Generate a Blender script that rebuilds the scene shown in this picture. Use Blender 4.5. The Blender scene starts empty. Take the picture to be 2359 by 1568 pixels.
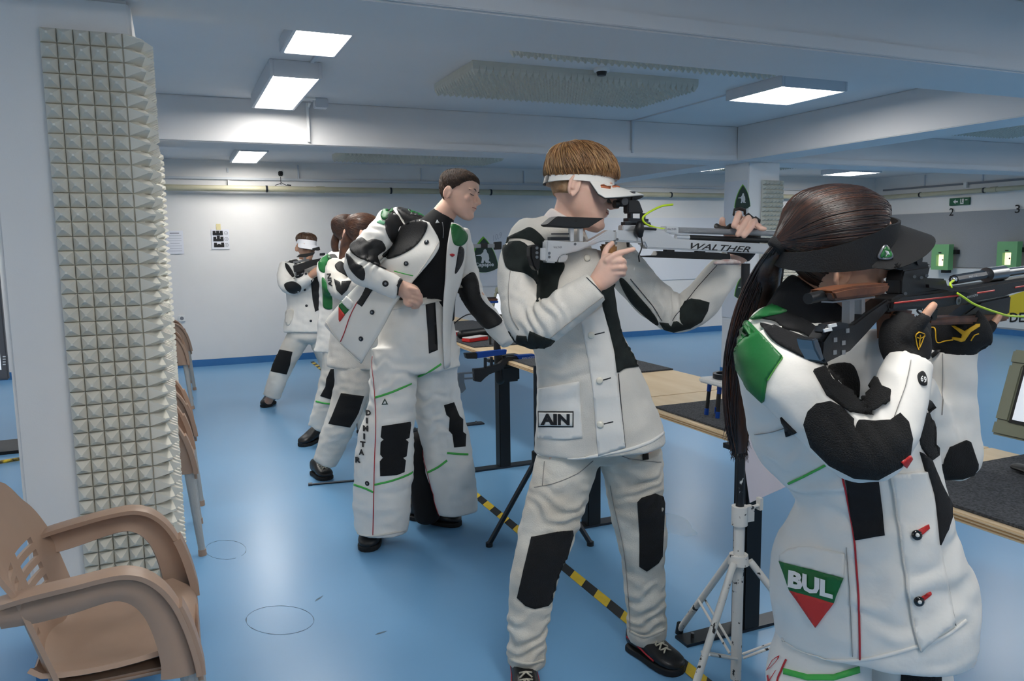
import bpy, bmesh, math, random
from mathutils import Vector, Matrix, noise
from mathutils.bvhtree import BVHTree
from mathutils.geometry import delaunay_2d_cdt, interpolate_bezier
random.seed(7)
SC = bpy.context.scene
COL = SC.collection
# ------------------------------------------------------------------ camera
W, H, F = 2359.0, 1568.0, 1795.0
HC = 1.45
YAW, PIT, ROL = math.radians(23.3), math.radians(7.1), math.radians(0.75)
CF = Vector((math.sin(YAW)*math.cos(PIT), math.cos(YAW)*math.cos(PIT), -math.sin(PIT)))
_r0 = Vector((math.cos(YAW), -math.sin(YAW), 0)); _u0 = _r0.cross(CF)
CU = _u0*math.cos(ROL) + _r0*math.sin(ROL); CR = _r0*math.cos(ROL) - _u0*math.sin(ROL)
CC = Vector((0, 0, HC))
cam = bpy.data.cameras.new('camera'); camo = bpy.data.objects.new('camera', cam); COL.objects.link(camo)
cam.sensor_width = 36.0; cam.lens = 36.0*F/W; cam.clip_start = 0.05
camo.matrix_world = Matrix(((CR.x, CU.x, -CF.x, 0), (CR.y, CU.y, -CF.y, 0), (CR.z, CU.z, -CF.z, HC), (0, 0, 0, 1)))
SC.camera = camo
# ------------------------------------------------------------------ world, exposure
wd = bpy.data.worlds.new('world'); SC.world = wd; wd.use_nodes = True
wd.node_tree.nodes['Background'].inputs[0].default_value = (0.6, 0.68, 0.8, 1)
wd.node_tree.nodes['Background'].inputs[1].default_value = 0.05
vs = SC.view_settings
vs.view_transform = 'Standard'; vs.look = 'None'; vs.gamma = 1.0; vs.use_curve_mapping = False
vs.exposure = 0.18
LAMP = 24.0
# ------------------------------------------------------------------ layout helpers
def ray(px, py): return CF + CR*((px-W/2)/F) - CU*((py-H/2)/F)
def onplane(px, py, ax, v):
    d = ray(px, py); return CC + d*((v-CC[ax])/d[ax])
NH = Vector((math.sin(YAW), math.cos(YAW), 0))
def at(px, py, n):            # point seen at a pixel, n metres ahead (horizontally) of the camera
    d = ray(px, py); return CC + d*(n/d.dot(NH))
# ------------------------------------------------------------------ materials
MATS = {}
def srgb(h):
    c = [int(h[i:i+2], 16)/255 for i in (0, 2, 4)]
    return tuple(x/12.92 if x <= .04045 else ((x+.055)/1.055)**2.4 for x in c) + (1,)
def mat(name, col, rough=.6, metal=0, var=0, vscale=8, bump=0, bscale=60, col2=None, spec=.5, sheen=0, coat=0, stretch=None, sss=0):
    if name in MATS: return MATS[name]
    m = bpy.data.materials.new(name); m.use_nodes = True; nt = m.node_tree; b = nt.nodes['Principled BSDF']
    c = srgb(col) if isinstance(col, str) else tuple(col)+(1,)
    b.inputs['Base Color'].default_value = c; b.inputs['Roughness'].default_value = rough; b.inputs['Metallic'].default_value = metal
    b.inputs['Specular IOR Level'].default_value = spec
    if sheen: b.inputs['Sheen Weight'].default_value = sheen
    if coat: b.inputs['Coat Weight'].default_value = coat; b.inputs['Coat Roughness'].default_value = .15
    if sss:
        b.inputs['Subsurface Weight'].default_value = sss; b.inputs['Subsurface Radius'].default_value = (.012, .005, .003); b.inputs['Subsurface Scale'].default_value = 1.0
    tc = None
    def coords(): 
        t = nt.nodes.new('ShaderNodeTexCoord')
        if stretch:
            mp = nt.nodes.new('ShaderNodeMapping'); mp.inputs['Scale'].default_value = stretch
            nt.links.new(t.outputs['Object'], mp.inputs[0]); return mp.outputs[0]
        return t.outputs['Object']
    if var or col2:
        tc = coords()
        n = nt.nodes.new('ShaderNodeTexNoise'); n.inputs['Scale'].default_value = vscale; n.inputs['Detail'].default_value = 5
        nt.links.new(tc, n.inputs['Vector'])
        r = nt.nodes.new('ShaderNodeValToRGB'); r.color_ramp.elements[0].position = .32; r.color_ramp.elements[1].position = .68
        if col2: d = srgb(col2) if isinstance(col2, str) else tuple(col2)+(1,)
        else: d = tuple(x*(1-var) for x in c[:3])+(1,)
        r.color_ramp.elements[0].color = d; r.color_ramp.elements[1].color = c
        nt.links.new(n.outputs['Fac'], r.inputs[0]); nt.links.new(r.outputs[0], b.inputs['Base Color'])
    if bump:
        tc = tc or coords()
        n2 = nt.nodes.new('ShaderNodeTexNoise'); n2.inputs['Scale'].default_value = bscale; n2.inputs['Detail'].default_value = 3
        nt.links.new(tc, n2.inputs['Vector'])
        bp = nt.nodes.new('ShaderNodeBump'); bp.inputs['Strength'].default_value = bump; bp.inputs['Distance'].default_value = .004
        nt.links.new(n2.outputs['Fac'], bp.inputs['Height']); nt.links.new(bp.outputs[0], b.inputs['Normal'])
    MATS[name] = m; return m
def emit(name, col, s):
    if name in MATS: return MATS[name]
    m = bpy.data.materials.new(name); m.use_nodes = True; nt = m.node_tree; b = nt.nodes['Principled BSDF']
    b.inputs['Base Color'].default_value = (.8, .8, .8, 1)
    b.inputs['Emission Color'].default_value = tuple(col)+(1,); b.inputs['Emission Strength'].default_value = s
    MATS[name] = m; return m
# ------------------------------------------------------------------ mesh helpers
class MB:
    def __init__(s): s.v = []; s.f = []
    def add(s, vs, fs):
        o = len(s.v); s.v += [Vector(v) for v in vs]; s.f += [[i+o for i in f] for f in fs]; return s
    def box(s, c, size, m=None):
        c = Vector(c); x, y, z = [k/2 for k in size]
        vs = [Vector((a*x, b*y, d*z)) for d in (-1, 1) for b in (-1, 1) for a in (-1, 1)]
        if m is not None: vs = [m @ v for v in vs]
        return s.add([c+v for v in vs], [(0, 2, 3, 1), (4, 5, 7, 6), (0, 1, 5, 4), (2, 6, 7, 3), (0, 4, 6, 2), (1, 3, 7, 5)])
    def rings(s, rings, cap=True, closed=False):
        o = len(s.v); n = len(rings[0])
        for r in rings: s.v += [Vector(p) for p in r]
        R = len(rings)
        for i in range(R if closed else R-1):
            for j in range(n):
                a = o+i*n+j; b = o+i*n+(j+1) % n; i2 = (i+1) % R
                s.f.append([a, b, o+i2*n+(j+1) % n, o+i2*n+j])
        if cap and not closed:
            s.f.append([o+j for j in range(n)][::-1]); s.f.append([o+(R-1)*n+j for j in range(n)])
        return s
    def tube(s, pts, rad, n=10, b=1.0, side=None, cap=True, round_ends=False):
        """tube through pts; rad number or list; b = ratio of second half-axis; side = preferred first-axis direction"""
        pts = [Vector(p) for p in pts]; k = len(pts)
        if not hasattr(rad, '__len__'): rad = [rad]*k
        bs = b if hasattr(b, '__len__') else [b]*k
        rings = []; prev = None
        def frame(i):
            nonlocal prev
            t = (pts[min(i+1, k-1)]-pts[max(i-1, 0)])
            if t.length < 1e-9: t = Vector((0, 0, 1))
            t.normalize()
            ref = Vector(side) if side is not None else prev
            if ref is None: ref = Vector((0, 0, 1)) if abs(t.z) < .9 else Vector((1, 0, 0))
            u = ref - t*ref.dot(t)
            if u.length < 1e-6: u = t.orthogonal()
            u.normalize(); prev = u
            return t, u, t.cross(u)
        for i in range(k):
            t, u, w = frame(i); ra = rad[i]; rb = ra*bs[i]
            if round_ends and i == 0:
                for q in (80, 50, 25):
                    a = math.radians(q); rings.append([pts[0]-t*(min(ra, rb)*math.sin(a)) + u*(ra*math.cos(a)*math.cos(2*math.pi*j/n)) + w*(rb*math.cos(a)*math.sin(2*math.pi*j/n)) for j in range(n)])
            rings.append([pts[i]+u*(ra*math.cos(2*math.pi*j/n))+w*(rb*math.sin(2*math.pi*j/n)) for j in range(n)])
            if round_ends and i == k-1:
                for q in (25, 50, 80):
                    a = math.radians(q); rings.append([pts[i]+t*(min(ra, rb)*math.sin(a)) + u*(ra*math.cos(a)*math.cos(2*math.pi*j/n)) + w*(rb*math.cos(a)*math.sin(2*math.pi*j/n)) for j in range(n)])
        return s.rings(rings, cap)
    def cyl(s, a, b, r, r2=None, n=14): return s.tube([a, b], [r, r if r2 is None else r2], n)
    def ball(s, c, r, n=12, m=None):
        c = Vector(c); r = r if hasattr(r, '__len__') else (r, r, r); rings = []
        for i in range(n//2+1):
            th = math.pi*(i+.04)/(n//2+.08)
            ring = []
            for j in range(n):
                p = Vector((r[0]*math.sin(th)*math.cos(2*math.pi*j/n), r[1]*math.sin(th)*math.sin(2*math.pi*j/n), r[2]*math.cos(th)))
                ring.append(c+(m @ p if m is not None else p))
            rings.append(ring)
        return s.rings(rings[::-1])
    def prism(s, poly, depth):        # poly: list of 3D points (planar), extruded by vector depth
        poly = [Vector(p) for p in poly]; n = len(poly); d = Vector(depth)
        return s.add(poly+[p+d for p in poly], [list(range(n))[::-1], list(range(n, 2*n))]+[[i, (i+1) % n, n+(i+1) % n, n+i] for i in range(n)])
def T(p):
    return Matrix.Translation(p)
def fin(o, parent):
    if parent is not None:
        o.parent = parent
        if parent.parent is None and 'world' in parent: o.matrix_parent_inverse = T(-parent.location)
    return o
def build(mb, name, m, parent=None, smooth=False, bev=0, segs=2, local=False):
    me = bpy.data.meshes.new(name); me.from_pydata([tuple(v) for v in mb.v], [], mb.f); 
    bm = bmesh.new(); bm.from_mesh(me)
    bmesh.ops.recalc_face_normals(bm, faces=bm.faces)
    if bev:
        es = [e for e in bm.edges if len(e.link_faces) == 2 and e.calc_face_angle(0) > .6]
        bmesh.ops.bevel(bm, geom=es, offset=bev, segments=segs, affect='EDGES', clamp_overlap=True)
    bm.to_mesh(me); bm.free()
    me.materials.append(m)
    if smooth:
        for p in me.polygons: p.use_smooth = True
        if smooth != 'all': me.set_sharp_from_angle(angle=math.radians(38))
    o = bpy.data.objects.new(name, me); COL.objects.link(o)
    return fin(o, parent)
def tag(o, label, cat, group=None, kind=None):
    if label: o['label'] = label
    if cat: o['category'] = cat
    if group: o['group'] = group
    if kind: o['kind'] = kind
    return o
def empty(name, loc, label=None, cat=None, group=None, world=True):
    o = bpy.data.objects.new(name, None); o.location = loc; o.empty_display_size = .1; COL.objects.link(o)
    if world: o['world'] = 1      # children are given in world coordinates
    return tag(o, label, cat, group)
def struct(mb, name, m, **k):
    o = build(mb, name, m, **k); o['kind'] = 'structure'; return o
def copytree(o, parent=None):
    c = o.copy(); COL.objects.link(c)
    if parent is not None: c.parent = parent
    for ch in o.children: copytree(ch, c)
    return c
def recenter(o, loc):
    loc = Vector(loc); o.data.transform(T(-loc)); o.location = loc; return o
# ------------------------------------------------------------------ shared materials
M_wall = mat('wall_paint', 'e6e4e2', .75, var=.03, vscale=3, bump=.06, bscale=220)
M_ceil = mat('ceiling_paint', 'd9d8d8', .8, var=.03, vscale=2, bump=.05, bscale=160)
M_foam = mat('acoustic_foam', 'e2ded2', .95, var=.06, vscale=14, bump=.1, bscale=300)
M_foamd = mat('acoustic_foam_grey', 'cbcabf', .95, var=.06, vscale=14, bump=.1, bscale=300)
M_base = mat('baseboard_blue', '3573ac', .45, var=.12, vscale=6)
M_white = mat('white_plastic', 'e6e6e4', .45)
M_lightframe = mat('lamp_frame', 'c9cdd2', .5)
M_black = mat('black_plastic', '0c0c0d', .45, bump=.05, bscale=300)
M_blackm = mat('black_powder_coat', '0a0b0d', .4, metal=.2, bump=.08, bscale=500)
M_steel = mat('brushed_steel', '8e9093', .3, metal=1, bump=.03, bscale=300)
M_darksteel = mat('dark_steel', '3c3f44', .35, metal=.9)
M_alu = mat('anodised_aluminium', 'd6d8da', .32, metal=.75, bump=.03, bscale=400)
M_pipe = mat('yellowed_pipe', 'b9b49a', .5, var=.1, vscale=5)
M_paper = mat('paper', 'e2e3ea', .8)
M_ink = mat('black_ink', '141416', .7)
M_gink = mat('grey_ink', '7d7f86', .7)
M_darkgreen = mat('logo_green', '2b3f36', .6)
M_lime = mat('logo_lime', '6cb52d', .6)
M_logo_w = mat('logo_white', 'd9dcdc', .6)
M_red = mat('red_plastic', 'c01f1d', .4)
M_blue = mat('blue_anodised', '1648a0', .35, metal=.4)
M_lens = mat('dark_glass', '08080a', .08, coat=.5)
M_lampglass = emit('lamp_diffuser', (1, .965, .91), LAMP)
# floor paint: blue epoxy with faint scuffs
M_floor = mat('floor_epoxy', '6a9ac2', .3, spec=.45)
nt = M_floor.node_tree; b = nt.nodes['Principled BSDF']
_tc = nt.nodes.new('ShaderNodeTexCoord'); _n = nt.nodes.new('ShaderNodeTexNoise'); _n.inputs['Scale'].default_value = 1.1; _n.inputs['Detail'].default_value = 2
nt.links.new(_tc.outputs['Object'], _n.inputs['Vector']); _mr = nt.nodes.new('ShaderNodeMapRange'); _mr.inputs['To Min'].default_value = .25; _mr.inputs['To Max'].default_value = .33
nt.links.new(_n.outputs['Fac'], _mr.inputs['Value']); nt.links.new(_mr.outputs[0], b.inputs['Roughness'])
# ------------------------------------------------------------------ room shell
YB, XR, XL, YN = 10.2, 11.35, -4.0, -3.2
ZC, ZC3, ZB = 2.57, 2.49, 2.235
def slab(x0, x1, y0, y1, z0, z1): return MB().box(((x0+x1)/2, (y0+y1)/2, (z0+z1)/2), (x1-x0, y1-y0, z1-z0))
struct(slab(XL-.2, XR+.2, YN-.2, YB+.2, -.1, 0), 'floor', M_floor)
struct(slab(XL-.2, XR+.2, YN-.2, 6.6, ZC, ZC+.1), 'ceiling', M_ceil)
struct(slab(XL-.2, XR+.2, 6.6, YB+.2, ZC3, ZC3+.1), 'ceiling', M_ceil)
struct(slab(XL-.2, XR+.2, YB, YB+.2, 0, ZC), 'wall_back', M_wall)
struct(slab(XR, XR+.2, YN, YB, 0, ZC), 'wall_right', M_wall)
struct(slab(XL-.2, XL, YN, YB, 0, ZC), 'wall_left', M_wall)
struct(slab(XL, XR, YN-.2, YN, 0, ZC), 'wall_near', M_wall)
struct(slab(XL, XR, YB-.014, YB, 0, .085), 'baseboard_back', M_base)
struct(slab(XR-.014, XR, YN, YB-.014, 0, .085), 'baseboard_right', M_base)
# beams: near face carries a shallow cable channel line and a slightly proud lower strip
def beam_x(y0, y1, z1):
    mb = slab(XL, XR, y0, y1, ZB, z1)
    return struct(mb, 'ceiling_beam', M_ceil, bev=.006)
beam_x(2.60, 3.05, ZC); beam_x(6.4, 6.82, ZC)
struct(slab(XL, XR, 2.588, 2.60, ZB+.006, ZB+.062), 'trim_1', M_ceil, bev=.003)
struct(slab(XL, XR, 6.388, 6.40, ZB+.006, ZB+.062), 'trim_2', M_ceil, bev=.003)
for y0, y1 in ((YN, 2.588), (3.05, 6.388), (6.82, YB)):
    struct(slab(5.22, 5.62, y0, y1, ZB+.004, ZC if y1 < 7 else ZC3), 'ceiling_beam', M_ceil, bev=.006)
# pillars
struct(slab(-.495, -.078, 2.87, 3.3, 0, ZB), 'pillar', M_wall, bev=.012, segs=3)
struct(slab(-.495, -.078, 6.42, 6.8, 0, ZB), 'pillar', M_wall, bev=.012, segs=3)
struct(slab(5.40, 5.80, 6.42, 6.80, 0, ZB), 'pillar', M_wall, bev=.006)
struct(slab(-.503, -.070, 2.862, 3.308, 0, .085), 'baseboard_pillar', M_base)
struct(slab(-.503, -.070, 6.412, 6.808, 0, .085), 'baseboard_pillar', M_base)
struct(slab(5.392, 5.808, 6.412, 6.808, 0, .085), 'baseboard_pillar', M_base)
# ------------------------------------------------------------------ acoustic foam
def foam_mesh(pathfn, nu, nv, cell, base, h):
    """pathfn(u, v, height) -> point; u along the sheet, v across"""
    mb = MB()
    for i in range(nu):
        for j in range(nv):
            u0, u1, v0, v1 = i*cell, (i+1)*cell, j*cell, (j+1)*cell; g = cell*.045
            c = [pathfn(u, v, base) for u, v in ((u0+g, v0+g), (u1-g, v0+g), (u1-g, v1-g), (u0+g, v1-g))]
            hh = h*random.uniform(.96, 1.03)
            um, vm = (u0+u1)/2, (v0+v1)/2; q = cell*.07
            t = [pathfn(u, v, base+hh) for u, v in ((um-q, vm-q), (um+q, vm-q), (um+q, vm+q), (um-q, vm+q))]
            low = [pathfn(u, v, base*.55) for u, v in ((u0, v0), (u1, v0), (u1, v1), (u0, v1))]
            mb.add(low+c+t, [(0, 1, 5, 4), (1, 2, 6, 5), (2, 3, 7, 6), (3, 0, 4, 7), (4, 5, 9, 8), (5, 6, 10, 9), (6, 7, 11, 10), (7, 4, 8, 11), (8, 9, 10, 11)])
    return mb
def corner_path(x0, yface, xside, z0, r):
    L1 = xside-r-x0; La = math.pi/2*(r)
    def f(u, v, hh):
        if u < L1: return Vector((x0+u, yface-hh, z0+v))
        if u < L1+La:
            a = (u-L1)/r; return Vector((xside-r+math.sin(a)*(r+hh), yface+r-math.cos(a)*(r+hh), z0+v))
        return Vector((xside+hh, yface+r+(u-L1-La), z0+v))
    return f
def foam_corner(x0, yface, xside, z0, nu, nv, label, cell=.0455):
    f = corner_path(x0, yface, xside, z0, .032)
    root = empty('acoustic_foam_panel', (x0, yface, z0), label, 'foam panel')
    build(foam_mesh(f, nu, nv, cell, .022, .034), 'pyramid_face', M_foam, root)
    # backing sheet with real thickness
    us = [i*cell/2 for i in range(nu*2+1)]; rings = []
    for u in us: rings.append([f(u, -.0, .001), f(u, nv*cell, .001), f(u, nv*cell, .0125), f(u, 0, .0125)])
    build(MB().rings(rings), 'foam_backing', M_foam, root)
    return root
foam_corner(-.335, 2.868, -.076, .125, 12, 44, 'tall cream pyramid acoustic foam wrapped round the near white pillar')
foam_corner(-.335, 6.418, -.076, .15, 12, 44, 'narrow strip of pyramid foam on the far pillar behind the near one')
def foam_flat(name, x0, x1, y0, y1, z, label, cell=.0455):
    nu, nv = int((x1-x0)/cell), int((y1-y0)/cell)
    f = lambda u, v, hh: Vector((x0+u, y0+v, z-hh))
    root = empty('ceiling_foam_panel', (x0, y0, z), label, 'foam panel')
    build(foam_mesh(f, nu, nv, cell, .05, .035), 'pyramid_face', M_foamd, root)
    build(MB().box((x0+nu*cell/2, y0+nv*cell/2, z-.0136), (nu*cell, nv*cell, .027)), 'foam_backing', M_foamd, root)
foam_flat('a', 1.76, 3.46, 4.64, 5.44, ZC, 'large grey foam panel on the ceiling between the square lamp and the long lamps')
foam_flat('b', 1.80, 3.66, 3.72, 4.22, ZC, 'strip of grey ceiling foam just behind the nearest cross beam')
foam_flat('c', 1.75, 3.62, 8.55, 9.25, ZC3, 'thin looking foam panel on the far ceiling near the back wall')
foam_flat('d', 6.45, 8.3, 4.95, 5.75, ZC, 'grey foam panel on the ceiling at the right edge of the picture')
foam_flat('e', 6.25, 7.8, 8.2, 9.0, ZC3, 'foam panel on the far ceiling right of the slim column')
# foam on the right column's near face
rc = empty('acoustic_foam_panel', (5.56, 6.418, .6), 'grey pyramid foam panel on the slim column behind the ponytail', 'foam panel')
build(foam_mesh(lambda u, v, hh: Vector((5.56+u, 6.418-hh, .6+v)), 6, 32, .0455, .02, .03), 'pyramid_face', M_foamd, rc)
build(MB().box((5.56+3*.0455, 6.412, .6+16*.0455), (6*.0455, .011, 32*.0455)), 'foam_backing', M_foamd, rc)
# foam lining low on the back wall behind that column
rc = empty('acoustic_foam_panel', (8.2, 10.19, .7), 'pale ribbed foam lining on the back wall beside the slim column', 'foam panel')
build(foam_mesh(lambda u, v, hh: Vector((8.2+u, 10.19-hh, .7+v)), 32, 24, .05, .02, .03), 'pyramid_face', M_foam, rc)
build(MB().box((8.2+.8, 10.185, .7+.6), (1.6, .01, 1.2)), 'foam_backing', M_foam, rc)
# ------------------------------------------------------------------ ceiling lamps
def lamp(x, y, sx, sy, z, label, t=.075):
    r = empty('ceiling_lamp', (x, y, z), label, 'ceiling lamp', 'surface mounted ceiling lamps')
    fr = MB(); w = .022
    fr.box((x-sx/2+w/2, y, z-t/2), (w, sy, t)); fr.box((x+sx/2-w/2, y, z-t/2), (w, sy, t))
    fr.box((x, y-sy/2+w/2, z-t/2), (sx-2*w, w, t)); fr.box((x, y+sy/2-w/2, z-t/2), (sx-2*w, w, t))
    fr.box((x, y, z-t*.2), (sx-2*w, sy-2*w, t*.3))
    build(fr, 'lamp_frame', M_lightframe, r, bev=.003)
    build(MB().box((x, y, z-t+.012), (sx-2*w-.004, sy-2*w-.004, .012)), 'diffuser', M_lampglass, r)
lamp(.755, 3.95, .31, 1.2, ZC, 'long white ceiling lamp half hidden above the nearest beam')
lamp(.755, 5.62, .31, 1.2, ZC, 'long lit ceiling lamp above the aisle, nearer than the far one', t=.1)
lamp(.83, 9.25, .31, 1.2, ZC3, 'small looking lit ceiling lamp nearest the back wall above the aisle', t=.06)
lamp(4.2, 4.62, .6, .6, ZC, 'square lit ceiling lamp over the redhead shooter')
lamp(7.12, 4.62, .6, .6, ZC, 'square ceiling lamp cut off by the right edge of the picture')
lamp(9.4, 8.9, .6, .6, ZC3, 'thin looking lit lamp on the far ceiling over the target wall corner')
for x, y, s in ((.755, .7, (.31, 1.2)), (.755, -1.6, (.31, 1.2)), (4.2, .8, (.6, .6)), (4.2, -1.8, (.6, .6)), (7.12, .8, (.6, .6)), (9.6, 4.62, (.6, .6)), (-2.4, 4.6, (.31, 1.2)), (-2.4, .7, (.31, 1.2)), (9.6, .8, (.6, .6)), (5.0+1.6, 8.9, (.6, .6)), (-2.4, 8.9, (.31, 1.2))):
    lamp(x, y, s[0], s[1], ZC if y < 6 else ZC3, 'unseen ceiling lamp added to light the room')  # extra lamps out of view, added for the light they give the room
# ------------------------------------------------------------------ text and logos
def text2d(s, bold=0, shear=0, res=3):
    cu = bpy.data.curves.new('txt', 'FONT'); cu.body = s; cu.offset = bold; cu.shear = shear; cu.resolution_u = res; cu.fill_mode = 'FRONT'
    ob = bpy.data.objects.new('txt', cu); COL.objects.link(ob)
    dg = bpy.context.evaluated_depsgraph_get(); dg.update()
    me = bpy.data.meshes.new_from_object(ob.evaluated_get(dg))
    v = [(p.co.x, p.co.y) for p in me.vertices]; f = [list(p.vertices) for p in me.polygons]
    bpy.data.objects.remove(ob); bpy.data.curves.remove(cu); bpy.data.meshes.remove(me)
    x0, x1 = min(a for a, _ in v), max(a for a, _ in v); y0, y1 = min(b for _, b in v), max(b for _, b in v)
    return [((a-x0)/(x1-x0), (b-y0)/(y1-y0)) for a, b in v], f
def text_flat(s, origin, right, up, m, parent, name='lettering', bold=0, shear=0, lift=(0, 0, 0)):
    v, f = text2d(s, bold, shear); o = Vector(origin); r = Vector(right); u = Vector(up); L = Vector(lift)
    return build(MB().add([o+r*a+u*b+L for a, b in v], f), name, m, parent)
def poly_flat(pts2, origin, right, up, nrm, m, parent, name, t=.002):
    o = Vector(origin); r = Vector(right); u = Vector(up)
    return build(MB().prism([o+r*a+u*b for a, b in pts2], Vector(nrm)*t), name, m, parent)
def shield(n=7, k=1.0):
    c = [(.5, 1), (0, .1), (1, .1)]; out = []
    def arc(a, b, bul):
        mx, my = (a[0]+b[0])/2, (a[1]+b[1])/2; dx, dy = b[0]-a[0], b[1]-a[1]; nx, ny = dy, -dx
        for i in range(n):
            t = i/n; w = 4*t*(1-t)*bul; out.append((a[0]+dx*t-nx*w*-1, a[1]+dy*t-ny*w*-1))
    arc((.5, 1), (0, .12), .1); arc((0, .12), (1, .12), .12); arc((1, .12), (.5, 1), .1)
    return [(.5+(x-.5)*k, .42+(y-.42)*k) for x, y in out]
FIG = [(.05, .60), (.06, .57), (.30, .56), (.36, .50), (.34, .36), (.30, .30), (.44, .28), (.47, .36), (.50, .40), (.56, .30), (.80, .28), (.82, .32), (.72, .36), (.76, .46), (.72, .62), (.64, .70), (.62, .78), (.55, .84), (.46, .80), (.44, .72), (.36, .66), (.30, .62)]
def logo(origin, right, up, nrm, parent, text=True):
    n = Vector(nrm)
    poly_flat([(x-.02, y+.02) for x, y in shield(k=1.06)], origin, right, up, nrm, M_lime, parent, 'logo_edge', .001)
    poly_flat(shield(), Vector(origin)+n*.0008, right, up, nrm, M_darkgreen, parent, 'logo_shield', .0012)
    poly_flat([(.18+.66*x, .06+.75*y) for x, y in FIG], Vector(origin)+n*.002, right, up, nrm, M_logo_w, parent, 'logo_figure', .0008)
    if text: text_flat('Capapie', Vector(origin)+n*.003+Vector(right)*.16+Vector(up)*.14, Vector(right)*.68, Vector(up)*.15, M_logo_w, parent, 'logo_text', bold=.02)
X, Y, Z = Vector((1, 0, 0)), Vector((0, 1, 0)), Vector((0, 0, 1))
# ------------------------------------------------------------------ back wall fittings
pr = empty('heating_pipe', (4, 10.1, 2.13), 'long yellowed pipe running along the back wall below the ceiling', 'pipe')
build(MB().cyl((-3.9, 10.08, 2.15), (11.2, 10.08, 2.15), .036, n=16), 'pipe', M_pipe, pr, smooth=True)
for x in (1.1, 2.65, 4.05, 5.3, 7.0, 8.6): build(MB().box((x, 10.14, 2.15), (.02, .115, .012)).cyl((x-.012, 10.08, 2.15), (x+.012, 10.08, 2.15), .042), 'pipe_bracket', M_darksteel, pr)
for x in (1.75, 5.6): build(MB().cyl((x-.05, 10.08, 2.15), (x+.05, 10.08, 2.15), .041, n=16), 'pipe_sleeve', M_pipe, pr, smooth=True)
pr = empty('cable_trunking', (4, 10.15, 2.27), 'thin grey cable trunking along the back wall above the pipe', 'trunking')
build(MB().box((3.65, 10.18, 2.275), (15.1, .036, .028)), 'trunking', M_lightframe, pr, bev=.004)
for x in (.67, 1.5, 3.1, 4.6, 6.1): build(MB().box((x, 10.186, 2.375), (.016, .024, .17 if x != .67 else .05)), 'cable_drop', M_lightframe, pr)
build(MB().box((.67, 10.17, 2.22), (.02, .05, .075)), 'clip', M_white, pr)
pr = empty('wall_camera', (1.25, 10.08, 2.19), 'small black webcam with a tiny tripod standing on the back wall pipe', 'camera')
build(MB().box((1.27, 10.05, 2.335), (.055, .035, .06)), 'camera_body', M_black, pr, bev=.008)
build(MB().cyl((1.27, 10.031, 2.335), (1.27, 10.022, 2.335), .016), 'lens', M_lens, pr, smooth=True)
build(MB().cyl((1.27, 10.06, 2.30), (1.27, 10.07, 2.20), .004).cyl((1.27, 10.07, 2.22), (1.2, 10.06, 2.192), .004).cyl((1.27, 10.07, 2.23), (1.34, 10.07, 2.192), .004).cyl((1.34, 10.06, 2.2), (1.39, 10.06, 2.195), .008), 'tripod', M_darksteel, pr)
build(MB().box((1.27, 10.18, 2.38), (.07, .03, .06)), 'mount', M_white, pr, bev=.005)
# sheet with three black E signs
e0 = onplane(489, 574, 1, 10.195); e1 = onplane(527, 528, 1, 10.195); wS, hS = e1.x-e0.x, e1.z-e0.z
sh = empty('sight_chart', (e0.x, 10.19, e0.z), 'white sheet with three black E shapes taped to the back wall', 'poster')
build(MB().box((e0.x+wS/2, 10.192, e0.z+hS/2), (wS, .003, hS)), 'sheet', M_paper, sh)
build(MB().box((e0.x+wS*.42, 10.1885, e0.z+hS*1.12), (wS*.25, .002, hS*.3)), 'tape_strip', mat('masking_tape', 'ddd0a0', .7), sh)
for k in range(3):
    zb = e0.z+hS*(.70-.30*k); xb = e0.x+wS*(.07+.02*k); b = MB()
    b.box((xb+wS*.29, 10.189, zb+hS*.06), (wS*.58, .002, hS*.12))
    for q in range(3): b.box((xb+wS*(.09+.2*q), 10.189, zb+hS*(.17 if (q != 1 or k == 0) else (.20 if k == 1 else .14))), (wS*.17, .002, hS*(.12 if (q != 1 or k == 0) else (.17 if k == 1 else .06))))
    build(b, 'sight_symbol', M_ink, sh)
    n = 20; c = Vector((e0.x+wS*.83, 10.1895, zb+hS*.11)); r = wS*.11
    build(MB().rings([[c+X*(rr*math.cos(2*math.pi*j/n))+Z*(rr*math.sin(2*math.pi*j/n)) for j in range(n)] for rr in (r, r*.8)], cap=False), 'tick_circle', M_gink, sh)
    build(MB().cyl(c-X*r*.4, c+X*r*.1-Z*r*.4, r*.08, n=6).cyl(c+X*r*.1-Z*r*.4, c+X*r*.5+Z*r*.5, r*.08, n=6) if k == 0 else MB().cyl(c-X*r*.35-Z*r*.35, c+X*r*.35+Z*r*.35, r*.08, n=6).cyl(c-X*r*.35+Z*r*.35, c+X*r*.35-Z*r*.35, r*.08, n=6), 'tick_mark', M_gink, sh)
n0 = onplane(385, 585, 1, 10.195); n1 = onplane(421, 531, 1, 10.195)
sh = empty('notice_sheet', (n0.x, 10.19, n0.z), 'pale printed notice on the back wall beside the foam pillar', 'poster')
build(MB().box(((n0.x+n1.x)/2, 10.193, (n0.z+n1.z)/2), (n1.x-n0.x, .003, n1.z-n0.z)), 'sheet', M_paper, sh)
for k in range(8):
    build(MB().box(((n0.x+n1.x)/2+.0, 10.191, n1.z-.03-.03*k), ((n1.x-n0.x)*(.55 if k in (0, 4) else .78), .001, .006 if k else .011)), 'printed_line', M_gink if k == 0 else mat('pale_ink', 'b9bbc4', .8), sh)
o = onplane(419, 733, 1, 10.19)
so = empty('wall_socket', (o.x, 10.19, o.z), 'white wall socket on the back wall above the chairs', 'socket')
build(MB().box((o.x, 10.19, o.z), (.075, .018, .075)), 'plate', M_white, so, bev=.004)
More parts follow.
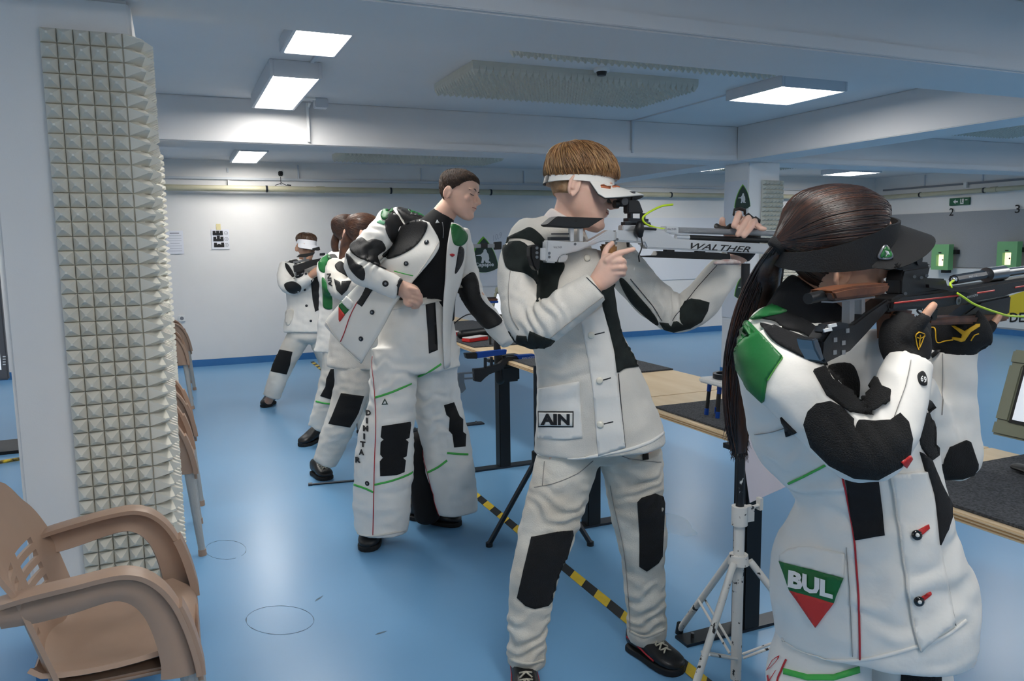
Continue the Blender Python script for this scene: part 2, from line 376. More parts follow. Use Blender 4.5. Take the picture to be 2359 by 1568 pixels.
build(MB().cyl((o.x, 10.182, o.z), (o.x, 10.180, o.z), .022), 'socket_well', M_gink, so, smooth=True)
# white banner with shield logo on the back wall
b0 = onplane(1030, 757, 1, 10.19); b1 = onplane(1660, 500, 1, 10.19)
bn = empty('wall_banner', (b0.x, 10.19, .25), 'wide white banner with a dark green shield logo on the back wall', 'banner')
zt, zbm = onplane(1100, 501, 1, 10.19).z, onplane(1100, 660, 1, 10.19).z
build(MB().box(((b0.x+b1.x)/2, 10.191, (zt+zbm)/2), (b1.x-b0.x, .006, zt-zbm)), 'sheet', mat('banner_vinyl', 'dcdee3', .6), bn)
l0 = onplane(1084, 628, 1, 10.18); l1 = onplane(1147, 548, 1, 10.18)
logo((l0.x, 10.186, l0.z), X*(l1.x-l0.x), Z*(l1.z-l0.z), -Y, bn)
q = onplane(1137, 557, 1, 10.18); text_flat('10,9', (q.x, 10.187, q.z), X*.13+Z*.05, Z*.09, mat('pale_ink', 'b9bbc4', .8), bn)
# banner on the slim column's left face with two logos
c0 = at(1685, 372, 6.42); 
bn = empty('column_banner', (5.395, 6.6, .6), 'white hanging banner with two shield logos on the slim column', 'banner')
build(MB().box((5.3935, 6.61, 1.35), (.005, .36, 1.42)), 'sheet', mat('banner_vinyl', 'dcdee3', .6), bn)
for pyc in (455, 662):
    p = onplane(1711, pyc, 0, 5.39); hh = abs(onplane(1711, pyc-32, 0, 5.39).z-onplane(1711, pyc+24, 0, 5.39).z)
    wv = abs(onplane(1693, pyc, 0, 5.39).y-onplane(1728, pyc, 0, 5.39).y)
    logo((5.3905, p.y+wv/2, p.z-hh*.5), -Y*wv, Z*hh, -X, bn, False)
# ------------------------------------------------------------------ target wall
XW = XR
tp = empty('target_backboard', (XW-.02, 5, .9), 'grey felt board on the right wall carrying targets and lane numbers', 'board')
M_felt = mat('grey_felt', '9b9da0', .95, var=.12, vscale=120, bump=.2, bscale=400)
build(MB().box((XW-.012, 4.1, 1.42), (.024, 11.9, .86)), 'felt_board', M_felt, tp)
for s, pxx, pyy in (('2', 2191, 488), ('3', 2343, 481)):
    p = onplane(pxx, pyy, 0, XW-.03)
    text_flat(s, (XW-.0255, p.y+.035, p.z-.06), -Y*.075, Z*.12, M_ink, tp, 'lane_number', bold=.01)
M_tgreen = mat('target_green', '77b27a', .5)
def target(pxx, pyy, label):
    p = onplane(pxx, pyy, 0, XW-.2); y, z = p.y, p.z; x = XW-.21
    t = empty('electronic_target', (x, y, z-.2), label, 'target', 'electronic targets on the grey board')
    fr = MB(); w, h, d = .30, .40, .11; ow, oh = .13, .18; oz = -.05
    fr.box((x+d/2, y-(w/2+ow/2)/2, z), (d, w/2-ow/2, h)); fr.box((x+d/2, y+(w/2+ow/2)/2, z), (d, w/2-ow/2, h))
    fr.box((x+d/2, y, z+(h/2+oz+oh/2)/2), (d, ow, h/2-oz-oh/2)); fr.box((x+d/2, y, z-(h/2-oz+oh/2)/2), (d, ow, h/2+oz-oh/2))
    build(fr, 'housing', M_tgreen, t)
    build(MB().box((x+.07, y, z+oz), (.02, ow, oh)), 'lit_paper', emit('target_light', (1, .78, .45), 1.25), t)
    n = 16; build(MB().cyl((x+.058, y-.008, z+oz+.005), (x+.055, y-.008, z+oz+.005), .012), 'aiming_mark', M_ink, t)
    build(MB().box((x-.002, y+.0, z+oz+oh/2+.03), (.003, .05, .016)), 'name_plate', M_ink, t)
    build(MB().box((x+.145, y-.17, z+.08), (.08, .06, .07)).box((x+.125, y-.03, z-.225), (.12, .09, .05)).box((x+.157, y, z), (.055, .12, .2)), 'mount', M_black, t)
target(2166, 592, 'left lit green electronic target, close beside the black visor bill'); target(2320, 588, 'right lit green electronic target, nearest the edge of the picture')
p = onplane(2211, 464, 0, XW-.02)
ex = empty('exit_sign', (XW-.02, p.y, p.z), 'small green emergency exit sign with a white arrow above lane two', 'sign')
build(MB().box((XW-.02, p.y, p.z), (.03, .34, .115)), 'sign_box', mat('exit_green', '0f5a3c', .4), ex, bev=.004)
xs = XW-.0365
build(MB().prism([(xs, p.y+.10, p.z), (xs, p.y+.06, p.z+.035), (xs, p.y+.06, p.z+.012), (xs, p.y+.02, p.z+.012), (xs, p.y+.02, p.z-.012), (xs, p.y+.06, p.z-.012), (xs, p.y+.06, p.z-.035)], (-.002, 0, 0)), 'arrow', M_white, ex)
build(MB().box((xs, p.y-.05, p.z), (.002, .055, .08)), 'door_symbol', M_white, ex)
build(MB().box((xs-.001, p.y-.045, p.z+.008), (.003, .014, .04)).box((xs-.001, p.y-.05, p.z-.02), (.003, .03, .01)).ball((xs-.001, p.y-.045, p.z+.034), .008, 8), 'running_figure', mat('exit_green', '0f5a3c', .4), ex)
build(MB().box((xs, p.y-.12, p.z+.02), (.002, .04, .012)), 'sign_tick', M_white, ex)
# pipe and trunking along the target wall
pr = empty('heating_pipe', (XW-.1, 6, 2.12), 'yellowed pipe along the target wall above the exit sign', 'pipe')
build(MB().cyl((XW-.1, -3, 2.15), (XW-.1, 10.06, 2.15), .036, n=16), 'pipe', M_pipe, pr, smooth=True)
for y in (9.2, 8.1, 7.0, 5.0): build(MB().box((XW-.05, y, 2.15), (.1, .02, .012)).cyl((XW-.1, y-.012, 2.15), (XW-.1, y+.012, 2.15), .042), 'pipe_bracket', M_darksteel, pr)
build(MB().cyl((XW-.1, 7.9, 2.15), (XW-.1, 8.0, 2.15), .043, n=16), 'pipe_sleeve', M_pipe, pr, smooth=True)
pr = empty('cable_trunking', (XW-.03, 6, 2.27), 'thin grey cable trunking along the target wall near the ceiling', 'trunking')
build(MB().box((XW-.018, 3.5, 2.275), (.036, 13, .028)), 'trunking', M_gink, pr)
build(MB().box((XW-.04, 8.45, 2.255), (.05, .05, .085)), 'junction_clip', M_white, pr)
for y in (9.2, 8.2, 7.1): build(MB().box((XW-.012, y, 2.38), (.024, .016, .17)), 'cable_drop', M_lightframe, pr)
# sponsor banner under the targets
bn = empty('sponsor_banner', (XW-.03, 7, .1), 'white sponsor banner with red and yellow lettering under the targets', 'banner')
build(MB().box((XW-.03, 5, .54), (.006, 9.2, .86)), 'sheet', mat('banner_white', 'd4d8da', .6), bn)
def onw(px, py): return onplane(px, py, 0, XW-.034)
def wallpoly(pts, m, name, lift=0):
    build(MB().prism([Vector((XW-.0335-lift, onw(*p).y, onw(*p).z)) for p in pts], (-.002, 0, 0)), name, m, bn)
wallpoly([(2150, 690), (2300, 680), (2300, 734), (2150, 734)], mat('print_red', 'd8454a', .6), 'red_band')
wallpoly([(2225, 722), (2300, 690), (2420, 650), (2420, 715), (2240, 736)], mat('print_yellow', 'd8c32e', .6), 'yellow_band', .002)
wallpoly([(2045, 660), (2080, 657), (2080, 705), (2045, 705)], mat('print_orange', 'e08a28', .6, col2='c9331f', vscale=18), 'orange_print')
def walltext(s, x0, x1, yb, yt, m):
    a, c, d = onw(x0, yb), onw(x1, yb), onw(x0, yt)
    text_flat(s, (XW-.0385, a.y, a.z), Vector((0, c.y-a.y, c.z-a.z)), Vector((0, 0, d.z-a.z)), m, bn, bold=.02)
walltext('SHOOTING', 2110, 2306, 733, 709, M_ink); walltext('DE', 2326, 2360, 742, 720, M_ink)
# ------------------------------------------------------------------ ceiling fittings
p = onplane(1386, 165, 2, ZC-.02)
sd = empty('smoke_detector', (p.x, p.y, ZC), 'small white smoke detector on the ceiling between two foam panels', 'detector')
build(MB().cyl((p.x, p.y, ZC-.001), (p.x, p.y, ZC-.022), .055, .05, 20), 'base', M_white, sd, smooth=True)
build(MB().cyl((p.x, p.y, ZC-.022), (p.x, p.y, ZC-.045), .035, .028, 20), 'sensor_head', M_black, sd, smooth=True)
p = onplane(762, 207, 2, ZC-.03)
jb = empty('junction_box', (p.x, p.y, ZC), 'grey cable junction box on the ceiling beside the long lamp', 'junction box')
build(MB().box((p.x+.02, 6.24, ZC-.035), (.10, .10, .07)), 'box_body', M_lightframe, jb, bev=.006)
build(MB().cyl((p.x-.05, 6.3, ZC-.02), (p.x-.05, 6.39, ZC-.05), .009).box((p.x-.06, 6.372, ZC-.16), (.018, .022, .3)).cyl((p.x-.02, 6.2, ZC-.012), (.9, 6.18, ZC-.012), .008), 'conduit', M_white, jb)
cb = empty('ceiling_conduit', (.85, 4.8, ZC), 'thin white conduit joining the two long aisle lamps', 'conduit')
build(MB().box((.85, 4.79, ZC-.006), (.02, .45, .012)), 'conduit', M_lightframe, cb)
cb = empty('ceiling_conduit', (4.2, 5.6, ZC), 'thin conduit running from the square lamp to the beam', 'conduit')
build(MB().box((4.0, 5.64, ZC-.006), (.02, 1.45, .012)).box((4.0, 6.378, ZC-.15), (.02, .02, .29)), 'conduit', M_lightframe, cb)
# ------------------------------------------------------------------ floor tape: yellow and black stripes, each its own piece
ft = empty('hazard_tape', (1.53, 2, 0), 'yellow and black striped hazard tape along the firing line on the floor', 'floor tape')
M_ty = mat('tape_yellow', 'd9b92c', .5, var=.15, vscale=30); M_tk = mat('tape_black', '17181b', .5, var=.2, vscale=30)
y = 1.0; k = 0
while y < 9.9:
    L = .105; s = .05
    build(MB().prism([(1.505, y, .0012), (1.555, y+s, .0012), (1.555, y+s+L, .0012), (1.505, y+L, .0012)], (0, 0, .0012)), 'tape_stripe', M_ty if k % 2 else M_tk, ft)
    y += L; k += 1
# scuffed rings on the floor
def floor_ring(px, py, rx, ry, a0, a1, label):
    mb = MB(); n = 120; rings = []
    for i in range(n+1):
        a = math.radians(a0+(a1-a0)*i/n); j = 1+.012*noise.noise(Vector((2*a, py, 0))); w = .0035*max(0, noise.noise(Vector((3*a, px, 0))))+.0006
        p0 = onplane(px+rx*j*math.cos(a), py+ry*j*math.sin(a), 2, 0); c = onplane(px, py, 2, 0); d = (p0-c).normalized()
        rings.append([p0-d*w+Z*.0004, p0+d*w+Z*.0004, p0+d*w+Z*.001, p0-d*w+Z*.001])
    tag(build(mb.rings(rings), 'scuff_ring', mat('scuff', '60798a', .8, var=.4, vscale=60)), label, 'scuff mark')
floor_ring(645, 1428, 78, 33, 100, 470, 'larger ring shaped scuff worn into the blue floor')
floor_ring(520, 1266, 47, 22, 60, 400, 'smaller ring shaped scuff on the floor by the chair leg')
for (px, py, ln, a, lab) in ((735, 1378, .06, .8, 'small dark scuff smear beside the larger floor ring'), (878, 1457, .05, .2, 'short brownish scuff line on the open floor')):
    p = onplane(px, py, 2, .0004); d = Vector((math.cos(a), math.sin(a), 0)); e = Vector((-d.y, d.x, 0))*.006
    pts = [p-d*ln/2, p-d*ln*.2+e, p+d*ln*.2+e*.7, p+d*ln/2, p+d*ln*.1-e, p-d*ln*.3-e*.6]
    tag(build(MB().prism(pts, (0, 0, .0005)), 'scuff_mark', mat('scuff', '60798a', .8, var=.4, vscale=60)), lab, 'scuff mark')
# ------------------------------------------------------------------ shooting tables
M_ply = mat('birch_plywood', 'dcc6a4', .5, col2='d0b68f', vscale=3, stretch=(4, .6, 4), bump=.04, bscale=80)
M_plyedge = mat('plywood_edge', 'c39a68', .6, col2='8a6238', vscale=4, stretch=(.3, .3, 140))
M_carpet = mat('carpet_grey', '53565b', .98, col2='26282c', vscale=160, bump=.8, bscale=260)
ZT = .745; XT0, XT1 = 1.82, 2.50
def table(y0, y1, posts, label):
    t = empty('shooting_table', (2.1, (y0+y1)/2, 0), label, 'table', 'shooting tables along the firing line')
    build(MB().box(((XT0+XT1)/2, (y0+y1)/2, ZT-.0125), (XT1-XT0-.004, y1-y0-.004, .025)), 'tabletop', M_ply, t, bev=.003)
    for k in range(5): build(MB().box((XT0+.001, (y0+y1)/2, ZT-.0045-.004*k), (.004, y1-y0-.006, .0034)), 'plywood_layer', M_plyedge if k % 2 else M_ply, t)
    for yp in posts:
        pp = build(MB().box((1.90, yp, (ZT-.03)/2+.004), (.075, .075, ZT-.04)), 'leg_post', M_blackm, t, bev=.004)
        fp = build(MB().box((1.92, yp, .006), (.62, .075, .011)), 'foot_plate', M_darksteel, t)
        for xx in (1.66, 2.17): build(MB().cyl((xx, yp, .011), (xx, yp, .028), .007, n=6), 'foot_bolt', M_steel, fp)
        build(MB().box((2.05, yp, ZT-.035), (.5, .05, .018)), 'support_arm', M_blackm, t)
table(.55, 1.72, (1.1,), 'plywood table in front of the ponytailed shooter at the right edge')
table(1.72, 2.97, (2.22,), 'plywood table between the two near shooters beside the white tripod')
table(2.97, 4.0, (3.41,), 'plywood table behind the redhead shooter')
table(4.0, 5.2, (4.58,), 'plywood table beside the bending man')
table(5.2, 6.5, (5.8,), 'far plywood table with red boxes')
table(6.5, 9.0, (7.0, 8.2), 'farthest table partly hidden behind the bending man')
def carpet(y0, y1, label):
    mb = MB().box(((XT0+XT1)/2+.012, (y0+y1)/2, ZT+.004), (XT1-XT0-.03, y1-y0, .008))
    tag(build(mb, 'table_carpet', M_carpet, bev=.002), label, 'carpet mat', 'carpet mats on the tables')
carpet(.6, 1.6, 'grey carpet mat on the table in front of the ponytailed shooter'); carpet(1.78, 2.76, 'grey carpet mat on the table beside the white tripod')
carpet(3.55, 4.35, 'grey carpet mat behind the redhead shooter'); carpet(4.95, 5.65, 'grey carpet mat under the red boxes'); carpet(5.85, 6.7, 'farthest grey carpet mat under the thin cables')
# ------------------------------------------------------------------ monitors on the tables
M_mon = mat('monitor_frame', '7c7f6c', .5, bump=.05, bscale=300)
def monitor(name_label, c, w, h, tilt, yaw, screen):
    t = empty('score_monitor', c, name_label, 'monitor', world=False); t.rotation_euler = (0, 0, yaw)
    R = Matrix.Rotation(tilt, 3, 'Y'); up = R @ Z; nx = R @ X; z0 = .09
    o = Vector((0, 0, z0)); rot = R
    fr = MB(); b = .045
    fr.box(o+up*(b/2), (.025, w, b), rot); fr.box(o+up*(h-b/2), (.025, w, b), rot); fr.box(o+up*(h/2)+Y*(w/2-b/2), (.025, b, h-2*b), rot); fr.box(o+up*(h/2)-Y*(w/2-b/2), (.025, b, h-2*b), rot)
    build(fr, 'frame', M_mon, t, bev=.006)
    build(MB().box(o+up*(h/2)-nx*.009, (.004, w-2*b, h-2*b), rot), 'bezel', M_black, t)
    sc = build(MB().box(o+up*(h/2)-nx*.012, (.003, w-2*b-.02, h-2*b-.02), rot), 'screen', screen, t)
    build(MB().box(o+up*(h/2)+nx*.018, (.016, w*.8, h*.8), rot), 'rear_shell', M_black, t, bev=.005)
    build(MB().tube([o+up*(h*.4)+nx*.02, Vector((.05, 0, .06)), Vector((.03, 0, .012))], [.018, .016, .02], 10), 'stand_arm', M_steel, t, smooth=True)
    build(MB().tube([Vector((-.02, -w*.25, .014)), Vector((-.03, 0, .014)), Vector((-.02, w*.25, .014))], [.022, .03, .022], 14, b=.45, side=(1, 0, 0), round_ends=True), 'foot', M_black, t, smooth=True)
    return t
M_scr = emit('screen_pale', (.55, .62, .75), .5)
m = monitor('olive framed score monitor cut off by the right edge of the picture', (2.30, 1.395, ZT+.009), .37, .27, .30, .0, M_scr)
m = monitor('olive framed monitor half hidden behind the long ponytail', (2.4, 2.52, ZT+.009), .30, .26, .25, .0, M_scr)
m = monitor('far olive framed monitor on the table behind the bending man', (2.36, 5.72, ZT+.001), .34, .27, .25, .1, M_scr)
# ------------------------------------------------------------------ small things on the tables
def rbox(name, c, size, m, label, cat, group=None, rz=0):
    o = build(MB().box((0, 0, size[2]/2), size), name, m, bev=min(size)*.2)
    o.location = c; o.rotation_euler[2] = rz; return tag(o, label, cat, group)
def pellet_box(c, rz, label):
    t = empty('red_case', c, label, 'case', world=False); t.rotation_euler[2] = rz
    build(MB().box((0, 0, .013), (.085, .20, .025)), 'case_base', M_red, t, bev=.005)
    build(MB().box((0, 0, .029), (.08, .19, .006)), 'case_lid', mat('pale_lid', 'd9d3d3', .4), t, bev=.002)
pellet_box((1.97, 5.25, ZT+.009), -1.1, 'red plastic case lying on the grey carpet mat'); pellet_box((1.9, 5.62, ZT+.009), -1.15, 'smaller looking red case at the far end of the mat')
bc = empty('black_case', (2.1, 5.48, ZT+.009), 'black tube case lying behind the red case', 'case', world=False); bc.rotation_euler[2] = -1.2
build(MB().tube([(0, -.19, .032), (0, .19, .032)], .032, 14, round_ends=True), 'case_body', M_black, bc, smooth=True)
text_flat('CU6', (-.034, -.08, .022), Vector((0, -.07, 0)), Z*.02, M_white, bc)
def cable(pts, r, m, label, name='cable'):
    P = [Vector(p) for p in pts]; out = []
    for i in range(len(P)-1):
        p0, p1, p2, p3 = P[max(i-1, 0)], P[i], P[i+1], P[min(i+2, len(P)-1)]
        for k in range(8):
            t = k/8; out.append(.5*((2*p1)+(p2-p0)*t+(2*p0-5*p1+4*p2-p3)*t*t+(3*p1-p0-3*p2+p3)*t**3))
    out.append(P[-1]); o = build(MB().tube(out, r, 8), name, m, smooth='all')
    return tag(o, label, 'cable') if label else out
zt = ZT+.012
cable([(2.2, 6.4, zt), (2.1, 6.2, zt), (2.2, 6.0, zt+.12), (2.34, 5.82, zt+.09), (2.38, 5.76, zt+.03)], .005, M_black, 'black cable looping to the far monitor on the table')
ow = empty('small_gadget', (2.42, 4.62, ZT), 'tiny black sensor with an orange wire on the far table edge', 'gadget')
build(MB().box((2.42, 4.62, ZT+.012), (.05, .09, .022)).box((2.42, 4.61, ZT+.045), (.025, .03, .05)).box((2.42, 4.6, ZT+.075), (.05, .05, .025)), 'sensor_body', M_black, ow, bev=.004)
build(MB().tube([(2.42, 4.57, ZT+.07), (2.44, 4.52, ZT+.065), (2.44, 4.50, ZT+.03), (2.42, 4.55, ZT+.008)], .004, 8), 'orange_wire', mat('orange_wire', 'e07b2a', .5), ow, smooth='all')
# blue legged rest holding a white tray
rr = empty('scope_stand', (1.98, 2.5, ZT), 'small white tray with blue tipped black legs on the carpet mat', 'stand')
c = onplane(1640, 958, 2, ZT+.01); bx, by = c.x, c.y
for dx in (0, .05):
    for dy in (-.035, .035):
        lg = build(MB().cyl((bx+dx, by+dy, ZT+.012), (bx+dx+.01, by+dy*.9, ZT+.13), .0075, n=8), 'leg', M_black, rr, smooth=True)
        build(MB().cyl((bx+dx-.0005, by+dy, ZT+.009), (bx+dx+.001, by+dy, ZT+.035), .009, n=8).cyl((bx+dx+.008, by+dy*.93, ZT+.105), (bx+dx+.011, by+dy*.9, ZT+.14), .009, n=8), 'blue_tip', M_blue, lg, smooth=True)
build(MB().box((bx+.06, by-.02, ZT+.15), (.16, .17, .022)), 'tray', M_white, rr, bev=.006)
build(MB().rings([[Vector((bx+.06+rr_*math.cos(2*math.pi*j/24), by-.02+rr_*math.sin(2*math.pi*j/24), zz)) for j in range(24)] for rr_, zz in ((.06, ZT+.162), (.06, ZT+.182), (.048, ZT+.182), (.048, ZT+.165))]), 'dial', M_darksteel, rr, smooth=True)
# paper sheet hanging from the table edge
pt = [onplane(*q, 0, 1.812) for q in ((1700, 960), (1880, 1010), (1862, 1098), (1727, 1158))]
ps = empty('hanging_sheet', (1.81, 2.0, .6), 'white paper sheet with faint mirrored writing hanging from the table edge', 'paper')
build(MB().prism(pt, (.002, 0, 0)), 'sheet', mat('thin_paper', 'cfcbd6', .8), ps)
a = onplane(1774, 1056, 0, 1.8095); text_flat('kol', (1.8098, a.y, a.z), Vector((0, .075, .014)), Vector((0, -.005, .035)), M_gink, ps)
# ------------------------------------------------------------------ plastic armchairs
M_pl = mat('brown_plastic', 'a88c78', .5, var=.04, vscale=20, bump=.06, bscale=700)
M_leg = mat('woven_grey_leg', 'a9a9a6', .5, bump=.5, bscale=160, stretch=(1, 1, .4))
def shell(mb_pts, nu, nv, thick, skip=()):
    """grid of points (nu x nv) turned into a sheet of real thickness"""
    me = MB(); P = mb_pts
    nrm = {}
    for i in range(nu):
        for j in range(nv):
            a = P[min(i+1, nu-1)][j]-P[max(i-1, 0)][j]; b = P[i][min(j+1, nv-1)]-P[i][max(j-1, 0)]
            nrm[i, j] = a.cross(b).normalized()
    idx = lambda i, j, k: (i*nv+j)*2+k
    for i in range(nu):
        for j in range(nv):
            me.v += [P[i][j]+nrm[i, j]*thick/2, P[i][j]-nrm[i, j]*thick/2]
    cells = {(i, j) for i in range(nu-1) for j in range(nv-1)} - set(skip)
    for i, j in cells:
        me.f.append([idx(i, j, 0), idx(i+1, j, 0), idx(i+1, j+1, 0), idx(i, j+1, 0)]); me.f.append([idx(i, j, 1), idx(i, j+1, 1), idx(i+1, j+1, 1), idx(i+1, j, 1)])
        for (di, dj), (e0, e1) in (((-1, 0), ((i, j), (i, j+1))), ((1, 0), ((i+1, j+1), (i+1, j))), ((0, -1), ((i+1, j), (i, j))), ((0, 1), ((i, j+1), (i+1, j+1)))):
            if (i+di, j+dj) not in cells: me.f.append([idx(*e0, 0), idx(*e0, 1), idx(*e1, 1), idx(*e1, 0)][::-1])
    return me
def cr2(P, k=4):
    out = []; n = len(P)
    for i in range(n-1):
        a, b, c, d = P[max(i-1, 0)], P[i], P[i+1], P[min(i+2, n-1)]
        for q in range(k):
            t = q/k; out.append(tuple(.5*((2*b[j])+(c[j]-a[j])*t+(2*a[j]-5*b[j]+4*c[j]-d[j])*t*t+(3*b[j]-a[j]-3*c[j]+d[j])*t**3) for j in (0, 1)))
    out.append(P[-1]); return out
def make_chair():
    q_ = lambda x: .22-(.22-x)*.80
    r = empty('plastic_armchair', (0, 0, 0), None, 'chair', 'brown plastic armchairs', world=False)
    nu, nv = 15, 13; P = []
    prof = [(-.23, .455), (-.2, .435), (-.15, .428), (-.1, .425), (-.05, .424), (0, .425), (.05, .428), (.1, .433), (.15, .438), (.185, .437), (.205, .428), (.218, .412), (.224, .395), (.226, .378), (.226, .362)]
    for x, z in [(q_(a), b) for a, b in prof]:
        row = []
        for j in range(nv):
            s = -1+2*j/(nv-1); w = .222
            zz = z+.03*max(0, abs(s)-.72)/.28*(1 if x < .17 else .3)-.006*(1-s*s)
            arch = .03*(1-s*s) if z < .4 else 0
            row.append(Vector((x, s*w, zz+arch)))
        P.append(row)
    build(shell(P, nu, nv, .012), 'seat', M_pl, r, smooth=True)
    nu, nv = 25, 17; P = []
    for i in range(nu):
        t = i/(nu-1); z = .43+t*.43; x = q_(-.225-.12*t-.02*t*t); row = []
        for j in range(nv):
            s = -1+2*j/(nv-1); w = .225+.02*math.sin(t*1.7); top = .05*(s*s)**2*max(0, (t-.55)/.45)
            row.append(Vector((x+.055*s*s*(1-.3*t), s*w*(1-.18*max(0, (t-.7)/.3)**2), z-top*1.6)))
        P.append(row)
    skip = [(i, j) for i in (3, 5, 7, 9, 11, 13) for j in range(3, 13) if j not in (7, 8)]
    build(shell(P, nu, nv, .011, skip), 'backrest', M_pl, r, smooth=True)
    for sg in (-1, 1):
        out = [(-.29, .655), (-.22, .668), (-.12, .68), (-.02, .69), (.04, .69), (.09, .675), (.135, .64), (.17, .59), (.195, .53), (.212, .47), (.22, .43), (.222, .408)]
        inn = [(-.285, .60), (-.2, .602), (-.12, .612), (-.04, .625), (.01, .628), (.05, .612), (.08, .58), (.1, .535), (.112, .49), (.118, .45), (.118, .43), (.115, .408)]
        out = cr2([(q_(a), b) for a, b in out]); inn = cr2([(q_(a), b) for a, b in inn])
        P = [[Vector((a[0]*(1-q)+b[0]*q, sg*(.243-.022*max(0, -.02-a[0])/.17+.010*math.sin(q*3.1)), a[1]*(1-q)+b[1]*q)) for q in (0, .25, .5, .75, 1)] for a, b in zip(out, inn)]
        am = build(shell(P, len(out), 5, .01), 'arm_panel', M_pl, r, smooth=True)
        P = [[Vector((a[0], sg*(.243-.022*max(0, -.02-a[0])/.17+q), a[1]+.004*(1-abs(q)/.03))) for q in (-.03, -.018, 0, .018, .03)] for a in out]
        build(shell(P, len(out), 5, .012), 'arm_top', M_pl, am, smooth=True)
        P = [[Vector((a[0]+.004, sg*(.21+.06*q), a[1])) for q in (0, .25, .5, .75, 1)] for a in out[28:]]
        build(shell(P, len(P), 5, .022), 'arm_front', M_pl, am, smooth=True)
        for (x0, x1, zt) in ((.195, .232, .415), (-.12, -.2, .43)):
            lg = build(MB().tube([(x0, sg*.222, zt), (x1, sg*.232, .012)], [.021, .0155], 12), 'leg', M_leg, r, smooth=True)
            build(MB().cyl((x1-.0005, sg*.232, .03), (x1, sg*.232, 0), .018, .019, 12), 'foot_cap', M_pl, lg, smooth=True)
    build(MB().box((.05, 0, .405), (.32, .40, .018)), 'under_frame', M_pl, r, bev=.006)
    return r
ch = make_chair(); ch.location = (-.225, 2.225, 0); ch['label'] = 'large brown plastic armchair in the near left corner'
for x, y, rz, lab in ((-.19, 4.08, .0, 'brown armchair just behind the near foam pillar'), (-.175, 4.85, .02, 'second brown armchair behind the foam pillar with two legs showing'), (-.155, 7.75, .0, 'far brown armchair beside the far pillar'), (-.12, 8.75, .03, 'farthest brown armchair close to the back wall')):
    c = copytree(ch); c.location = (x, y, 0); c.rotation_euler[2] = rz; c['label'] = lab
# ------------------------------------------------------------------ screen at the far left edge
mo = empty('floor_display', (-1.2, 5.6, 0), 'dark framed display cut off by the left edge of the picture', 'display')
def lft(px, py): return onplane(px, py, 1, 6.6)
a = lft(22, 873); bq = lft(-120, 590)
build(MB().box(((a.x+bq.x)/2, 6.6, (a.z+bq.z)/2), (a.x-bq.x, .05, bq.z-a.z)), 'display_case', mat('display_grey', '55565b', .45), mo, bev=.008)
c = lft(5, 850); d = lft(-100, 610)
build(MB().box(((c.x+d.x)/2, 6.573, (c.z+d.z)/2), (c.x-d.x, .006, d.z-c.z)), 'screen', emit('screen_pale', (.55, .62, .75), .5), mo)
for k in range(4):
    q = lft(11.5, 820+6*k); build(MB().box((q.x, 6.572, q.z), (.018, .006, .008)), 'button', M_lightframe, mo)
build(MB().box(((a.x+bq.x)/2, 6.62, a.z/2), (.06, .04, a.z)).box(((a.x+bq.x)/2, 6.62, .012), (.4, .4, .024)), 'display_stand', M_blackm, mo)
cable([(-2.4, 6.1, .06), (-1.9, 6.1, .03), (-1.45, 6.05, .02), (-1.0, 6.2, .015), (-.6, 6.3, .012)], .012, mat('hazard_rope', 'd9b92c', .6, col2='1a1a1a', vscale=30), 'yellow and black cord on the floor at the far left edge')
# ================================================================== people: helpers
def dep(p): return (Vector(p)-CC).dot(CF)
def cr(vals, k):                      # Catmull-Rom resample of a list of equal-length tuples
    out = []; n = len(vals)
    for i in range(n-1):
        a, b, c, d = vals[max(i-1, 0)], vals[i], vals[i+1], vals[min(i+2, n-1)]
        for q in range(k):
            t = q/k
            out.append(tuple(.5*((2*b[j])+(c[j]-a[j])*t+(2*a[j]-5*b[j]+4*c[j]-d[j])*t*t+(3*b[j]-a[j]-3*c[j]+d[j])*t**3) for j in range(len(b))))
    out.append(tuple(vals[-1])); return out
def limb(mb, secs, n=22, k=4, dome=.6, sq=2.0):
    """closed tube through body sections (px, py, metres ahead, half width in px, depth ratio)"""
    secs = cr([tuple(s) for s in secs], k); C = [at(s[0], s[1], s[2]) for s in secs]; m = len(C); rings = []
    for i in range(m):
        t = (C[min(i+1, m-1)]-C[max(i-1, 0)]).normalized(); v = (C[i]-CC).normalized()
        u = t.cross(v)
        if u.length < 1e-4: u = CR.copy()
        u.normalize(); w = t.cross(u).normalized(); a = secs[i][3]*dep(C[i])/F; b = a*secs[i][4]
        def ring(sc, off): 
            out = []
            for j in range(n):
                c, s = math.cos(2*math.pi*j/n), math.sin(2*math.pi*j/n); e = 2/sq
                out.append(C[i]+t*off+u*(a*sc*math.copysign(abs(c)**e, c))+w*(b*sc*math.copysign(abs(s)**e, s)))
            return out
        d = dome*min(a, b)
        if i == 0: rings += [ring(.3, -d), ring(.72, -d*.7), ring(.94, -d*.3)]
        rings.append(ring(1, 0))
        if i == m-1: rings += [ring(.94, d*.3), ring(.72, d*.7), ring(.3, d)]
    return mb.rings(rings)
def pxr(px, py, n, r): return r*dep(at(px, py, n))/F
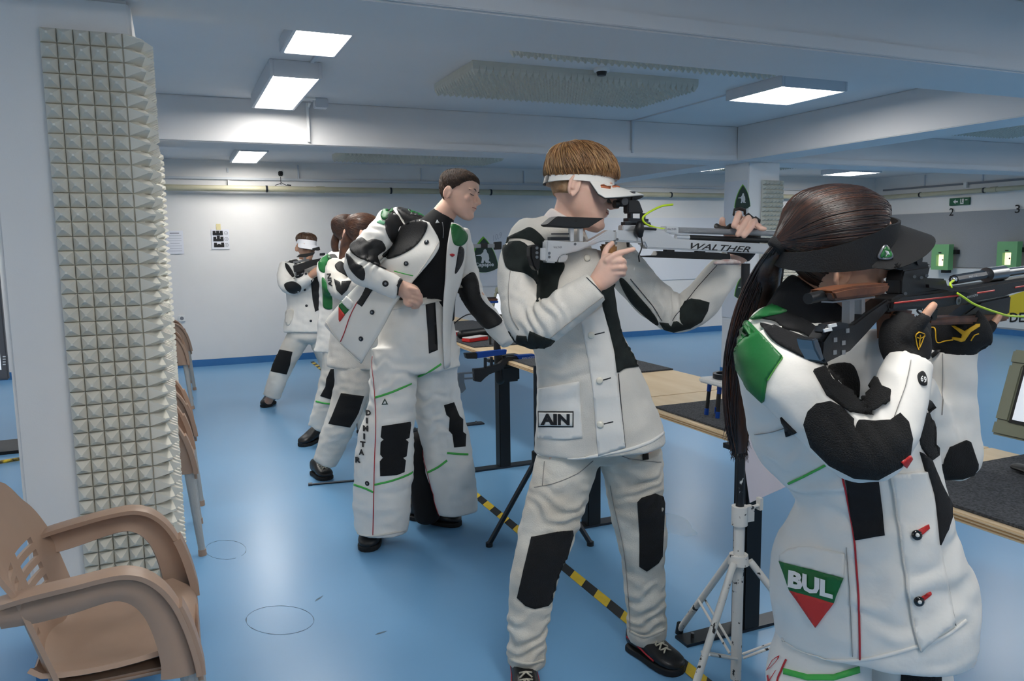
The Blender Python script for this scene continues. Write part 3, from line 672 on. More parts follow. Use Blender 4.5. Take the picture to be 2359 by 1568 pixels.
def remesh(mb, name, m, parent, voxel=.008, smooth=6, fold=0, fscale=9, seed=0, dec=None, fn=None, creases=()):
    me = bpy.data.meshes.new(name); me.from_pydata([tuple(v) for v in mb.v], [], mb.f)
    bm = bmesh.new(); bm.from_mesh(me); bmesh.ops.recalc_face_normals(bm, faces=bm.faces); bm.to_mesh(me); bm.free()
    ob = bpy.data.objects.new(name, me); COL.objects.link(ob)
    r = ob.modifiers.new('r', 'REMESH'); r.mode = 'VOXEL'; r.voxel_size = voxel; r.adaptivity = 0
    s = ob.modifiers.new('s', 'SMOOTH'); s.factor = .5; s.iterations = smooth
    if dec: d = ob.modifiers.new('d', 'DECIMATE'); d.ratio = dec
    dg = bpy.context.evaluated_depsgraph_get(); dg.update()
    m2 = bpy.data.meshes.new_from_object(ob.evaluated_get(dg)); bpy.data.objects.remove(ob); bpy.data.meshes.remove(me)
    m2.name = name
    if fold:
        CRS = [(at(x, y, n), (at(x+dx*9, y+dy*9, n)-at(x, y, n)).normalized(), R_, amp, wl) for x, y, n, dx, dy, R_, amp, wl in creases]
        off = Vector((seed*3.7, seed*1.3, seed*5.1)); n_ = len(m2.vertices); co = [0.0]*(3*n_); nr = [0.0]*(3*n_)
        m2.vertices.foreach_get('co', co); m2.vertices.foreach_get('normal', nr)
        for i in range(n_):
            q = Vector(co[3*i:3*i+3])*fscale+off; d = fold*(noise.noise(q)+.5*noise.noise(Vector((q.x*2.1, q.y*2.1, q.z*3.3))))
            for c, ax, R_, amp, wl in CRS:
                e = Vector(co[3*i:3*i+3])-c; w = e.length_squared/(R_*R_)
                if w < 4: d += amp*math.exp(-w)*math.sin(6.283*(e.dot(ax)/wl+.9*noise.noise(e*14+off)))
            for k in (0, 1, 2): co[3*i+k] += nr[3*i+k]*d
        m2.vertices.foreach_set('co', co); m2.update()
    if fn:
        for v in m2.vertices: fn(v)
    m2.materials.clear(); m2.materials.append(m)
    m2.polygons.foreach_set('use_smooth', [True]*len(m2.polygons))
    o = bpy.data.objects.new(name, m2); COL.objects.link(o); m2.update()
    return fin(o, parent)
class Surf:
    """surface to sew pieces on: finds the point of a garment under a pixel of the layout"""
    def __init__(s, *obs, gap=.11):
        V, P = [], []; s.gap = gap
        for o in obs:
            me = o.data; k = len(V); V += [v.co.copy() for v in me.vertices]; P += [[i+k for i in p.vertices] for p in me.polygons]
        s.t = BVHTree.FromPolygons(V, P)
    def hit(s, px, py):
        d = ray(px, py).normalized(); l, nn, i, dd = s.t.ray_cast(CC, d)
        if l is None:
            return None
        if nn.dot(d) > 0: nn = -nn
        return l, nn
    def near(s, px, py, ref):
        h = s.hit(px, py)
        if h and (ref is None or abs(dep(h[0])-dep(ref)) < s.gap): return h
        d = ray(px, py).normalized(); p = CC+d*((ref-CC).length) if ref is not None else CC+d*2
        l, nn, i, dd = s.t.find_nearest(p)
        for _ in range(4): p = CC+d*((l-CC).dot(d)); l, nn, i, dd = s.t.find_nearest(p)
        if nn.dot(d) > .3: nn = -nn
        return l, nn
def smooth_poly(pts, k=4): 
    P = list(pts); n = len(P); out = []
    for i in range(n):
        a, b, c, d = P[i-1], P[i], P[(i+1) % n], P[(i+2) % n]
        for q in range(k):
            t = q/k; out.append(tuple(.5*((2*b[j])+(c[j]-a[j])*t+(2*a[j]-5*b[j]+4*c[j]-d[j])*t*t+(3*b[j]-a[j]-3*c[j]+d[j])*t**3) for j in (0, 1)))
    return out
def inside(x, y, P):
    c = False; n = len(P)
    for i in range(n):
        x1, y1 = P[i]; x2, y2 = P[i-1]
        if (y1 > y) != (y2 > y) and x < (x2-x1)*(y-y1)/(y2-y1)+x1: c = not c
    return c
def sew(surf, name, poly, m, parent, step=7, lift=.0035, smooth=True, label=None):
    """a sewn-on patch: outline given in layout pixels, laid on the garment, with real thickness"""
    P = smooth_poly(poly) if smooth else list(poly)
    D = []
    for i in range(len(P)):
        a, b = P[i], P[(i+1) % len(P)]; L = math.hypot(b[0]-a[0], b[1]-a[1]); k = max(1, int(L/step))
        D += [(a[0]+(b[0]-a[0])*q/k, a[1]+(b[1]-a[1])*q/k) for q in range(k)]
    pts = [Vector(p) for p in D]; nb = len(pts)
    x0, x1 = min(p.x for p in pts), max(p.x for p in pts); y0, y1 = min(p.y for p in pts), max(p.y for p in pts)
    x = x0+step*.5
    while x < x1:
        y = y0+step*.5
        while y < y1:
            if inside(x, y, D) and min((x-p.x)**2+(y-p.y)**2 for p in pts[:nb]) > (step*.45)**2: pts.append(Vector((x, y)))
            y += step
        x += step
    res = delaunay_2d_cdt(pts, [(i, (i+1) % nb) for i in range(nb)], [], 0, 1e-4)
    vs, fs = res[0], res[2]
    fs = [f for f in fs if inside(sum(vs[i].x for i in f)/len(f), sum(vs[i].y for i in f)/len(f), D)]
    ref = None; cx, cy = sum(p[0] for p in D)/nb, sum(p[1] for p in D)/nb
    h = surf.hit(cx, cy)
    if h: ref = h[0]
    else:
        for p in D:
            h = surf.hit(*p)
            if h: ref = h[0]; break
    top, bot = [], []
    for v in vs:
        l, nn = surf.near(v.x, v.y, ref); top.append(l+nn*lift); bot.append(l-nn*.003)
    n = len(vs); F_ = [list(f) for f in fs] + [[i+n for i in f][::-1] for f in fs]
    ed = {}
    for f in fs:
        for i in range(len(f)): ed[(f[i], f[(i+1) % len(f)])] = 1
    for (a, b) in ed:
        if (b, a) not in ed: F_.append([a, a+n, b+n, b])
    o = build(MB().add(top+bot, F_), name, m, parent, smooth='all')
    if label: o['label'] = label
    return o
def piping(surf, name, pts, wpx, m, parent, lift=.002, flat=.35):
    """a stitched line or ribbon following the garment"""
    D = []
    pts = cr([tuple(p) for p in pts], 5) if len(pts) > 2 else pts
    for i in range(len(pts)-1):
        a, b = pts[i], pts[i+1]; k = max(1, int(math.hypot(b[0]-a[0], b[1]-a[1])/8))
        D += [(a[0]+(b[0]-a[0])*q/k, a[1]+(b[1]-a[1])*q/k) for q in range(k)]
    D.append(tuple(pts[-1])); ref = None; C = []; N = []
    for p in [D[len(D)//2]]+D:
        hq = surf.hit(*p)
        if hq: ref = hq[0]; break
    for p in D:
        l, nn = surf.near(p[0], p[1], ref); ref = l; C.append(l+nn*lift); N.append(nn)
    rings = []
    for i in range(len(C)):
        t = (C[min(i+1, len(C)-1)]-C[max(i-1, 0)]).normalized(); u = t.cross(N[i]).normalized(); r = wpx/2*dep(C[i])/F
        rings.append([C[i]+u*(r*math.cos(2*math.pi*j/8))+N[i]*(max(r*flat, .0012)*math.sin(2*math.pi*j/8)) for j in range(8)])
    return build(MB().rings(rings), name, m, parent, smooth='all')
def sew_text(surf, s, o, r, u, m, parent, bold=.02, lift=.004, name='lettering', shear=0):
    v, f = text2d(s, bold, shear, 2); V = []; ref = None
    for a, b in v:
        l, nn = surf.near(o[0]+r[0]*a+u[0]*b, o[1]+r[1]*a+u[1]*b, ref); ref = ref or l; V.append(l+nn*lift)
    return build(MB().add(V, f), name, m, parent)
def stud(surf, px, py, rpx, m, parent, name='button', h=.5, m2=None, lift=0):
    l, nn = surf.near(px, py, None); l = l+nn*lift; r = rpx*dep(l)/F
    mb = MB().tube([l-nn*.002, l+nn*r*h*.6, l+nn*r*h, l+nn*r*h*1.15], [r*.9, r, r*.8, r*.3], 14)
    o = build(mb, name, m, parent, smooth='all')
    if m2: build(MB().tube([l+nn*r*h*1.0, l+nn*r*h*1.35], [r*.42, r*.35], 10), 'button_centre', m2, o, smooth='all')
    return o
# ---- heads
class Head:
    def __init__(s, px, py, n, fw, up, size=1.0):
        s.o = at(px, py, n); s.f = Vector(fw).normalized(); up = Vector(up); s.u = (up-s.f*up.dot(s.f)).normalized(); s.l = s.u.cross(s.f); s.k = size
    def p(s, x, y, z): return s.o+(s.f*x+s.l*y+s.u*(z-.10))*s.k
SL = [(-.006, .082, .05, .014, .066), (.004, .09, .024, .03, .058), (.02, .0945, -.002, .042, .042), (.04, .0905, -.03, .052, .03), (.06, .0915, -.05, .058, .015), (.08, .0905, -.07, .063, .0), (.10, .088, -.083, .067, 0),
      (.12, .083, -.091, .069, 0), (.138, .094, -.096, .072, -.005), (.16, .0945, -.098, .0755, -.01), (.18, .087, -.095, .0745, -.012), (.2, .07, -.082, .065, -.012), (.213, .048, -.062, .05, -.01), (.221, .024, -.038, .03, -.008), (.225, .004, -.02, .01, -.008)]
def head_ring(z, sc=1.0, n=32, add=0):
    i = max(0, min(len(SL)-2, next((q for q in range(len(SL)-1) if SL[q+1][0] >= z), len(SL)-2))); a, b = SL[i], SL[i+1]; t = min(1, max(0, (z-a[0])/(b[0]-a[0])))
    xf, xb, w, xc = [a[j]*(1-t)+b[j]*t for j in (1, 2, 3, 4)]; out = []
    for j in range(n):
        th = 2*math.pi*j/n; c, s = math.cos(th), math.sin(th); e = .92
        x = xc+((xf-xc+add) if c > 0 else (xc-xb+add))*sc*math.copysign(abs(c)**e, c); out.append((x, (w+add)*sc*math.copysign(abs(s)**e, s), z))
    return out
def head_mesh(mb, h, ear_sides=(1, -1), nose=1.03):
    zs = [s[0] for s in SL]; zz = []
    for a, b in zip(zs, zs[1:]): zz += [a, (a+b)/2]
    zz.append(zs[-1])
    mb.rings([[h.p(*q) for q in head_ring(z)] for z in zz])
    R = Matrix((h.f, h.l, h.u)).transposed()
    mb.tube([h.p(.086, 0, .130), h.p(.096, 0, .112), h.p(.106*nose+.001, 0, .095), h.p(.1125*nose, 0, .085), h.p(.104, 0, .077)], [q*h.k for q in (.007, .0085, .0095, .0105, .008)], 10, side=h.l, round_ends=True)
    for s in (1, -1):
        mb.ball(h.p(.097, s*.010, .080), [q*h.k for q in (.011, .008, .0075)], 10, R)
        mb.ball(h.p(.078, s*.034, .137), [q*h.k for q in (.013, .022, .007)], 10, R)
        mb.ball(h.p(.074, s*.033, .118), [q*h.k for q in (.0125, .015, .009)], 10, R)
        mb.ball(h.p(.066, s*.042, .092), [q*h.k for q in (.018, .017, .017)], 10, R)
    mb.ball(h.p(.0955, 0, .0605), [q*h.k for q in (.0065, .021, .0055)], 12, R); mb.ball(h.p(.0935, 0, .0495), [q*h.k for q in (.0068, .019, .006)], 12, R)
    mb.ball(h.p(.086, 0, .016), [q*h.k for q in (.013, .018, .014)], 12, R)
    for s in ear_sides:
        pts = []
        for i in range(12):
            a = math.radians(-60+i*27.5); pts.append(h.p(-.028-.0165*math.cos(a+.4)-.004*math.sin(a), s*(.0745+.009*max(0, math.cos(a+.4))), .102+.031*math.sin(a)))
        mb.tube(pts, [q*h.k for q in (.004, .005, .0052, .0052, .0052, .0052, .0052, .005, .005, .0048, .0044, .004)], 8, round_ends=True)
        mb.ball(h.p(-.026, s*.0735, .076), [q*h.k for q in (.0075, .005, .009)], 10, R); mb.ball(h.p(-.026, s*.072, .1), [q*h.k for q in (.017, .0045, .027)], 12, R)
        mb.tube([h.p(-.018, s*.0775, .122), h.p(-.030, s*.079, .112), h.p(-.031, s*.079, .092)], .0033*h.k, 6, round_ends=True)
def finger(mb, pts, r0, r1, n=10):
    P = cr([tuple(p) for p in pts], 3); m = len(P); mb.tube(P, [r0+(r1-r0)*i/(m-1) for i in range(m)], n, round_ends=True)
def fpx(mb, pts, r0, r1):        # finger through layout pixels (px, py, n), radii in px
    c = [at(*p) for p in pts]; finger(mb, c, r0*dep(c[0])/F, r1*dep(c[0])/F)
# ---- hair made of many locks
def locks(h, name, m, parent, count, zmin, length, rad, lift, crown=(-.035, 0, .222), fwd=.25, seed=1, cap=1.05, zfn=None, jitter=.25, droop=.35, add=.004, tints=None, capmin=.25, ends=(-.016, .008)):
    rnd = random.Random(seed); mb = MB(); LK = [MB() for _ in (tints or [0])]
    zf = zfn or (lambda x, y: zmin)
    N = 36; R = []
    for i in range(12):
        t = i/11; ring = []
        for j in range(N):
            base = head_ring(.16, 1, N)[j]; z0 = zf(base[0], base[1]); z = z0+(.2249-z0)*t
            q = head_ring(min(z, .2245), 1.0, N, add*min(1, capmin+1.6*t))[j]; ring.append(h.p(q[0], q[1], q[2]+add*t*1.3))
        R.append(ring)
    mb.rings(R)
    o = build(mb, name, m, parent, smooth='all'); HB_ = Surf(o, gap=9).t; c0 = h.p(-.01, 0, .15)
    toL = lambda v: Vector(((v-h.o).dot(h.f)/h.k, (v-h.o).dot(h.l)/h.k, (v-h.o).dot(h.u)/h.k+.10))
    dc = (h.p(*crown)-c0).normalized()
    for i in range(count):
        while True:
            d0 = Vector((rnd.gauss(0, 1), rnd.gauss(0, 1), rnd.gauss(0, 1))).normalized()
            if d0.dot(h.u) > -.15: break
        ax = dc.cross(d0)
        if ax.length < .02: ax = h.l.copy()
        ax.normalize(); ax = (ax+Vector((rnd.uniform(-1, 1), rnd.uniform(-1, 1), rnd.uniform(-1, 1)))*jitter*.6).normalized()
        sw = length/.10*rnd.uniform(.6, 1.2); K = 7; pts = []; dl = rnd.uniform(*ends); lf = rnd.uniform(.3, 1.3)
        for q in range(K):
            t = q/(K-1); d = Matrix.Rotation(sw*t, 3, ax) @ d0; l, nn, ii, dd = HB_.ray_cast(c0+d*.4, -d)
            if l is None: break
            L = toL(l)
            if L.z < zf(L.x, L.y)+dl and q > 1: break
            pts.append(l+nn*(-.002+lift*lf*(.15+t*.85*(1-.45*t))*min(1, max(.3, capmin)+max(0, L.z-zf(L.x, L.y))/.03)))
        if len(pts) < 3: continue
        r = rad*rnd.uniform(.6, 1.3); n_ = len(pts); LK[rnd.randrange(len(LK))].tube(pts, [r*.7]+[r]*(n_-2)+[r*.15], 5, b=.7)
    for q, k in zip(tints or [m], LK): build(k, 'hair_locks', q, o, smooth='all')['kind'] = 'stuff'
    return o
def visor(h, parent, m, m_under, band_w=.034, bill=.075, tilt=-.10, z0=.150, droop=.45, m_strap=None, wrap=1.25, label=None, span=None, zb=0, wing=.022):
    """cap band round the head and a curved bill; tilt lowers the front"""
    N = 64; th0 = math.pi if m_strap is None else math.radians(160)
    def pt(a, dz, out):
        x = (.098 if math.cos(a) > 0 else .102)*math.cos(a)+(-.003); y = .0785*math.sin(a); nn = Vector((math.cos(a)/.098, math.sin(a)/.0785, 0)).normalized()
        zz = z0+dz+tilt*x+zb*math.sin(a)**2; return h.p(x+nn.x*out, y+nn.y*out, zz)
    rings = []
    for i in range(N+1):
        a = -th0+2*th0*i/N; w = band_w*(.6+.4*max(0, math.cos(a/1.25)))
        rings.append([pt(a, -w/2, .0005), pt(a, w/2, -.001), pt(a, w/2, .004), pt(a, -w/2, .006)])
    closed = m_strap is None
    band = build(MB().rings(rings if not closed else rings[:-1], closed=closed), 'visor_band', m, parent, smooth=True)
    if label: band['label'] = label
    if m_strap:
        rings = []
        for i in range(13):
            a = math.radians(156+48*i/12); rings.append([pt(a, -.011, .0005), pt(a, .011, -.001), pt(a, .011, .005), pt(a, -.011, .006)])
        build(MB().rings(rings), 'strap', m_strap, band, smooth=True)
    # bill
    nu, nv = 27, 9; P = []
    for i in range(nu):
        a = -wrap+2*wrap*i/(nu-1); row = []; L = bill*max(.0, math.cos(a/wrap*math.pi/2))**.55+.002
        for j in range(nv):
            t = j/(nv-1); base = pt(a, -band_w/2+.004, .004); f2 = Vector((math.cos(a*.75), math.sin(a*.75)*.75, 0))
            q = base+(h.f*f2.x+h.l*f2.y)*(L*t*h.k)-h.u*(droop*L*t*h.k*(.5+.7*t))-h.u*(wing*h.k*math.sin(a)**2*t*min(1, (L/bill)*2.2))
            row.append(q)
        P.append(row)
    bl = build(shell(P, nu, nv, .0035), 'bill', m, band, smooth=True)
    P2 = [[q-h.u*.0032 for q in row] for row in P]
    build(shell(P2, nu, nv, .0015), 'bill_lining', m_under, band, smooth=True)
    return band
# ---- shoes
def shoe(parent, heel, toe, w, m, msole, mlace=None, h=.095, label=None, stripe=None):
    heel, toe = Vector(heel), Vector(toe); d = (toe-heel); L = d.length; f = d.normalized(); l = Z.cross(f)
    def ring(t, wid, z0, z1, e=2.6, n=18): 
        c = heel+f*(L*t); o = []
        for j in range(n):
            a = 2*math.pi*j/n; cx, sz = math.cos(a), math.sin(a)
            o.append(c+l*(wid*math.copysign(abs(cx)**(2/e), cx))+Z*((z0+z1)/2+(z1-z0)/2*math.copysign(abs(sz)**(2/e), sz)))
        return o
    secs = [(-.02, .5, .03, .7), (.0, .72, .022, .95), (.1, .82, .02, 1.0), (.28, .82, .02, .98), (.42, .86, .02, .86), (.6, .98, .02, .68), (.78, 1.0, .02, .56), (.9, .86, .02, .50), (.97, .6, .022, .42), (1.0, .3, .026, .34)]
    up = build(MB().rings([ring(t, w/2*a, z0, h*z1) for t, a, z0, z1 in secs]), 'shoe', m, parent, smooth='all')
    if label: up['label'] = label
    build(MB().rings([ring(t, w/2*(a*1.0+.05), 0.0, .026, 6) for t, a, z0, z1 in secs]), 'sole', msole, up, smooth=True)
    if mlace:
        for k in range(4):
            t = .42+.085*k; z = h*(.90-.09*k)-.004; c = heel+f*(L*t)+Z*z; q = w*.2
            for s in (-1, 1):
                build(MB().tube([c-l*(q*s)-f*.002, c+Z*.008+f*.006, c+l*(q*s)+f*.016-Z*.006], .0032, 6), 'lace', mlace, up, smooth='all')
    if stripe:
        for s in (-1, 1):
            pts = [heel+f*(L*t)+l*(s*w/2*(.86 if t < .5 else .97))+Z*z for t, z in ((.05, .062), (.25, .055), (.5, .042), (.66, .034))]
            build(MB().tube(pts, .004, 6, b=.5, side=Z), 'side_stripe', stripe, up, smooth='all')
    return up
# ---- materials for people
M_skin = mat('skin_fair', 'e6bca8', .52, var=.07, vscale=16, bump=.05, bscale=260, sss=.18)
M_skin2 = mat('skin_pale', 'e0b49e', .52, var=.07, vscale=16, bump=.05, bscale=260, sss=.18)
M_skin3 = mat('skin_tan', 'cfa086', .5, var=.07, vscale=16, bump=.05, bscale=260, sss=.18)
M_leather = mat('white_leather', 'e9e6e0', .5, var=.05, vscale=6, bump=.18, bscale=70)
M_canvas = mat('white_canvas', 'e4e0d8', .75, col2='cfc9bf', vscale=4, bump=.3, bscale=320)
M_worn = mat('worn_canvas', 'ddd8cd', .8, col2='bdb5a8', vscale=5, bump=.35, bscale=260)
M_suede = mat('dark_suede', '1c2522', .9, col2='0e1413', vscale=26, bump=.3, bscale=300)
M_rubber = mat('black_grip_rubber', '0b0b0c', .85, bump=.9, bscale=420)
M_bknit = mat('black_knit', '101114', .9, bump=.3, bscale=500)
M_green = mat('green_leather', '14692f', .45, var=.1, vscale=12, bump=.1, bscale=120)
M_gline = mat('light_green_trim', '49b24d', .5)
M_redpipe = mat('red_piping', 'b3202a', .5)
M_seam = mat('seam_thread', '8f8b86', .8)
M_dseam = mat('dark_seam', '23262a', .8)
M_lip = mat('lip', 'a8625a', .5)
M_lash = mat('lash_dark', '2a1d18', .7)
M_shoeb = mat('black_shoe_leather', '101012', .4, bump=.15, bscale=120)
M_sole = mat('black_sole', '0a0a0b', .7)
M_lace = mat('pale_lace', 'b8b2a2', .8)
M_wood = mat('walnut', '6b4028', .4, col2='4a2a18', vscale=5, stretch=(8, 1, 8))
M_cord = mat('lime_cord', 'c4e22a', .4)
def hairmat(name, c1, c2, stretch): return mat(name, c1, .38, col2=c2, vscale=26, stretch=stretch, spec=.6, bump=.25, bscale=90)
M_hair_r = hairmat('ginger_hair', '9c7148', '6b4525', (1, 1, .5))
M_hair_b = hairmat('dark_brown_hair', '3a2417', '1d120c', (1, 1, .5))
M_hair_g = hairmat('chestnut_hair', '4a2a1a', '1e0f0a', (1, 1, .35))
M_hair_m = mat('cropped_hair', '3b281c', .7, col2='241811', vscale=60, bump=.7, bscale=500)
def skinface(h, parent, side, mouth=True, lid=True, open_eye=False, brow=None):
    """brow, lash line and lips as thin pieces on the face, for the given side(s)"""
    for s in side:
        if brow:
            build(MB().tube([h.p(.0915, s*.013, .1365), h.p(.090, s*.028, .1425), h.p(.0795, s*.045, .139), h.p(.070, s*.054, .132)], [.0022*h.k, .0032*h.k, .0028*h.k, .0012*h.k], 6), 'eyebrow', brow, parent, smooth='all')
        build(MB().tube([h.p(.0855, s*.019, .1145), h.p(.0878, s*.03, .1115), h.p(.083, s*.041, .1125), h.p(.0765, s*.047, .1145)], .0016*h.k, 6), 'eyelashes', M_lash, parent, smooth='all')
    if mouth:
        build(MB().tube([h.p(.0905, .022, .0552), h.p(.0985, .010, .0558), h.p(.1003, 0, .0555), h.p(.0985, -.010, .0558), h.p(.0905, -.022, .0552)], [.001*h.k, .0026*h.k, .0028*h.k, .0026*h.k, .001*h.k], 6), 'lips', M_lip, parent, smooth='all')
# ================================================================== shooter in the worn white suit (AIN), silver rifle
def nof(p): return Vector(p).dot(NH)
YR = 2.06                                     # the silver rifle lies in the plane y = YR, pointing down range
def rn(px, py, dy=0): return nof(onplane(px, py, 1, YR+dy))
boy = empty('person', (1.25, 2.25, 0), 'redhead person in a worn white shooting suit aiming a silver rifle', 'person')
fb = (CR*math.cos(.20)-CU*math.sin(.20)+CF*.10); ub = CU*math.cos(.2)+CR*math.sin(.2)
hb = Head(1333, 443, 2.45, fb, ub, 1.03)
B = MB(); head_mesh(B, hb, nose=1.09)
limb(B, [(1316, 470, 2.46, 35, 1), (1306, 505, 2.47, 36, 1), (1300, 560, 2.48, 60, .9), (1300, 640, 2.48, 85, .62), (1320, 760, 2.48, 80, .6), (1365, 900, 2.5, 90, .6), (1380, 1010, 2.5, 100, .6)], k=3)
limb(B, [(1215, 590, 2.45, 30, 1), (1205, 680, 2.38, 28, 1), (1228, 745, 2.30, 26, 1), (1310, 700, 2.27, 24, 1), (1375, 652, 2.25, 21, .8), (1392, 638, 2.24, 23, .7)], k=3)
limb(B, [(1420, 600, 2.55, 28, 1), (1500, 685, 2.64, 26, 1), (1562, 718, 2.66, 25, 1), (1630, 665, 2.66, 23, 1), (1690, 602, 2.655, 20, 1), (1706, 575, 2.65, 22, 1)], k=3)
limb(B, [(1310, 1010, 2.48, 55, 1), (1270, 1200, 2.42, 42, 1), (1225, 1360, 2.4, 36, 1), (1214, 1515, 2.42, 28, 1)], k=3)
limb(B, [(1450, 1010, 2.52, 55, 1), (1472, 1200, 2.55, 40, 1), (1486, 1340, 2.58, 34, 1), (1492, 1480, 2.6, 26, 1)], k=3)
# right hand on the grip: back of the hand to the viewer, index along the trigger
N0 = 2.235
limb(B, [(1378, 650, N0+.012, 24, .75), (1396, 632, N0+.004, 30, .55), (1410, 612, N0, 32, .5), (1418, 596, N0+.003, 27, .55)], k=3)
fpx(B, [(1398, 600, N0-.012), (1418, 586, N0-.016), (1440, 579, N0-.012), (1459, 574, N0-.004)], 8.5, 6)
fpx(B, [(1412, 604, N0-.014), (1432, 600, N0-.02), (1437, 606, N0+.01), (1424, 608, N0+.04)], 8.2, 7)
fpx(B, [(1412, 617, N0-.014), (1434, 615, N0-.018), (1438, 620, N0+.012), (1424, 621, N0+.04)], 8.2, 7)
fpx(B, [(1408, 631, N0-.008), (1431, 628, N0-.012), (1435, 632, N0+.015), (1420, 633, N0+.04)], 7.6, 6.5)
fpx(B, [(1388, 615, N0+.01), (1392, 590, N0+.02), (1398, 572, N0+.04), (1410, 560, N0+.07)], 8.5, 6.5)
# left hand round the barrel: fingertips come over the top towards the viewer
nb = rn(1700, 540, -.02)
limb(B, [(1703, 590, 2.65, 22, 1), (1712, 565, 2.655, 30, .7), (1716, 535, 2.665, 32, .6), (1712, 508, 2.665, 26, .6)], k=3)
fpx(B, [(1702, 500, nb+.06), (1702, 492, nb+.02), (1697, 505, nb-.008), (1691, 520, nb-.018)], 8, 7)
fpx(B, [(1722, 502, nb+.06), (1722, 503, nb+.01), (1711, 520, nb-.016), (1700, 540, nb-.022)], 8, 6.5)
fpx(B, [(1738, 510, nb+.06), (1737, 510, nb+.01), (1727, 528, nb-.018), (1714, 543, nb-.022)], 8, 6.5)
fpx(B, [(1750, 522, nb+.06), (1746, 520, nb+.01), (1752, 526, nb-.01), (1761, 527, nb-.01)], 7, 5.5)
fpx(B, [(1695, 555, nb+.06), (1672, 535, nb+.05), (1664, 518, nb+.03), (1664, 506, nb+.02)], 9, 7)
body = remesh(B, 'body', M_skin, boy, .0034, 2)
body['label'] = 'fair skinned face, neck and hands'
# trousers
Tm = MB()
limb(Tm, [(1375, 960, 2.5, 105, .6), (1378, 1000, 2.5, 125, .6), (1380, 1020, 2.5, 130, .6)])
limb(Tm, [(1312, 1040, 2.49, 72, .95), (1290, 1125, 2.46, 69, .95), (1262, 1215, 2.43, 63, .95), (1235, 1310, 2.41, 57, .95), (1219, 1400, 2.405, 50, .95), (1213, 1470, 2.41, 46, .95), (1214, 1522, 2.42, 45, .95)], dome=.1)
limb(Tm, [(1452, 1040, 2.52, 72, .95), (1463, 1120, 2.54, 67, .95), (1473, 1205, 2.55, 59, .95), (1483, 1300, 2.565, 50, .95), (1488, 1380, 2.58, 46, .95), (1491, 1440, 2.59, 46, .95), (1492, 1463, 2.6, 46, .95)], dome=.1)
tr = remesh(Tm, 'trousers', M_worn, boy, .0075, 5, fold=.009, fscale=9, seed=1, creases=[(1215, 1480, 2.35, .2, 1, .1, .007, .05), (1490, 1420, 2.5, .2, 1, .1, .007, .05), (1300, 1180, 2.38, -.3, 1, .1, .006, .05), (1480, 1110, 2.46, .1, 1, .1, .005, .05)])
tr['label'] = 'worn off-white canvas trousers'
# jacket
J = MB()
limb(J, [(1302, 512, 2.47, 44, .95), (1292, 536, 2.47, 76, .8), (1280, 566, 2.47, 116, .62), (1284, 620, 2.46, 124, .6), (1306, 700, 2.45, 112, .66), (1330, 780, 2.45, 104, .72), (1352, 860, 2.46, 118, .7), (1367, 935, 2.47, 136, .64), (1378, 1000, 2.47, 149, .6), (1381, 1030, 2.47, 151, .6)], dome=.08)
limb(J, [(1206, 580, 2.43, 52, .95), (1195, 640, 2.38, 48, .95), (1198, 700, 2.32, 48, .95), (1222, 750, 2.28, 52, .9), (1262, 740, 2.25, 50, .9), (1310, 704, 2.24, 46, .9), (1350, 676, 2.24, 42, .9), (1374, 659, 2.24, 39, .9)], dome=.05)
limb(J, [(1408, 590, 2.53, 52, .9), (1450, 630, 2.58, 47, .9), (1500, 684, 2.63, 45, .9), (1556, 722, 2.655, 44, .9), (1606, 700, 2.66, 44, .9), (1646, 652, 2.66, 40, .9), (1680, 614, 2.655, 36, .9), (1692, 600, 2.65, 35, .9)], dome=.05)
def hemcut(v):
    # lower edge rises to the viewer's right
    pass
jk = remesh(J, 'jacket', M_canvas, boy, .0065, 5, fold=.0065, fscale=8, seed=3, creases=[(1232, 715, 2.2, 1, -.6, .085, .006, .035), (1560, 700, 2.58, 1, .15, .075, .006, .035), (1205, 640, 2.3, .3, 1, .08, .003, .05), (1300, 850, 2.3, .2, 1, .14, .003, .07)])
jk['label'] = 'worn off-white shooting jacket with dark suede panels'
# stand collar of white knit
limb_c = MB(); limb(limb_c, [(1308, 498, 2.465, 43, 1), (1300, 514, 2.468, 50, .95), (1296, 528, 2.47, 58, .85)], dome=.02)
cl = remesh(limb_c, 'undershirt_collar', mat('white_knit', 'e6dcd6', .85, bump=.3, bscale=400), boy, .005, 4)
S = Surf(jk, cl); ST = Surf(tr)
# suede panels and reinforcements (jacket)
sew(S, 'shoulder_panel', [(1163, 551), (1205, 530), (1222, 524), (1240, 535), (1256, 554), (1262, 580), (1246, 585), (1237, 571), (1225, 556), (1200, 549), (1176, 549)], M_suede, jk)
sew(S, 'upper_arm_panel', [(1160, 566), (1180, 557), (1203, 558), (1222, 575), (1232, 600), (1236, 625), (1238, 655), (1228, 642), (1205, 628), (1175, 622), (1163, 605)], M_suede, jk)
sew(S, 'chest_panel', [(1240, 585), (1262, 584), (1282, 600), (1298, 604), (1300, 618), (1289, 640), (1285, 660), (1279, 678), (1240, 704), (1236, 690), (1237, 655), (1240, 625)], M_suede, jk)
sew(S, 'right_front_panel', [(1386, 668), (1408, 652), (1420, 660), (1426, 690), (1434, 715), (1436, 740), (1440, 775), (1450, 795), (1462, 812), (1476, 841), (1440, 848), (1420, 856), (1415, 810), (1400, 750), (1388, 706)], M_suede, jk)
sew(S, 'elbow_patch', [(1167, 765), (1182, 776), (1188, 790), (1191, 772), (1213, 774), (1216, 791), (1220, 762), (1250, 775), (1278, 784), (1262, 800), (1240, 811), (1205, 806), (1178, 793)], M_suede, jk, smooth=False, step=6)
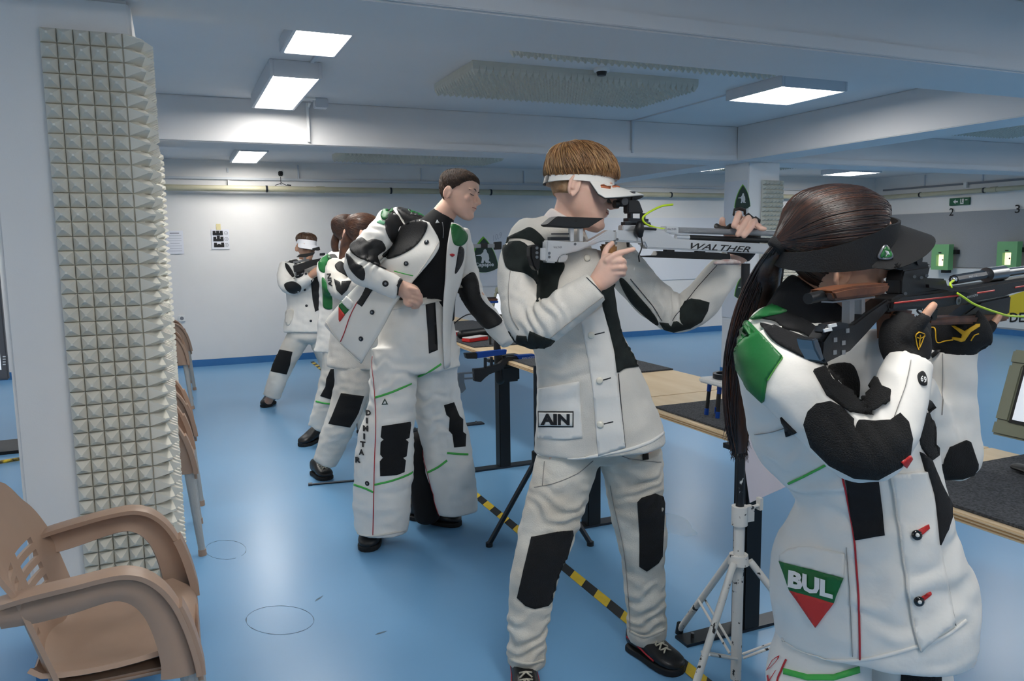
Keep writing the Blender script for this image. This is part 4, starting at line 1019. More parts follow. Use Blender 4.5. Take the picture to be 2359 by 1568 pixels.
sew(S, 'elbow_patch', [(1566, 710), (1578, 694), (1592, 688), (1612, 690), (1634, 696), (1630, 715), (1616, 740), (1590, 755), (1552, 764), (1530, 758), (1519, 742), (1540, 744), (1546, 752), (1551, 741), (1560, 739), (1574, 749), (1566, 735)], M_suede, jk, smooth=False, step=6)
sew(S, 'underarm_panel', [(1427, 647), (1437, 642), (1470, 680), (1500, 715), (1516, 740), (1512, 747), (1480, 722), (1450, 690)], M_suede, jk, step=6)
# front placket, pocket, seams
sew(S, 'placket', [(1338, 740), (1386, 706), (1400, 755), (1414, 815), (1422, 880), (1432, 960), (1440, 1030), (1378, 1050), (1372, 980), (1366, 900), (1355, 830)], M_leather, jk, lift=.004, smooth=False)
sew(S, 'pocket', [(1240, 895), (1335, 878), (1338, 940), (1342, 1008), (1300, 1012), (1240, 1008)], M_leather, jk, lift=.004, smooth=False)
sew(S, 'name_patch', [(1242, 946), (1322, 946), (1322, 983), (1243, 983)], M_ink, jk, lift=.0055, smooth=False)
sew(S, 'name_patch_field', [(1244.5, 949), (1319.5, 949), (1319.5, 980.5), (1245, 980)], M_leather, jk, lift=.0065, smooth=False)
sew_text(S, 'AIN', (1250, 978), (64, 0), (0, -27), M_ink, jk, bold=.05, lift=.0085)
for pts, w in (([(1243, 898), (1334, 881)], 1.2), ([(1424, 860), (1430, 930), (1437, 1000), (1440, 1030)], 2.4), ([(1345, 750), (1360, 830), (1370, 900), (1374, 960), (1379, 1046)], 2.2), ([(1180, 600), (1172, 660), (1176, 720), (1196, 760)], 1.3), ([(1262, 782), (1320, 735), (1388, 683)], 1.3), ([(1352, 640), (1376, 664), (1398, 690)], 2.2), ([(1452, 642), (1500, 700), (1525, 738)], 1.6), ([(1548, 738), (1600, 670), (1655, 608)], 1.6), ([(1226, 530), (1250, 548), (1262, 566)], 2)):
    piping(S, 'seam', pts, w, M_dseam if w > 1.5 else M_seam, jk)
for bx, by, hx in ((1352, 594, 1372), (1361, 771, 1391), (1380, 876, 1406), (1383, 977, 1412)):
    if by > 600:
        stud(S, bx, by, 8, mat('ivory_button', 'e8e2d2', .4), jk, 'button', lift=.004); piping(S, 'buttonhole', [(bx+8, by-1), (hx, by-6)], 3, M_dseam, jk, .004)
stud(S, 1352, 594, 8, mat('ivory_button', 'e8e2d2', .4), jk, 'button')
piping(S, 'hem', [(1231, 1050), (1290, 1056), (1340, 1055), (1386, 1047), (1450, 1034), (1500, 1016), (1529, 996)], 8, M_leather, jk, .001, .5)
# trouser patches
sew(ST, 'knee_patch', [(1225, 1236), (1284, 1224), (1319, 1221), (1320, 1232), (1296, 1320), (1276, 1378), (1262, 1394), (1232, 1402), (1210, 1394), (1192, 1376), (1208, 1306)], M_rubber, tr, smooth=False)
sew(ST, 'knee_patch', [(1468, 1156), (1478, 1146), (1510, 1136), (1531, 1144), (1528, 1220), (1525, 1280), (1516, 1296), (1490, 1315), (1473, 1304), (1473, 1230)], M_rubber, tr, smooth=False)
sew(ST, 'pocket_flash', [(1484, 1030), (1493, 1030), (1494, 1058), (1480, 1060)], M_rubber, tr, smooth=False, step=5)
for pts in ([(1232, 1122), (1280, 1112), (1330, 1090), (1366, 1060)], [(1420, 1044), (1460, 1058), (1522, 1064)], [(1398, 1060), (1412, 1150), (1438, 1270), (1450, 1400), (1452, 1455)], [(1255, 1062), (1250, 1118)]):
    piping(ST, 'seam', pts, 1.8, M_seam, tr)
piping(ST, 'trouser_hem', [(1175, 1518), (1214, 1528), (1254, 1520)], 7, M_worn, tr, .001, .5); piping(ST, 'trouser_hem', [(1450, 1452), (1485, 1466), (1532, 1448)], 7, M_worn, tr, .001, .5)
# head details
skinface(hb, boy, (-1, 1), brow=mat('ginger_brow', '8a5a35', .8))
visor(hb, boy, M_leather, M_black, .036, .094, tilt=.19, z0=.133, droop=.05, m_strap=M_black, wrap=1.4, wing=.05, label='white sun visor with a metallic pin')
SB = Surf(*[o for o in boy.children if o.name.startswith('visor_band')], *[c for o in boy.children if o.name.startswith('visor_band') for c in o.children if c.name.startswith('bill')])
vb = [o for o in boy.children if o.name.startswith('visor_band')][0]
M_copper = mat('copper_pin', 'd9825c', .3, metal=.8)
sew(SB, 'pin', [(1383, 427), (1390, 426), (1398, 430), (1407, 430), (1406, 435), (1397, 434), (1385, 432)], M_copper, vb, step=3, smooth=False); sew(SB, 'pin', [(1410, 429), (1428, 427), (1428, 430), (1411, 432)], M_copper, vb, step=3, smooth=False)
zf = lambda x, y: .140+min(.018, max(-.02, x*.2))
locks(hb, 'hair', M_hair_r, boy, 2600, .15, .075, .0017, .010, crown=(-.055, -.01, .222), fwd=.3, seed=4, zfn=zf, add=.017, droop=.9, jitter=.5, capmin=.75, ends=(-.006, .018), tints=[hairmat('ginger_a', 'ab7e52', '7c5735', (1, 1, .5)), hairmat('ginger_b', '885f39', '5d3f22', (1, 1, .5)), hairmat('ginger_c', 'bd9564', '977147', (1, 1, .5))])
# cropped sides below the band
mb = MB(); N = 30; R = []
for i in range(7):
    t = i/6; ring = []
    for j in range(N):
        a = math.radians(105+150*j/(N-1)); q = head_ring(.08+.065*t, 1, 360, .0022)[int(math.degrees(a)) % 360]; ring.append(hb.p(*q))
    R.append(ring)
build(shell(R, 7, N, .003), 'cropped_nape', mat('cropped_ginger', 'b89878', .8, col2='96704c', vscale=50, bump=.5, bscale=500), boy, smooth='all')
# fingerless glove pieces on the left hand
limb_g = MB(); limb(limb_g, [(1700, 592, 2.65, 27, 1), (1708, 572, 2.655, 35, .8), (1714, 548, 2.665, 37, .7), (1716, 528, 2.67, 35, .7)], dome=.1)
gl = remesh(limb_g, 'fingerless_glove', mat('brown_black_glove', '1c1612', .6, bump=.3, bscale=200), boy, .006, 4)
gm = MATS['brown_black_glove']
for q in ([(1690, 494), (1692, 483), (1704, 480), (1716, 484), (1716, 492)], [(1718, 498), (1724, 494), (1734, 502), (1730, 508)], [(1734, 506), (1741, 502), (1750, 508), (1748, 516)]):
    build(MB().tube([at(x, y, nb+.012+.012*k) for k, (x, y) in enumerate(q)], [.006]*len(q), 8, b=.6, round_ends=True), 'finger_strap', gm, gl, smooth='all')
build(MB().tube([at(1650, 520, nb+.03), at(1660, 526, nb+.005), at(1674, 528, nb+.01), at(1684, 520, nb+.03)], .009, 8), 'thumb_strap', gm, gl, smooth='all')
# shoes
def gp(px, py): return onplane(px, py, 2, 0)
shoe(boy, gp(1458, 1492), gp(1562, 1552)+Vector((.0, -.012, 0)), .10, M_shoeb, M_sole, M_lace, h=.105, stripe=M_redpipe, label='black shoe with pale crossed laces')
shoe(boy, gp(1205, 1560), gp(1222, 1690), .10, M_shoeb, M_sole, M_lace, h=.105, stripe=M_redpipe, label='black shoe cut off by the lower edge of the picture')
# ------------------------------------------------------------------ the silver rifle
def inplane(px, py, y): return onplane(px, py, 1, y)
def rpoly(mb, pts, th, dy=0):           # plate of thickness th, its near face seen at the given layout pixels
    y = YR+dy-th/2; return mb.prism([inplane(px, py, y) for px, py in pts], (0, th, 0))
def rcyl(mb, a, b, rpx, dy=0, n=16, r2=None):
    A, Bq = inplane(*a, YR+dy), inplane(*b, YR+dy); r = rpx*dep(A)/F; return mb.cyl(A, Bq, r, None if r2 is None else r2*dep(Bq)/F, n)
RF = empty('air_rifle', inplane(1417, 545, YR), 'silver aluminium air rifle held by the redhead shooter', 'rifle')
mb = rpoly(MB(), [(1260, 553), (1258, 604), (1282, 606), (1291, 588), (1335, 577.5), (1384, 557.5), (1417, 556), (1417, 530.6), (1402, 529.6), (1380, 543), (1355, 557), (1310.6, 556.7)], .032)
stk = build(mb, 'stock', M_alu, RF, bev=.004)
build(rpoly(MB(), [(1291, 589), (1306, 585), (1311, 590), (1303, 604), (1286, 604)], .02), 'stock_slot_plate', M_alu, stk, bev=.003)
for px, py in ((1265.5, 583), (1265.5, 592), (1325, 562), (1422, 551)): build(MB().cyl(inplane(px, py, YR-.019), inplane(px, py, YR-.016), .004, n=10), 'screw', M_steel, stk)
text_flat('WALTHER', inplane(1275, 572, YR-.0168), Vector((.028, 0, 0)), Z*.006, M_gink, stk, bold=.02)
mb = rpoly(MB(), [(1417, 530), (1534, 530), (1539, 534), (1556, 550), (1800, 563), (1830, 565), (1830, 589), (1757, 584), (1490, 572.5), (1485, 560), (1417, 556)], .036)
fb_ = build(mb, 'receiver', M_alu, RF, bev=.005)
v = text_flat('WALTHER', inplane(1589, 573, YR-.0186), inplane(1727, 581.5, YR-.0186)-inplane(1589, 573, YR-.0186), inplane(1592, 559, YR-.0186)-inplane(1589, 573, YR-.0186), M_ink, fb_, bold=.012, shear=.3)
mb = MB(); rcyl(mb, (1556, 546), (1586, 547), 6.5); build(mb, 'air_cylinder_collar', M_alu, RF, smooth=True)
mb = MB(); rcyl(mb, (1586, 547), (1830, 556), 6.3); build(mb, 'air_cylinder', M_black, RF, smooth=True)
mb = MB(); rcyl(mb, (1560, 530), (1850, 539), 7.2); build(mb, 'barrel', mat('knurled_silver', 'b6b8ba', .35, metal=.8, bump=1.0, bscale=700), RF, smooth=True)
build(rpoly(MB(), [(1534, 520.5), (1564, 521.5), (1564, 540), (1534, 536)], .036), 'barrel_block', M_alu, RF, bev=.003)
text_flat('WALTHER', inplane(1537, 530, YR-.0186), Vector((.034, 0, 0)), Z*.006, M_gink, RF, bold=.02)
build(rpoly(MB(), [(1435, 518), (1503, 521), (1534, 527), (1534, 531), (1435, 531)], .03), 'top_rail', M_alu, RF, bev=.003)
# rear sight
rs = build(rpoly(MB(), [(1447, 461), (1473, 461), (1484, 491), (1447, 491)], .03), 'rear_sight', mat('sight_black', '1a1b1d', .5), RF, bev=.003)
build(rpoly(rpoly(rpoly(rpoly(MB(), [(1448, 502), (1494, 504), (1494, 511), (1448, 510)], .03), [(1453, 491), (1458, 491), (1458, 503), (1453, 503)], .02), [(1482, 491), (1487, 491), (1487, 504), (1482, 503)], .02), [(1440, 511), (1498, 512), (1500, 518), (1440, 518)], .024), 'sight_base', M_darksteel, rs)
mb = MB(); rcyl(mb, (1456, 441), (1456, 449), 8, 0); build(mb, 'sight_knob', mat('sight_grey', '3a3c3f', .5), rs, smooth=True)
mb = MB(); rcyl(mb, (1456, 447), (1456, 462), 3, 0); build(mb, 'knob_stem', M_black, rs, smooth=True)
mb = MB(); rcyl(mb, (1415, 470), (1424, 470), 9); rcyl(mb, (1424, 470), (1448, 470), 6); build(mb, 'eyepiece', M_black, rs, smooth=True)
q = inplane(1440, 464, YR-.02); build(MB().cyl(q, q+Y*.02, .0115, n=20), 'windage_wheel', MATS['sight_grey'], rs, smooth=True)
build(MB().cyl(inplane(1423, 445, YR), inplane(1423, 462, YR), .0008, n=6), 'sight_pin', M_black, rs)
# cocking lever and hanging wire
lv = build(MB().tube([inplane(1474, 518, YR-.03), inplane(1472, 530, YR-.034), inplane(1475, 541, YR-.03)], [.012, .016, .009], 12, round_ends=True), 'cocking_lever', M_black, RF, smooth='all')
build(MB().tube([inplane(1478, 525, YR-.03), inplane(1511, 528, YR-.025)], .004, 8), 'lever_arm', M_black, lv, smooth='all')
build(MB().tube([inplane(x, y, YR-.03) for x, y in ((1476, 541), (1480, 562), (1477, 575), (1471, 590), (1473, 603))], .0022, 8), 'hanging_wire', M_black, lv, smooth='all')
# cheek piece
ck = build(rpoly(MB(), [(1259.6, 518), (1284, 498), (1392, 502), (1386, 506), (1357, 524), (1339, 526), (1268, 521.5)], .05, -.0), 'cheek_piece', mat('cheek_black', '17181a', .42), RF, bev=.006)
build(MB().cyl(inplane(1327, 508, YR-.027), inplane(1327, 508, YR-.024), .004), 'cheek_screw', M_black, ck)
build(rpoly(rpoly(MB(), [(1314, 521), (1322, 521), (1322, 556), (1314, 556)], .014), [(1335, 521), (1343, 521), (1343, 556), (1335, 556)], .014), 'cheek_posts', M_alu, RF)
build(rpoly(rpoly(MB(), [(1269, 546), (1312, 546), (1312, 553), (1269, 553)], .022), [(1276, 537), (1311, 537), (1311, 540), (1276, 540)], .018), 'cheek_adjuster', M_darksteel, RF)
# butt
bt = build(rpoly(MB(), [(1222, 566), (1236, 563), (1246, 567), (1245, 600), (1244, 622), (1236, 624), (1228, 612), (1222, 590)], .03), 'butt_plate', M_blackm, RF, bev=.004)
build(rpoly(MB(), [(1245, 571), (1260, 571), (1260, 600), (1245, 599)], .022), 'butt_bracket', M_alu, bt, bev=.002)
for py in (571, 582, 592): build(MB().cyl(inplane(1237, py, YR-.017), inplane(1237, py, YR-.014), .0045, n=10), 'butt_screw', M_steel, bt)
# grip, trigger, fore-end
build(rpoly(MB(), [(1390, 562), (1424, 563), (1423, 585), (1426, 640), (1404, 645), (1396, 590)], .03), 'pistol_grip', mat('laminate_grip', '3a2416', .5, col2='9a6a38', vscale=30), RF, bev=.006)
build(rpoly(MB(), [(1402, 557), (1422, 557), (1422, 563), (1402, 563)], .02), 'grip_mount', M_steel, RF)
build(rpoly(MB(), [(1446, 557), (1451, 557), (1450, 569), (1447, 569)], .008), 'trigger', M_black, RF)
build(rpoly(rpoly(rpoly(MB(), [(1487.5, 589), (1512, 588), (1518, 578), (1654, 581.6), (1682, 585), (1682, 599), (1487.5, 592)], .03), [(1536, 574), (1554, 575), (1554, 581), (1536, 580)], .02), [(1608, 577), (1625, 578), (1625, 583), (1608, 583)], .02), 'fore_end_rail', M_blackm, RF)
o = cable([inplane(x, y, YR-.012*(1-abs(i-3.5)/5)-.005) for i, (x, y) in enumerate(((1550, 471), (1525, 474.5), (1500, 486), (1484, 497), (1481, 507), (1491, 517), (1511, 524.5), (1533, 527.7)))], .0034, M_cord, None, 'safety_cord')
bpy.data.objects['safety_cord'].parent = RF; bpy.data.objects['safety_cord'].matrix_parent_inverse = T(-RF.location)
# ------------------------------------------------------------------ white tripod rifle rest in front of him
M_wpaint = mat('chipped_white_paint', 'd4d2cd', .5, col2='1a1a1a', vscale=38); 
_r = M_wpaint.node_tree.nodes['Color Ramp'].color_ramp; _r.elements[0].position = .34; _r.elements[1].position = .37
M_bpaint = mat('chipped_black_paint', '121316', .45, col2='d0d0cc', vscale=34, stretch=(1, 1, .6))
_r = M_bpaint.node_tree.nodes['Color Ramp'].color_ramp; _r.elements[0].position = .34; _r.elements[1].position = .37
XS, YS = 1.615, 1.925
def polez(py): 
    d = ray(1675, py); t = (nof((XS, YS, 0)))/d.dot(NH); return (CC+d*t).z
sp = empty('rifle_rest_tripod', (XS, YS, 0), 'white and black tripod rifle rest standing between the two near shooters', 'tripod')
zt_, z1, z2, z3 = polez(600), polez(1168), polez(1200), polez(1290)
build(MB().cyl((XS, YS, z1), (XS, YS, zt_-.01), .0135, n=14), 'upper_pole', M_bpaint, sp, smooth=True)
build(MB().cyl((XS, YS, .02), (XS, YS, z2), .0175, n=14), 'lower_pole', M_wpaint, sp, smooth=True)
build(MB().cyl((XS, YS, z2-.012), (XS, YS, z1+.004), .026, n=14).box((XS+.03, YS-.006, (z1+z2)/2), (.03, .022, .05)), 'clamp_collar', M_wpaint, sp, smooth=True)
build(MB().cyl((XS+.045, YS, z1-.01), (XS+.075, YS, z1-.005), .006).box((XS+.08, YS, z1), (.012, .02, .04)), 'wing_screw', M_wpaint, sp)
hub = build(MB().cyl((XS, YS, z3-.012), (XS, YS, z3+.02), .034, .03, 14), 'leg_hub', M_wpaint, sp, smooth=True)
for ang, R_ in ((math.radians(205), .36), (math.radians(85), .36), (math.radians(-35), .36)):
    d = Vector((math.cos(ang), math.sin(ang), 0)); top = Vector((XS, YS, z3))+d*.035; ft_ = Vector((XS, YS, 0))+d*R_+Z*.012
    lg = build(MB().tube([top, ft_], .0115, 12), 'leg', M_wpaint, sp, smooth=True)
    build(MB().cyl(ft_-Z*.012, ft_+Z*.03+d*-.008, .015, .013, 12), 'rubber_foot', M_black, lg, smooth=True)
    mid = top.lerp(ft_, .55); e = Vector((-d.y, d.x, 0))*.012
    for s in (-1, 1): build(MB().tube([mid+e*s, Vector((XS, YS, .10))+d*.02+e*s], .0045, 8), 'brace', M_wpaint, lg, smooth=True)
pad = build(MB().tube([at(1648, 606, 2.41), at(1668, 603.5, 2.41), at(1688, 603.5, 2.41), at(1702, 605, 2.41)], [.014, .02, .02, .013], 12, b=.45, side=NH, round_ends=True), 'foam_pad', mat('wrapped_pad', 'c9c6c4', .8, col2='a88a84', vscale=60, bump=.6, bscale=80), sp, smooth='all')
# dark folding tripod behind the shooter
tp2 = empty('dark_tripod', (1.53, 3.3, 0), 'dark metal tripod behind the legs of the redhead shooter', 'tripod')
top = Vector((1.56, 3.33, .42))
for q in (gp(1127, 1258), gp(1360, 1256), Vector((1.8, 3.75, 0))):
    lg = build(MB().tube([top+Z*.0, q+Z*.012], .014, 6), 'leg', M_darksteel, tp2); build(MB().cyl(q, q+Z*.02, .017), 'foot', M_black, lg)
build(MB().cyl(top-Z*.05, top+Z*.45, .016), 'pole', M_darksteel, tp2, smooth=True); build(MB().cyl(top-Z*.03, top+Z*.03, .028), 'leg_hub', M_black, tp2, smooth=True)
# ================================================================== bending person in the open jacket (trousers with vertical name)
man = empty('person', (.95, 3.65, 0), 'dark haired person leaning sideways in an open white and black shooting jacket', 'person')
NM = 3.72
fm = (CR*.93-CF*.30-CU*.17); um = CU*.97+CR*.22
hm = Head(1056, 454, NM-.02, fm, um, .96)
B = MB(); head_mesh(B, hm)
limb(B, [(1040, 470, NM, 24, 1), (1018, 500, NM, 27, 1), (1000, 530, NM, 27, .9), (985, 600, NM, 45, .6), (980, 700, NM, 50, .6), (975, 800, NM+.02, 55, .6)], k=3)
limb(B, [(905, 530, NM-.02, 16, 1), (845, 570, NM-.1, 18, 1), (845, 605, NM-.14, 17, 1), (900, 645, NM-.17, 15, 1), (925, 660, NM-.18, 14, .9)], k=3)
limb(B, [(1060, 540, NM+.05, 20, 1), (1078, 640, NM+.1, 18, 1), (1120, 715, NM+.02, 16, 1), (1165, 775, NM-.05, 14, 1)], k=3)
limb(B, [(925, 780, NM, 35, 1), (900, 1000, NM-.05, 28, 1), (868, 1200, NM-.06, 22, 1)], k=3)
limb(B, [(1000, 780, NM+.05, 35, 1), (1000, 1000, NM+.18, 28, 1), (990, 1170, NM+.22, 22, 1)], k=3)
n1 = NM-.18     # fist at the waist
limb(B, [(918, 660, n1, 17, .9), (934, 668, n1-.01, 20, .7), (948, 676, n1-.012, 22, .65), (958, 682, n1-.01, 18, .65)], k=3)
for k, (x0, y0) in enumerate(((952, 664), (957, 673), (957, 684), (950, 693))):
    fpx(B, [(x0-8, y0, n1-.03), (x0+9, y0+5, n1-.035), (x0+12, y0+13, n1-.015), (x0+1, y0+15, n1+.0)], 6.2, 5)
fpx(B, [(935, 685, n1-.015), (934, 697, n1-.03), (943, 703, n1-.035), (950, 701, n1-.025)], 6, 5)
bd = remesh(B, 'body', M_skin2, man, .005, 3); bd['label'] = 'fair skinned face, neck and fist'
# black undershirt
U = MB()
limb(U, [(1024, 492, NM, 27, 1), (1012, 512, NM, 35, 1), (1002, 530, NM, 46, .9), (985, 560, NM, 72, .62), (988, 620, NM, 78, .6), (985, 680, NM, 66, .62), (985, 740, NM, 62, .65)], dome=.05)
ush = remesh(U, 'undershirt', M_bknit, man, .008, 4); ush['label'] = 'black zip neck undershirt'
# trousers
Tm = MB()
limb(Tm, [(958, 690, NM, 76, .75), (962, 740, NM, 82, .75), (962, 800, NM, 92, .7), (965, 850, NM, 96, .62)], dome=.05)
limb(Tm, [(905, 800, NM-.03, 52, 1.0), (905, 870, NM-.05, 52, 1), (902, 950, NM-.06, 55, .95), (886, 1030, NM-.065, 66, .85), (882, 1110, NM-.065, 66, .85), (880, 1170, NM-.065, 64, .8), (877, 1222, NM-.065, 61, .75)], dome=.04)
limb(Tm, [(1000, 800, NM+.04, 60, .95), (1003, 880, NM+.08, 52, .95), (1015, 960, NM+.1, 54, .9), (1030, 1040, NM+.1, 58, .8), (1045, 1110, NM+.08, 55, .75), (1053, 1180, NM+.08, 46, .7)], dome=.04)
tr = remesh(Tm, 'trousers', M_leather, man, .009, 5, fold=.011, fscale=8, seed=7, creases=[(905, 880, 3.6, .2, 1, .15, .006, .09), (1015, 960, 3.7, .3, 1, .14, .006, .08)]); tr['label'] = 'white shooting trousers with green stripes and black knee patches'
# jacket: open, one sleeve bent to the hip, the other reaching down, near front flap swinging out
J = MB()
limb(J, [(905, 506, NM-.02, 34, .9), (880, 540, NM-.07, 36, .9), (850, 575, NM-.12, 37, .9), (828, 602, NM-.16, 38, .9), (840, 625, NM-.19, 34, .9), (872, 643, NM-.2, 29, .9), (905, 659, NM-.2, 27, .9), (920, 666, NM-.2, 26, .9)], dome=.05)
limb(J, [(1058, 530, NM+.06, 24, 1), (1068, 580, NM+.09, 27, 1), (1075, 630, NM+.11, 28, 1), (1088, 680, NM+.08, 27, 1), (1118, 722, NM+.02, 25, 1), (1150, 762, NM-.03, 22, 1), (1172, 792, NM-.06, 19, 1)], dome=.05)
# back and near half of the torso
limb(J, [(960, 498, NM+.05, 52, .7), (948, 530, NM+.06, 74, .6), (945, 580, NM+.06, 76, .55), (940, 640, NM+.05, 70, .55), (935, 690, NM+.05, 62, .5)], dome=.05)
jk = remesh(J, 'jacket', M_leather, man, .008, 5, fold=.009, fscale=9, seed=11, creases=[(845, 600, 3.48, 1, .4, .09, .006, .045), (880, 540, 3.58, .6, -.7, .09, .005, .05)]); jk['label'] = 'open white leather jacket with black and green panels'
# flaps as sheets of real thickness
def sheet(name, rows, thick, m, parent, k=4):
    rows = [cr([tuple(p) for p in r], k) for r in rows]; cols = list(zip(*rows)); cols = [cr([tuple(p) for p in c], k) for c in cols]
    P = [[at(*p) for p in c] for c in cols]; 
    return build(shell(P, len(P), len(P[0]), thick), name, m, parent, smooth='all')
fl = sheet('jacket_front_flap', [[(922, 522, NM-.09), (962, 506, NM-.11), (988, 512, NM-.14)], [(905, 560, NM-.09), (960, 545, NM-.13), (1012, 556, NM-.17)], [(885, 600, NM-.13), (935, 600, NM-.17), (1000, 590, NM-.2)], [(840, 640, NM-.1), (900, 660, NM-.15), (958, 640, NM-.19)], [(792, 690, NM-.06), (840, 715, NM-.12), (915, 690, NM-.18)], [(750, 740, NM-.02), (800, 780, NM-.09), (880, 755, NM-.16)], [(757, 756, NM-.01), (795, 800, NM-.07), (832, 836, NM-.12)]], .006, M_leather, jk)
fl['label'] = 'loose near front flap of the jacket'
ff = sheet('jacket_front_flap', [[(1040, 512, NM-.07), (1062, 520, NM-.05), (1078, 540, NM+.0)], [(1030, 570, NM-.11), (1050, 575, NM-.09), (1072, 590, NM-.02)], [(1026, 640, NM-.12), (1045, 640, NM-.1), (1064, 640, NM-.03)], [(1022, 690, NM-.12), (1034, 690, NM-.1), (1048, 690, NM-.05)], [(1020, 760, NM-.12), (1030, 765, NM-.1), (1038, 770, NM-.06)], [(1024, 850, NM-.1), (1032, 846, NM-.08), (1038, 840, NM-.05)]], .006, M_leather, jk)
ff['label'] = 'far front flap of the jacket with a green shoulder'
S = Surf(jk, gap=.2); SF = Surf(fl, gap=.25); SR = Surf(ff, gap=.25); ST = Surf(tr, gap=.15)
M_blk = mat('black_leather', '0e0e10', .6, bump=.25, bscale=300)
sew(S, 'green_shoulder_panel', [(878, 496), (884, 484), (898, 478), (908, 476), (902, 488), (892, 504), (882, 506)], M_green, jk, step=4, lift=.007)
sew(S, 'green_shoulder_panel', [(940, 484), (972, 483), (985, 490), (975, 500), (950, 494)], M_green, jk, step=4, lift=.007)
sew(S, 'arm_trim', [(868, 512), (876, 507), (888, 512), (884, 518)], mat('pale_green_trim', '6fae88', .6), jk, step=4, smooth=False)
sew(S, 'shoulder_panel', [(889, 502), (898, 484), (907, 484), (920, 505), (931, 526), (925, 540), (914, 553), (908, 562), (896, 548), (888, 526)], M_blk, jk, step=4, lift=.007)
sew(S, 'collar_panel', [(914, 480), (940, 484), (975, 496), (970, 520), (950, 560), (922, 582), (900, 592), (880, 588), (910, 562), (928, 542), (934, 520), (926, 500)], M_blk, jk, step=4, lift=.007)
sew(S, 'elbow_patch', [(811, 562), (833, 549), (846, 556), (862, 551), (878, 556), (886, 572), (880, 580), (868, 590), (876, 608), (892, 622), (880, 617), (866, 611), (852, 604), (836, 598), (820, 590), (808, 578)], M_blk, jk, step=4, lift=.007)
sew(S, 'elbow_patch', [(800, 584), (816, 600), (824, 608), (834, 612), (840, 625), (838, 645), (818, 632), (805, 612)], M_blk, jk, step=4, lift=.007)
piping(S, 'cuff', [(925, 642), (918, 655), (916, 670), (915, 677)], 9, M_blk, jk)
stud(S, 888, 653, 7.5, M_blk, jk, 'round_badge', .2, M_gink)
# far sleeve
sew(S, 'far_elbow_patch', [(1062, 650), (1075, 634), (1090, 628), (1100, 648), (1106, 680), (1118, 700), (1140, 720), (1156, 740), (1142, 752), (1122, 756), (1098, 735), (1074, 715), (1058, 690), (1056, 664), (1068, 662)], M_blk, jk, step=4, lift=.007)
# near flap patches
sew(SF, 'black_band', [(924, 520), (962, 506), (980, 506), (984, 526), (962, 562), (930, 584), (896, 596), (890, 588), (904, 566)], M_blk, fl, step=6)
sew(SF, 'black_band', [(848, 650), (866, 656), (834, 706), (822, 698), (834, 680)], M_blk, fl, step=5, smooth=False)
sew(SF, 'pocket_flap', [(783, 678), (790, 672), (800, 682), (814, 698), (806, 712), (796, 704), (784, 690)], M_white, fl, step=4, lift=.006)
sew(SF, 'flag_patch', [(784, 684), (804, 714), (795, 724), (781, 706)], M_green, fl, step=4, smooth=False); sew(SF, 'flag_patch', [(781, 707), (795, 725), (783, 741), (781, 736)], mat('flag_red', 'c8322a', .6), fl, step=4, smooth=False)
piping(SF, 'piping', [(847, 654), (832, 688), (822, 698), (806, 730), (794, 765), (785, 786)], 2.6, M_redpipe, fl)
piping(SF, 'piping', [(908, 624), (930, 630), (952, 635)], 2.2, M_gline, fl)
for x, y in ((983, 558), (936, 607), (858, 719), (832, 780)): stud(SF, x, y, 6, M_darksteel, fl, 'snap_button', .5, M_steel)
piping(SF, 'flap_edge', [(1010, 558), (992, 590), (955, 642), (915, 692), (880, 755), (834, 835)], 3, M_canvas, fl); piping(SF, 'flap_edge', [(752, 742), (768, 768), (800, 806), (832, 836)], 3, M_canvas, fl)
# far flap patches
sew(SR, 'green_shoulder_panel', [(1040, 516), (1060, 522), (1076, 540), (1074, 556), (1062, 566), (1046, 562), (1040, 540)], M_green, ff, step=5)
sew(SR, 'black_band', [(1058, 568), (1068, 575), (1066, 600), (1058, 618), (1048, 630), (1052, 600)], M_blk, ff, step=5)
sew(SR, 'red_badge', [(1036, 586), (1042, 584), (1047, 587), (1042, 591)], M_redpipe, ff, step=2); 
# undershirt zip
SU = Surf(ush, gap=.2); piping(SU, 'zip', [(1019, 512), (1021, 530), (1020, 548)], 2, M_steel, ush); sew(SU, 'collar_logo', [(1007, 506), (1012, 513), (1003, 514)], M_logo_w, ush, step=2, smooth=False)
# trouser details
WB = sew(ST, 'waistband', [(900, 700), (940, 690), (985, 676), (1026, 658), (1030, 690), (985, 700), (940, 709), (905, 714)], M_canvas, tr, step=6, lift=.006, smooth=False)
sew(ST, 'fly_panel', [(980, 700), (1002, 696), (1006, 760), (1008, 806), (988, 814), (985, 760)], M_blk, tr, smooth=False)
sew(ST, 'knee_patch', [(880, 981), (945, 971), (946, 978), (942, 1008), (934, 1012), (940, 1017), (936, 1050), (928, 1054), (934, 1060), (931, 1087), (914, 1094), (876, 1096), (875, 1062), (882, 1054), (876, 1046), (877, 1018), (884, 1012), (877, 1006)], M_rubber, tr, step=6, smooth=False)
sew(ST, 'knee_patch', [(1023, 933), (1045, 926), (1058, 958), (1066, 965), (1066, 994), (1073, 1000), (1072, 1028), (1046, 1030), (1042, 1000), (1034, 992), (1036, 962), (1028, 955)], M_rubber, tr, step=6, smooth=False)
for pts in ([(865, 915), (905, 902), (948, 883)], [(962, 868), (990, 855), (1016, 838)], [(863, 1116), (905, 1106), (940, 1093), (950, 1087)], [(816, 1116), (840, 1124), (860, 1133)], [(985, 1088), (1010, 1075), (1030, 1060)], [(1030, 1043), (1055, 1045), (1078, 1046)]): piping(ST, 'green_stripe', pts, 5, M_gline, tr)
piping(ST, 'piping', [(854, 820), (863, 900), (866, 980), (863, 1060), (861, 1150), (859, 1232)], 2.2, M_redpipe, tr)
piping(ST, 'piping', [(968, 1030), (985, 1090), (1000, 1150), (1011, 1197)], 2.2, M_redpipe, tr)
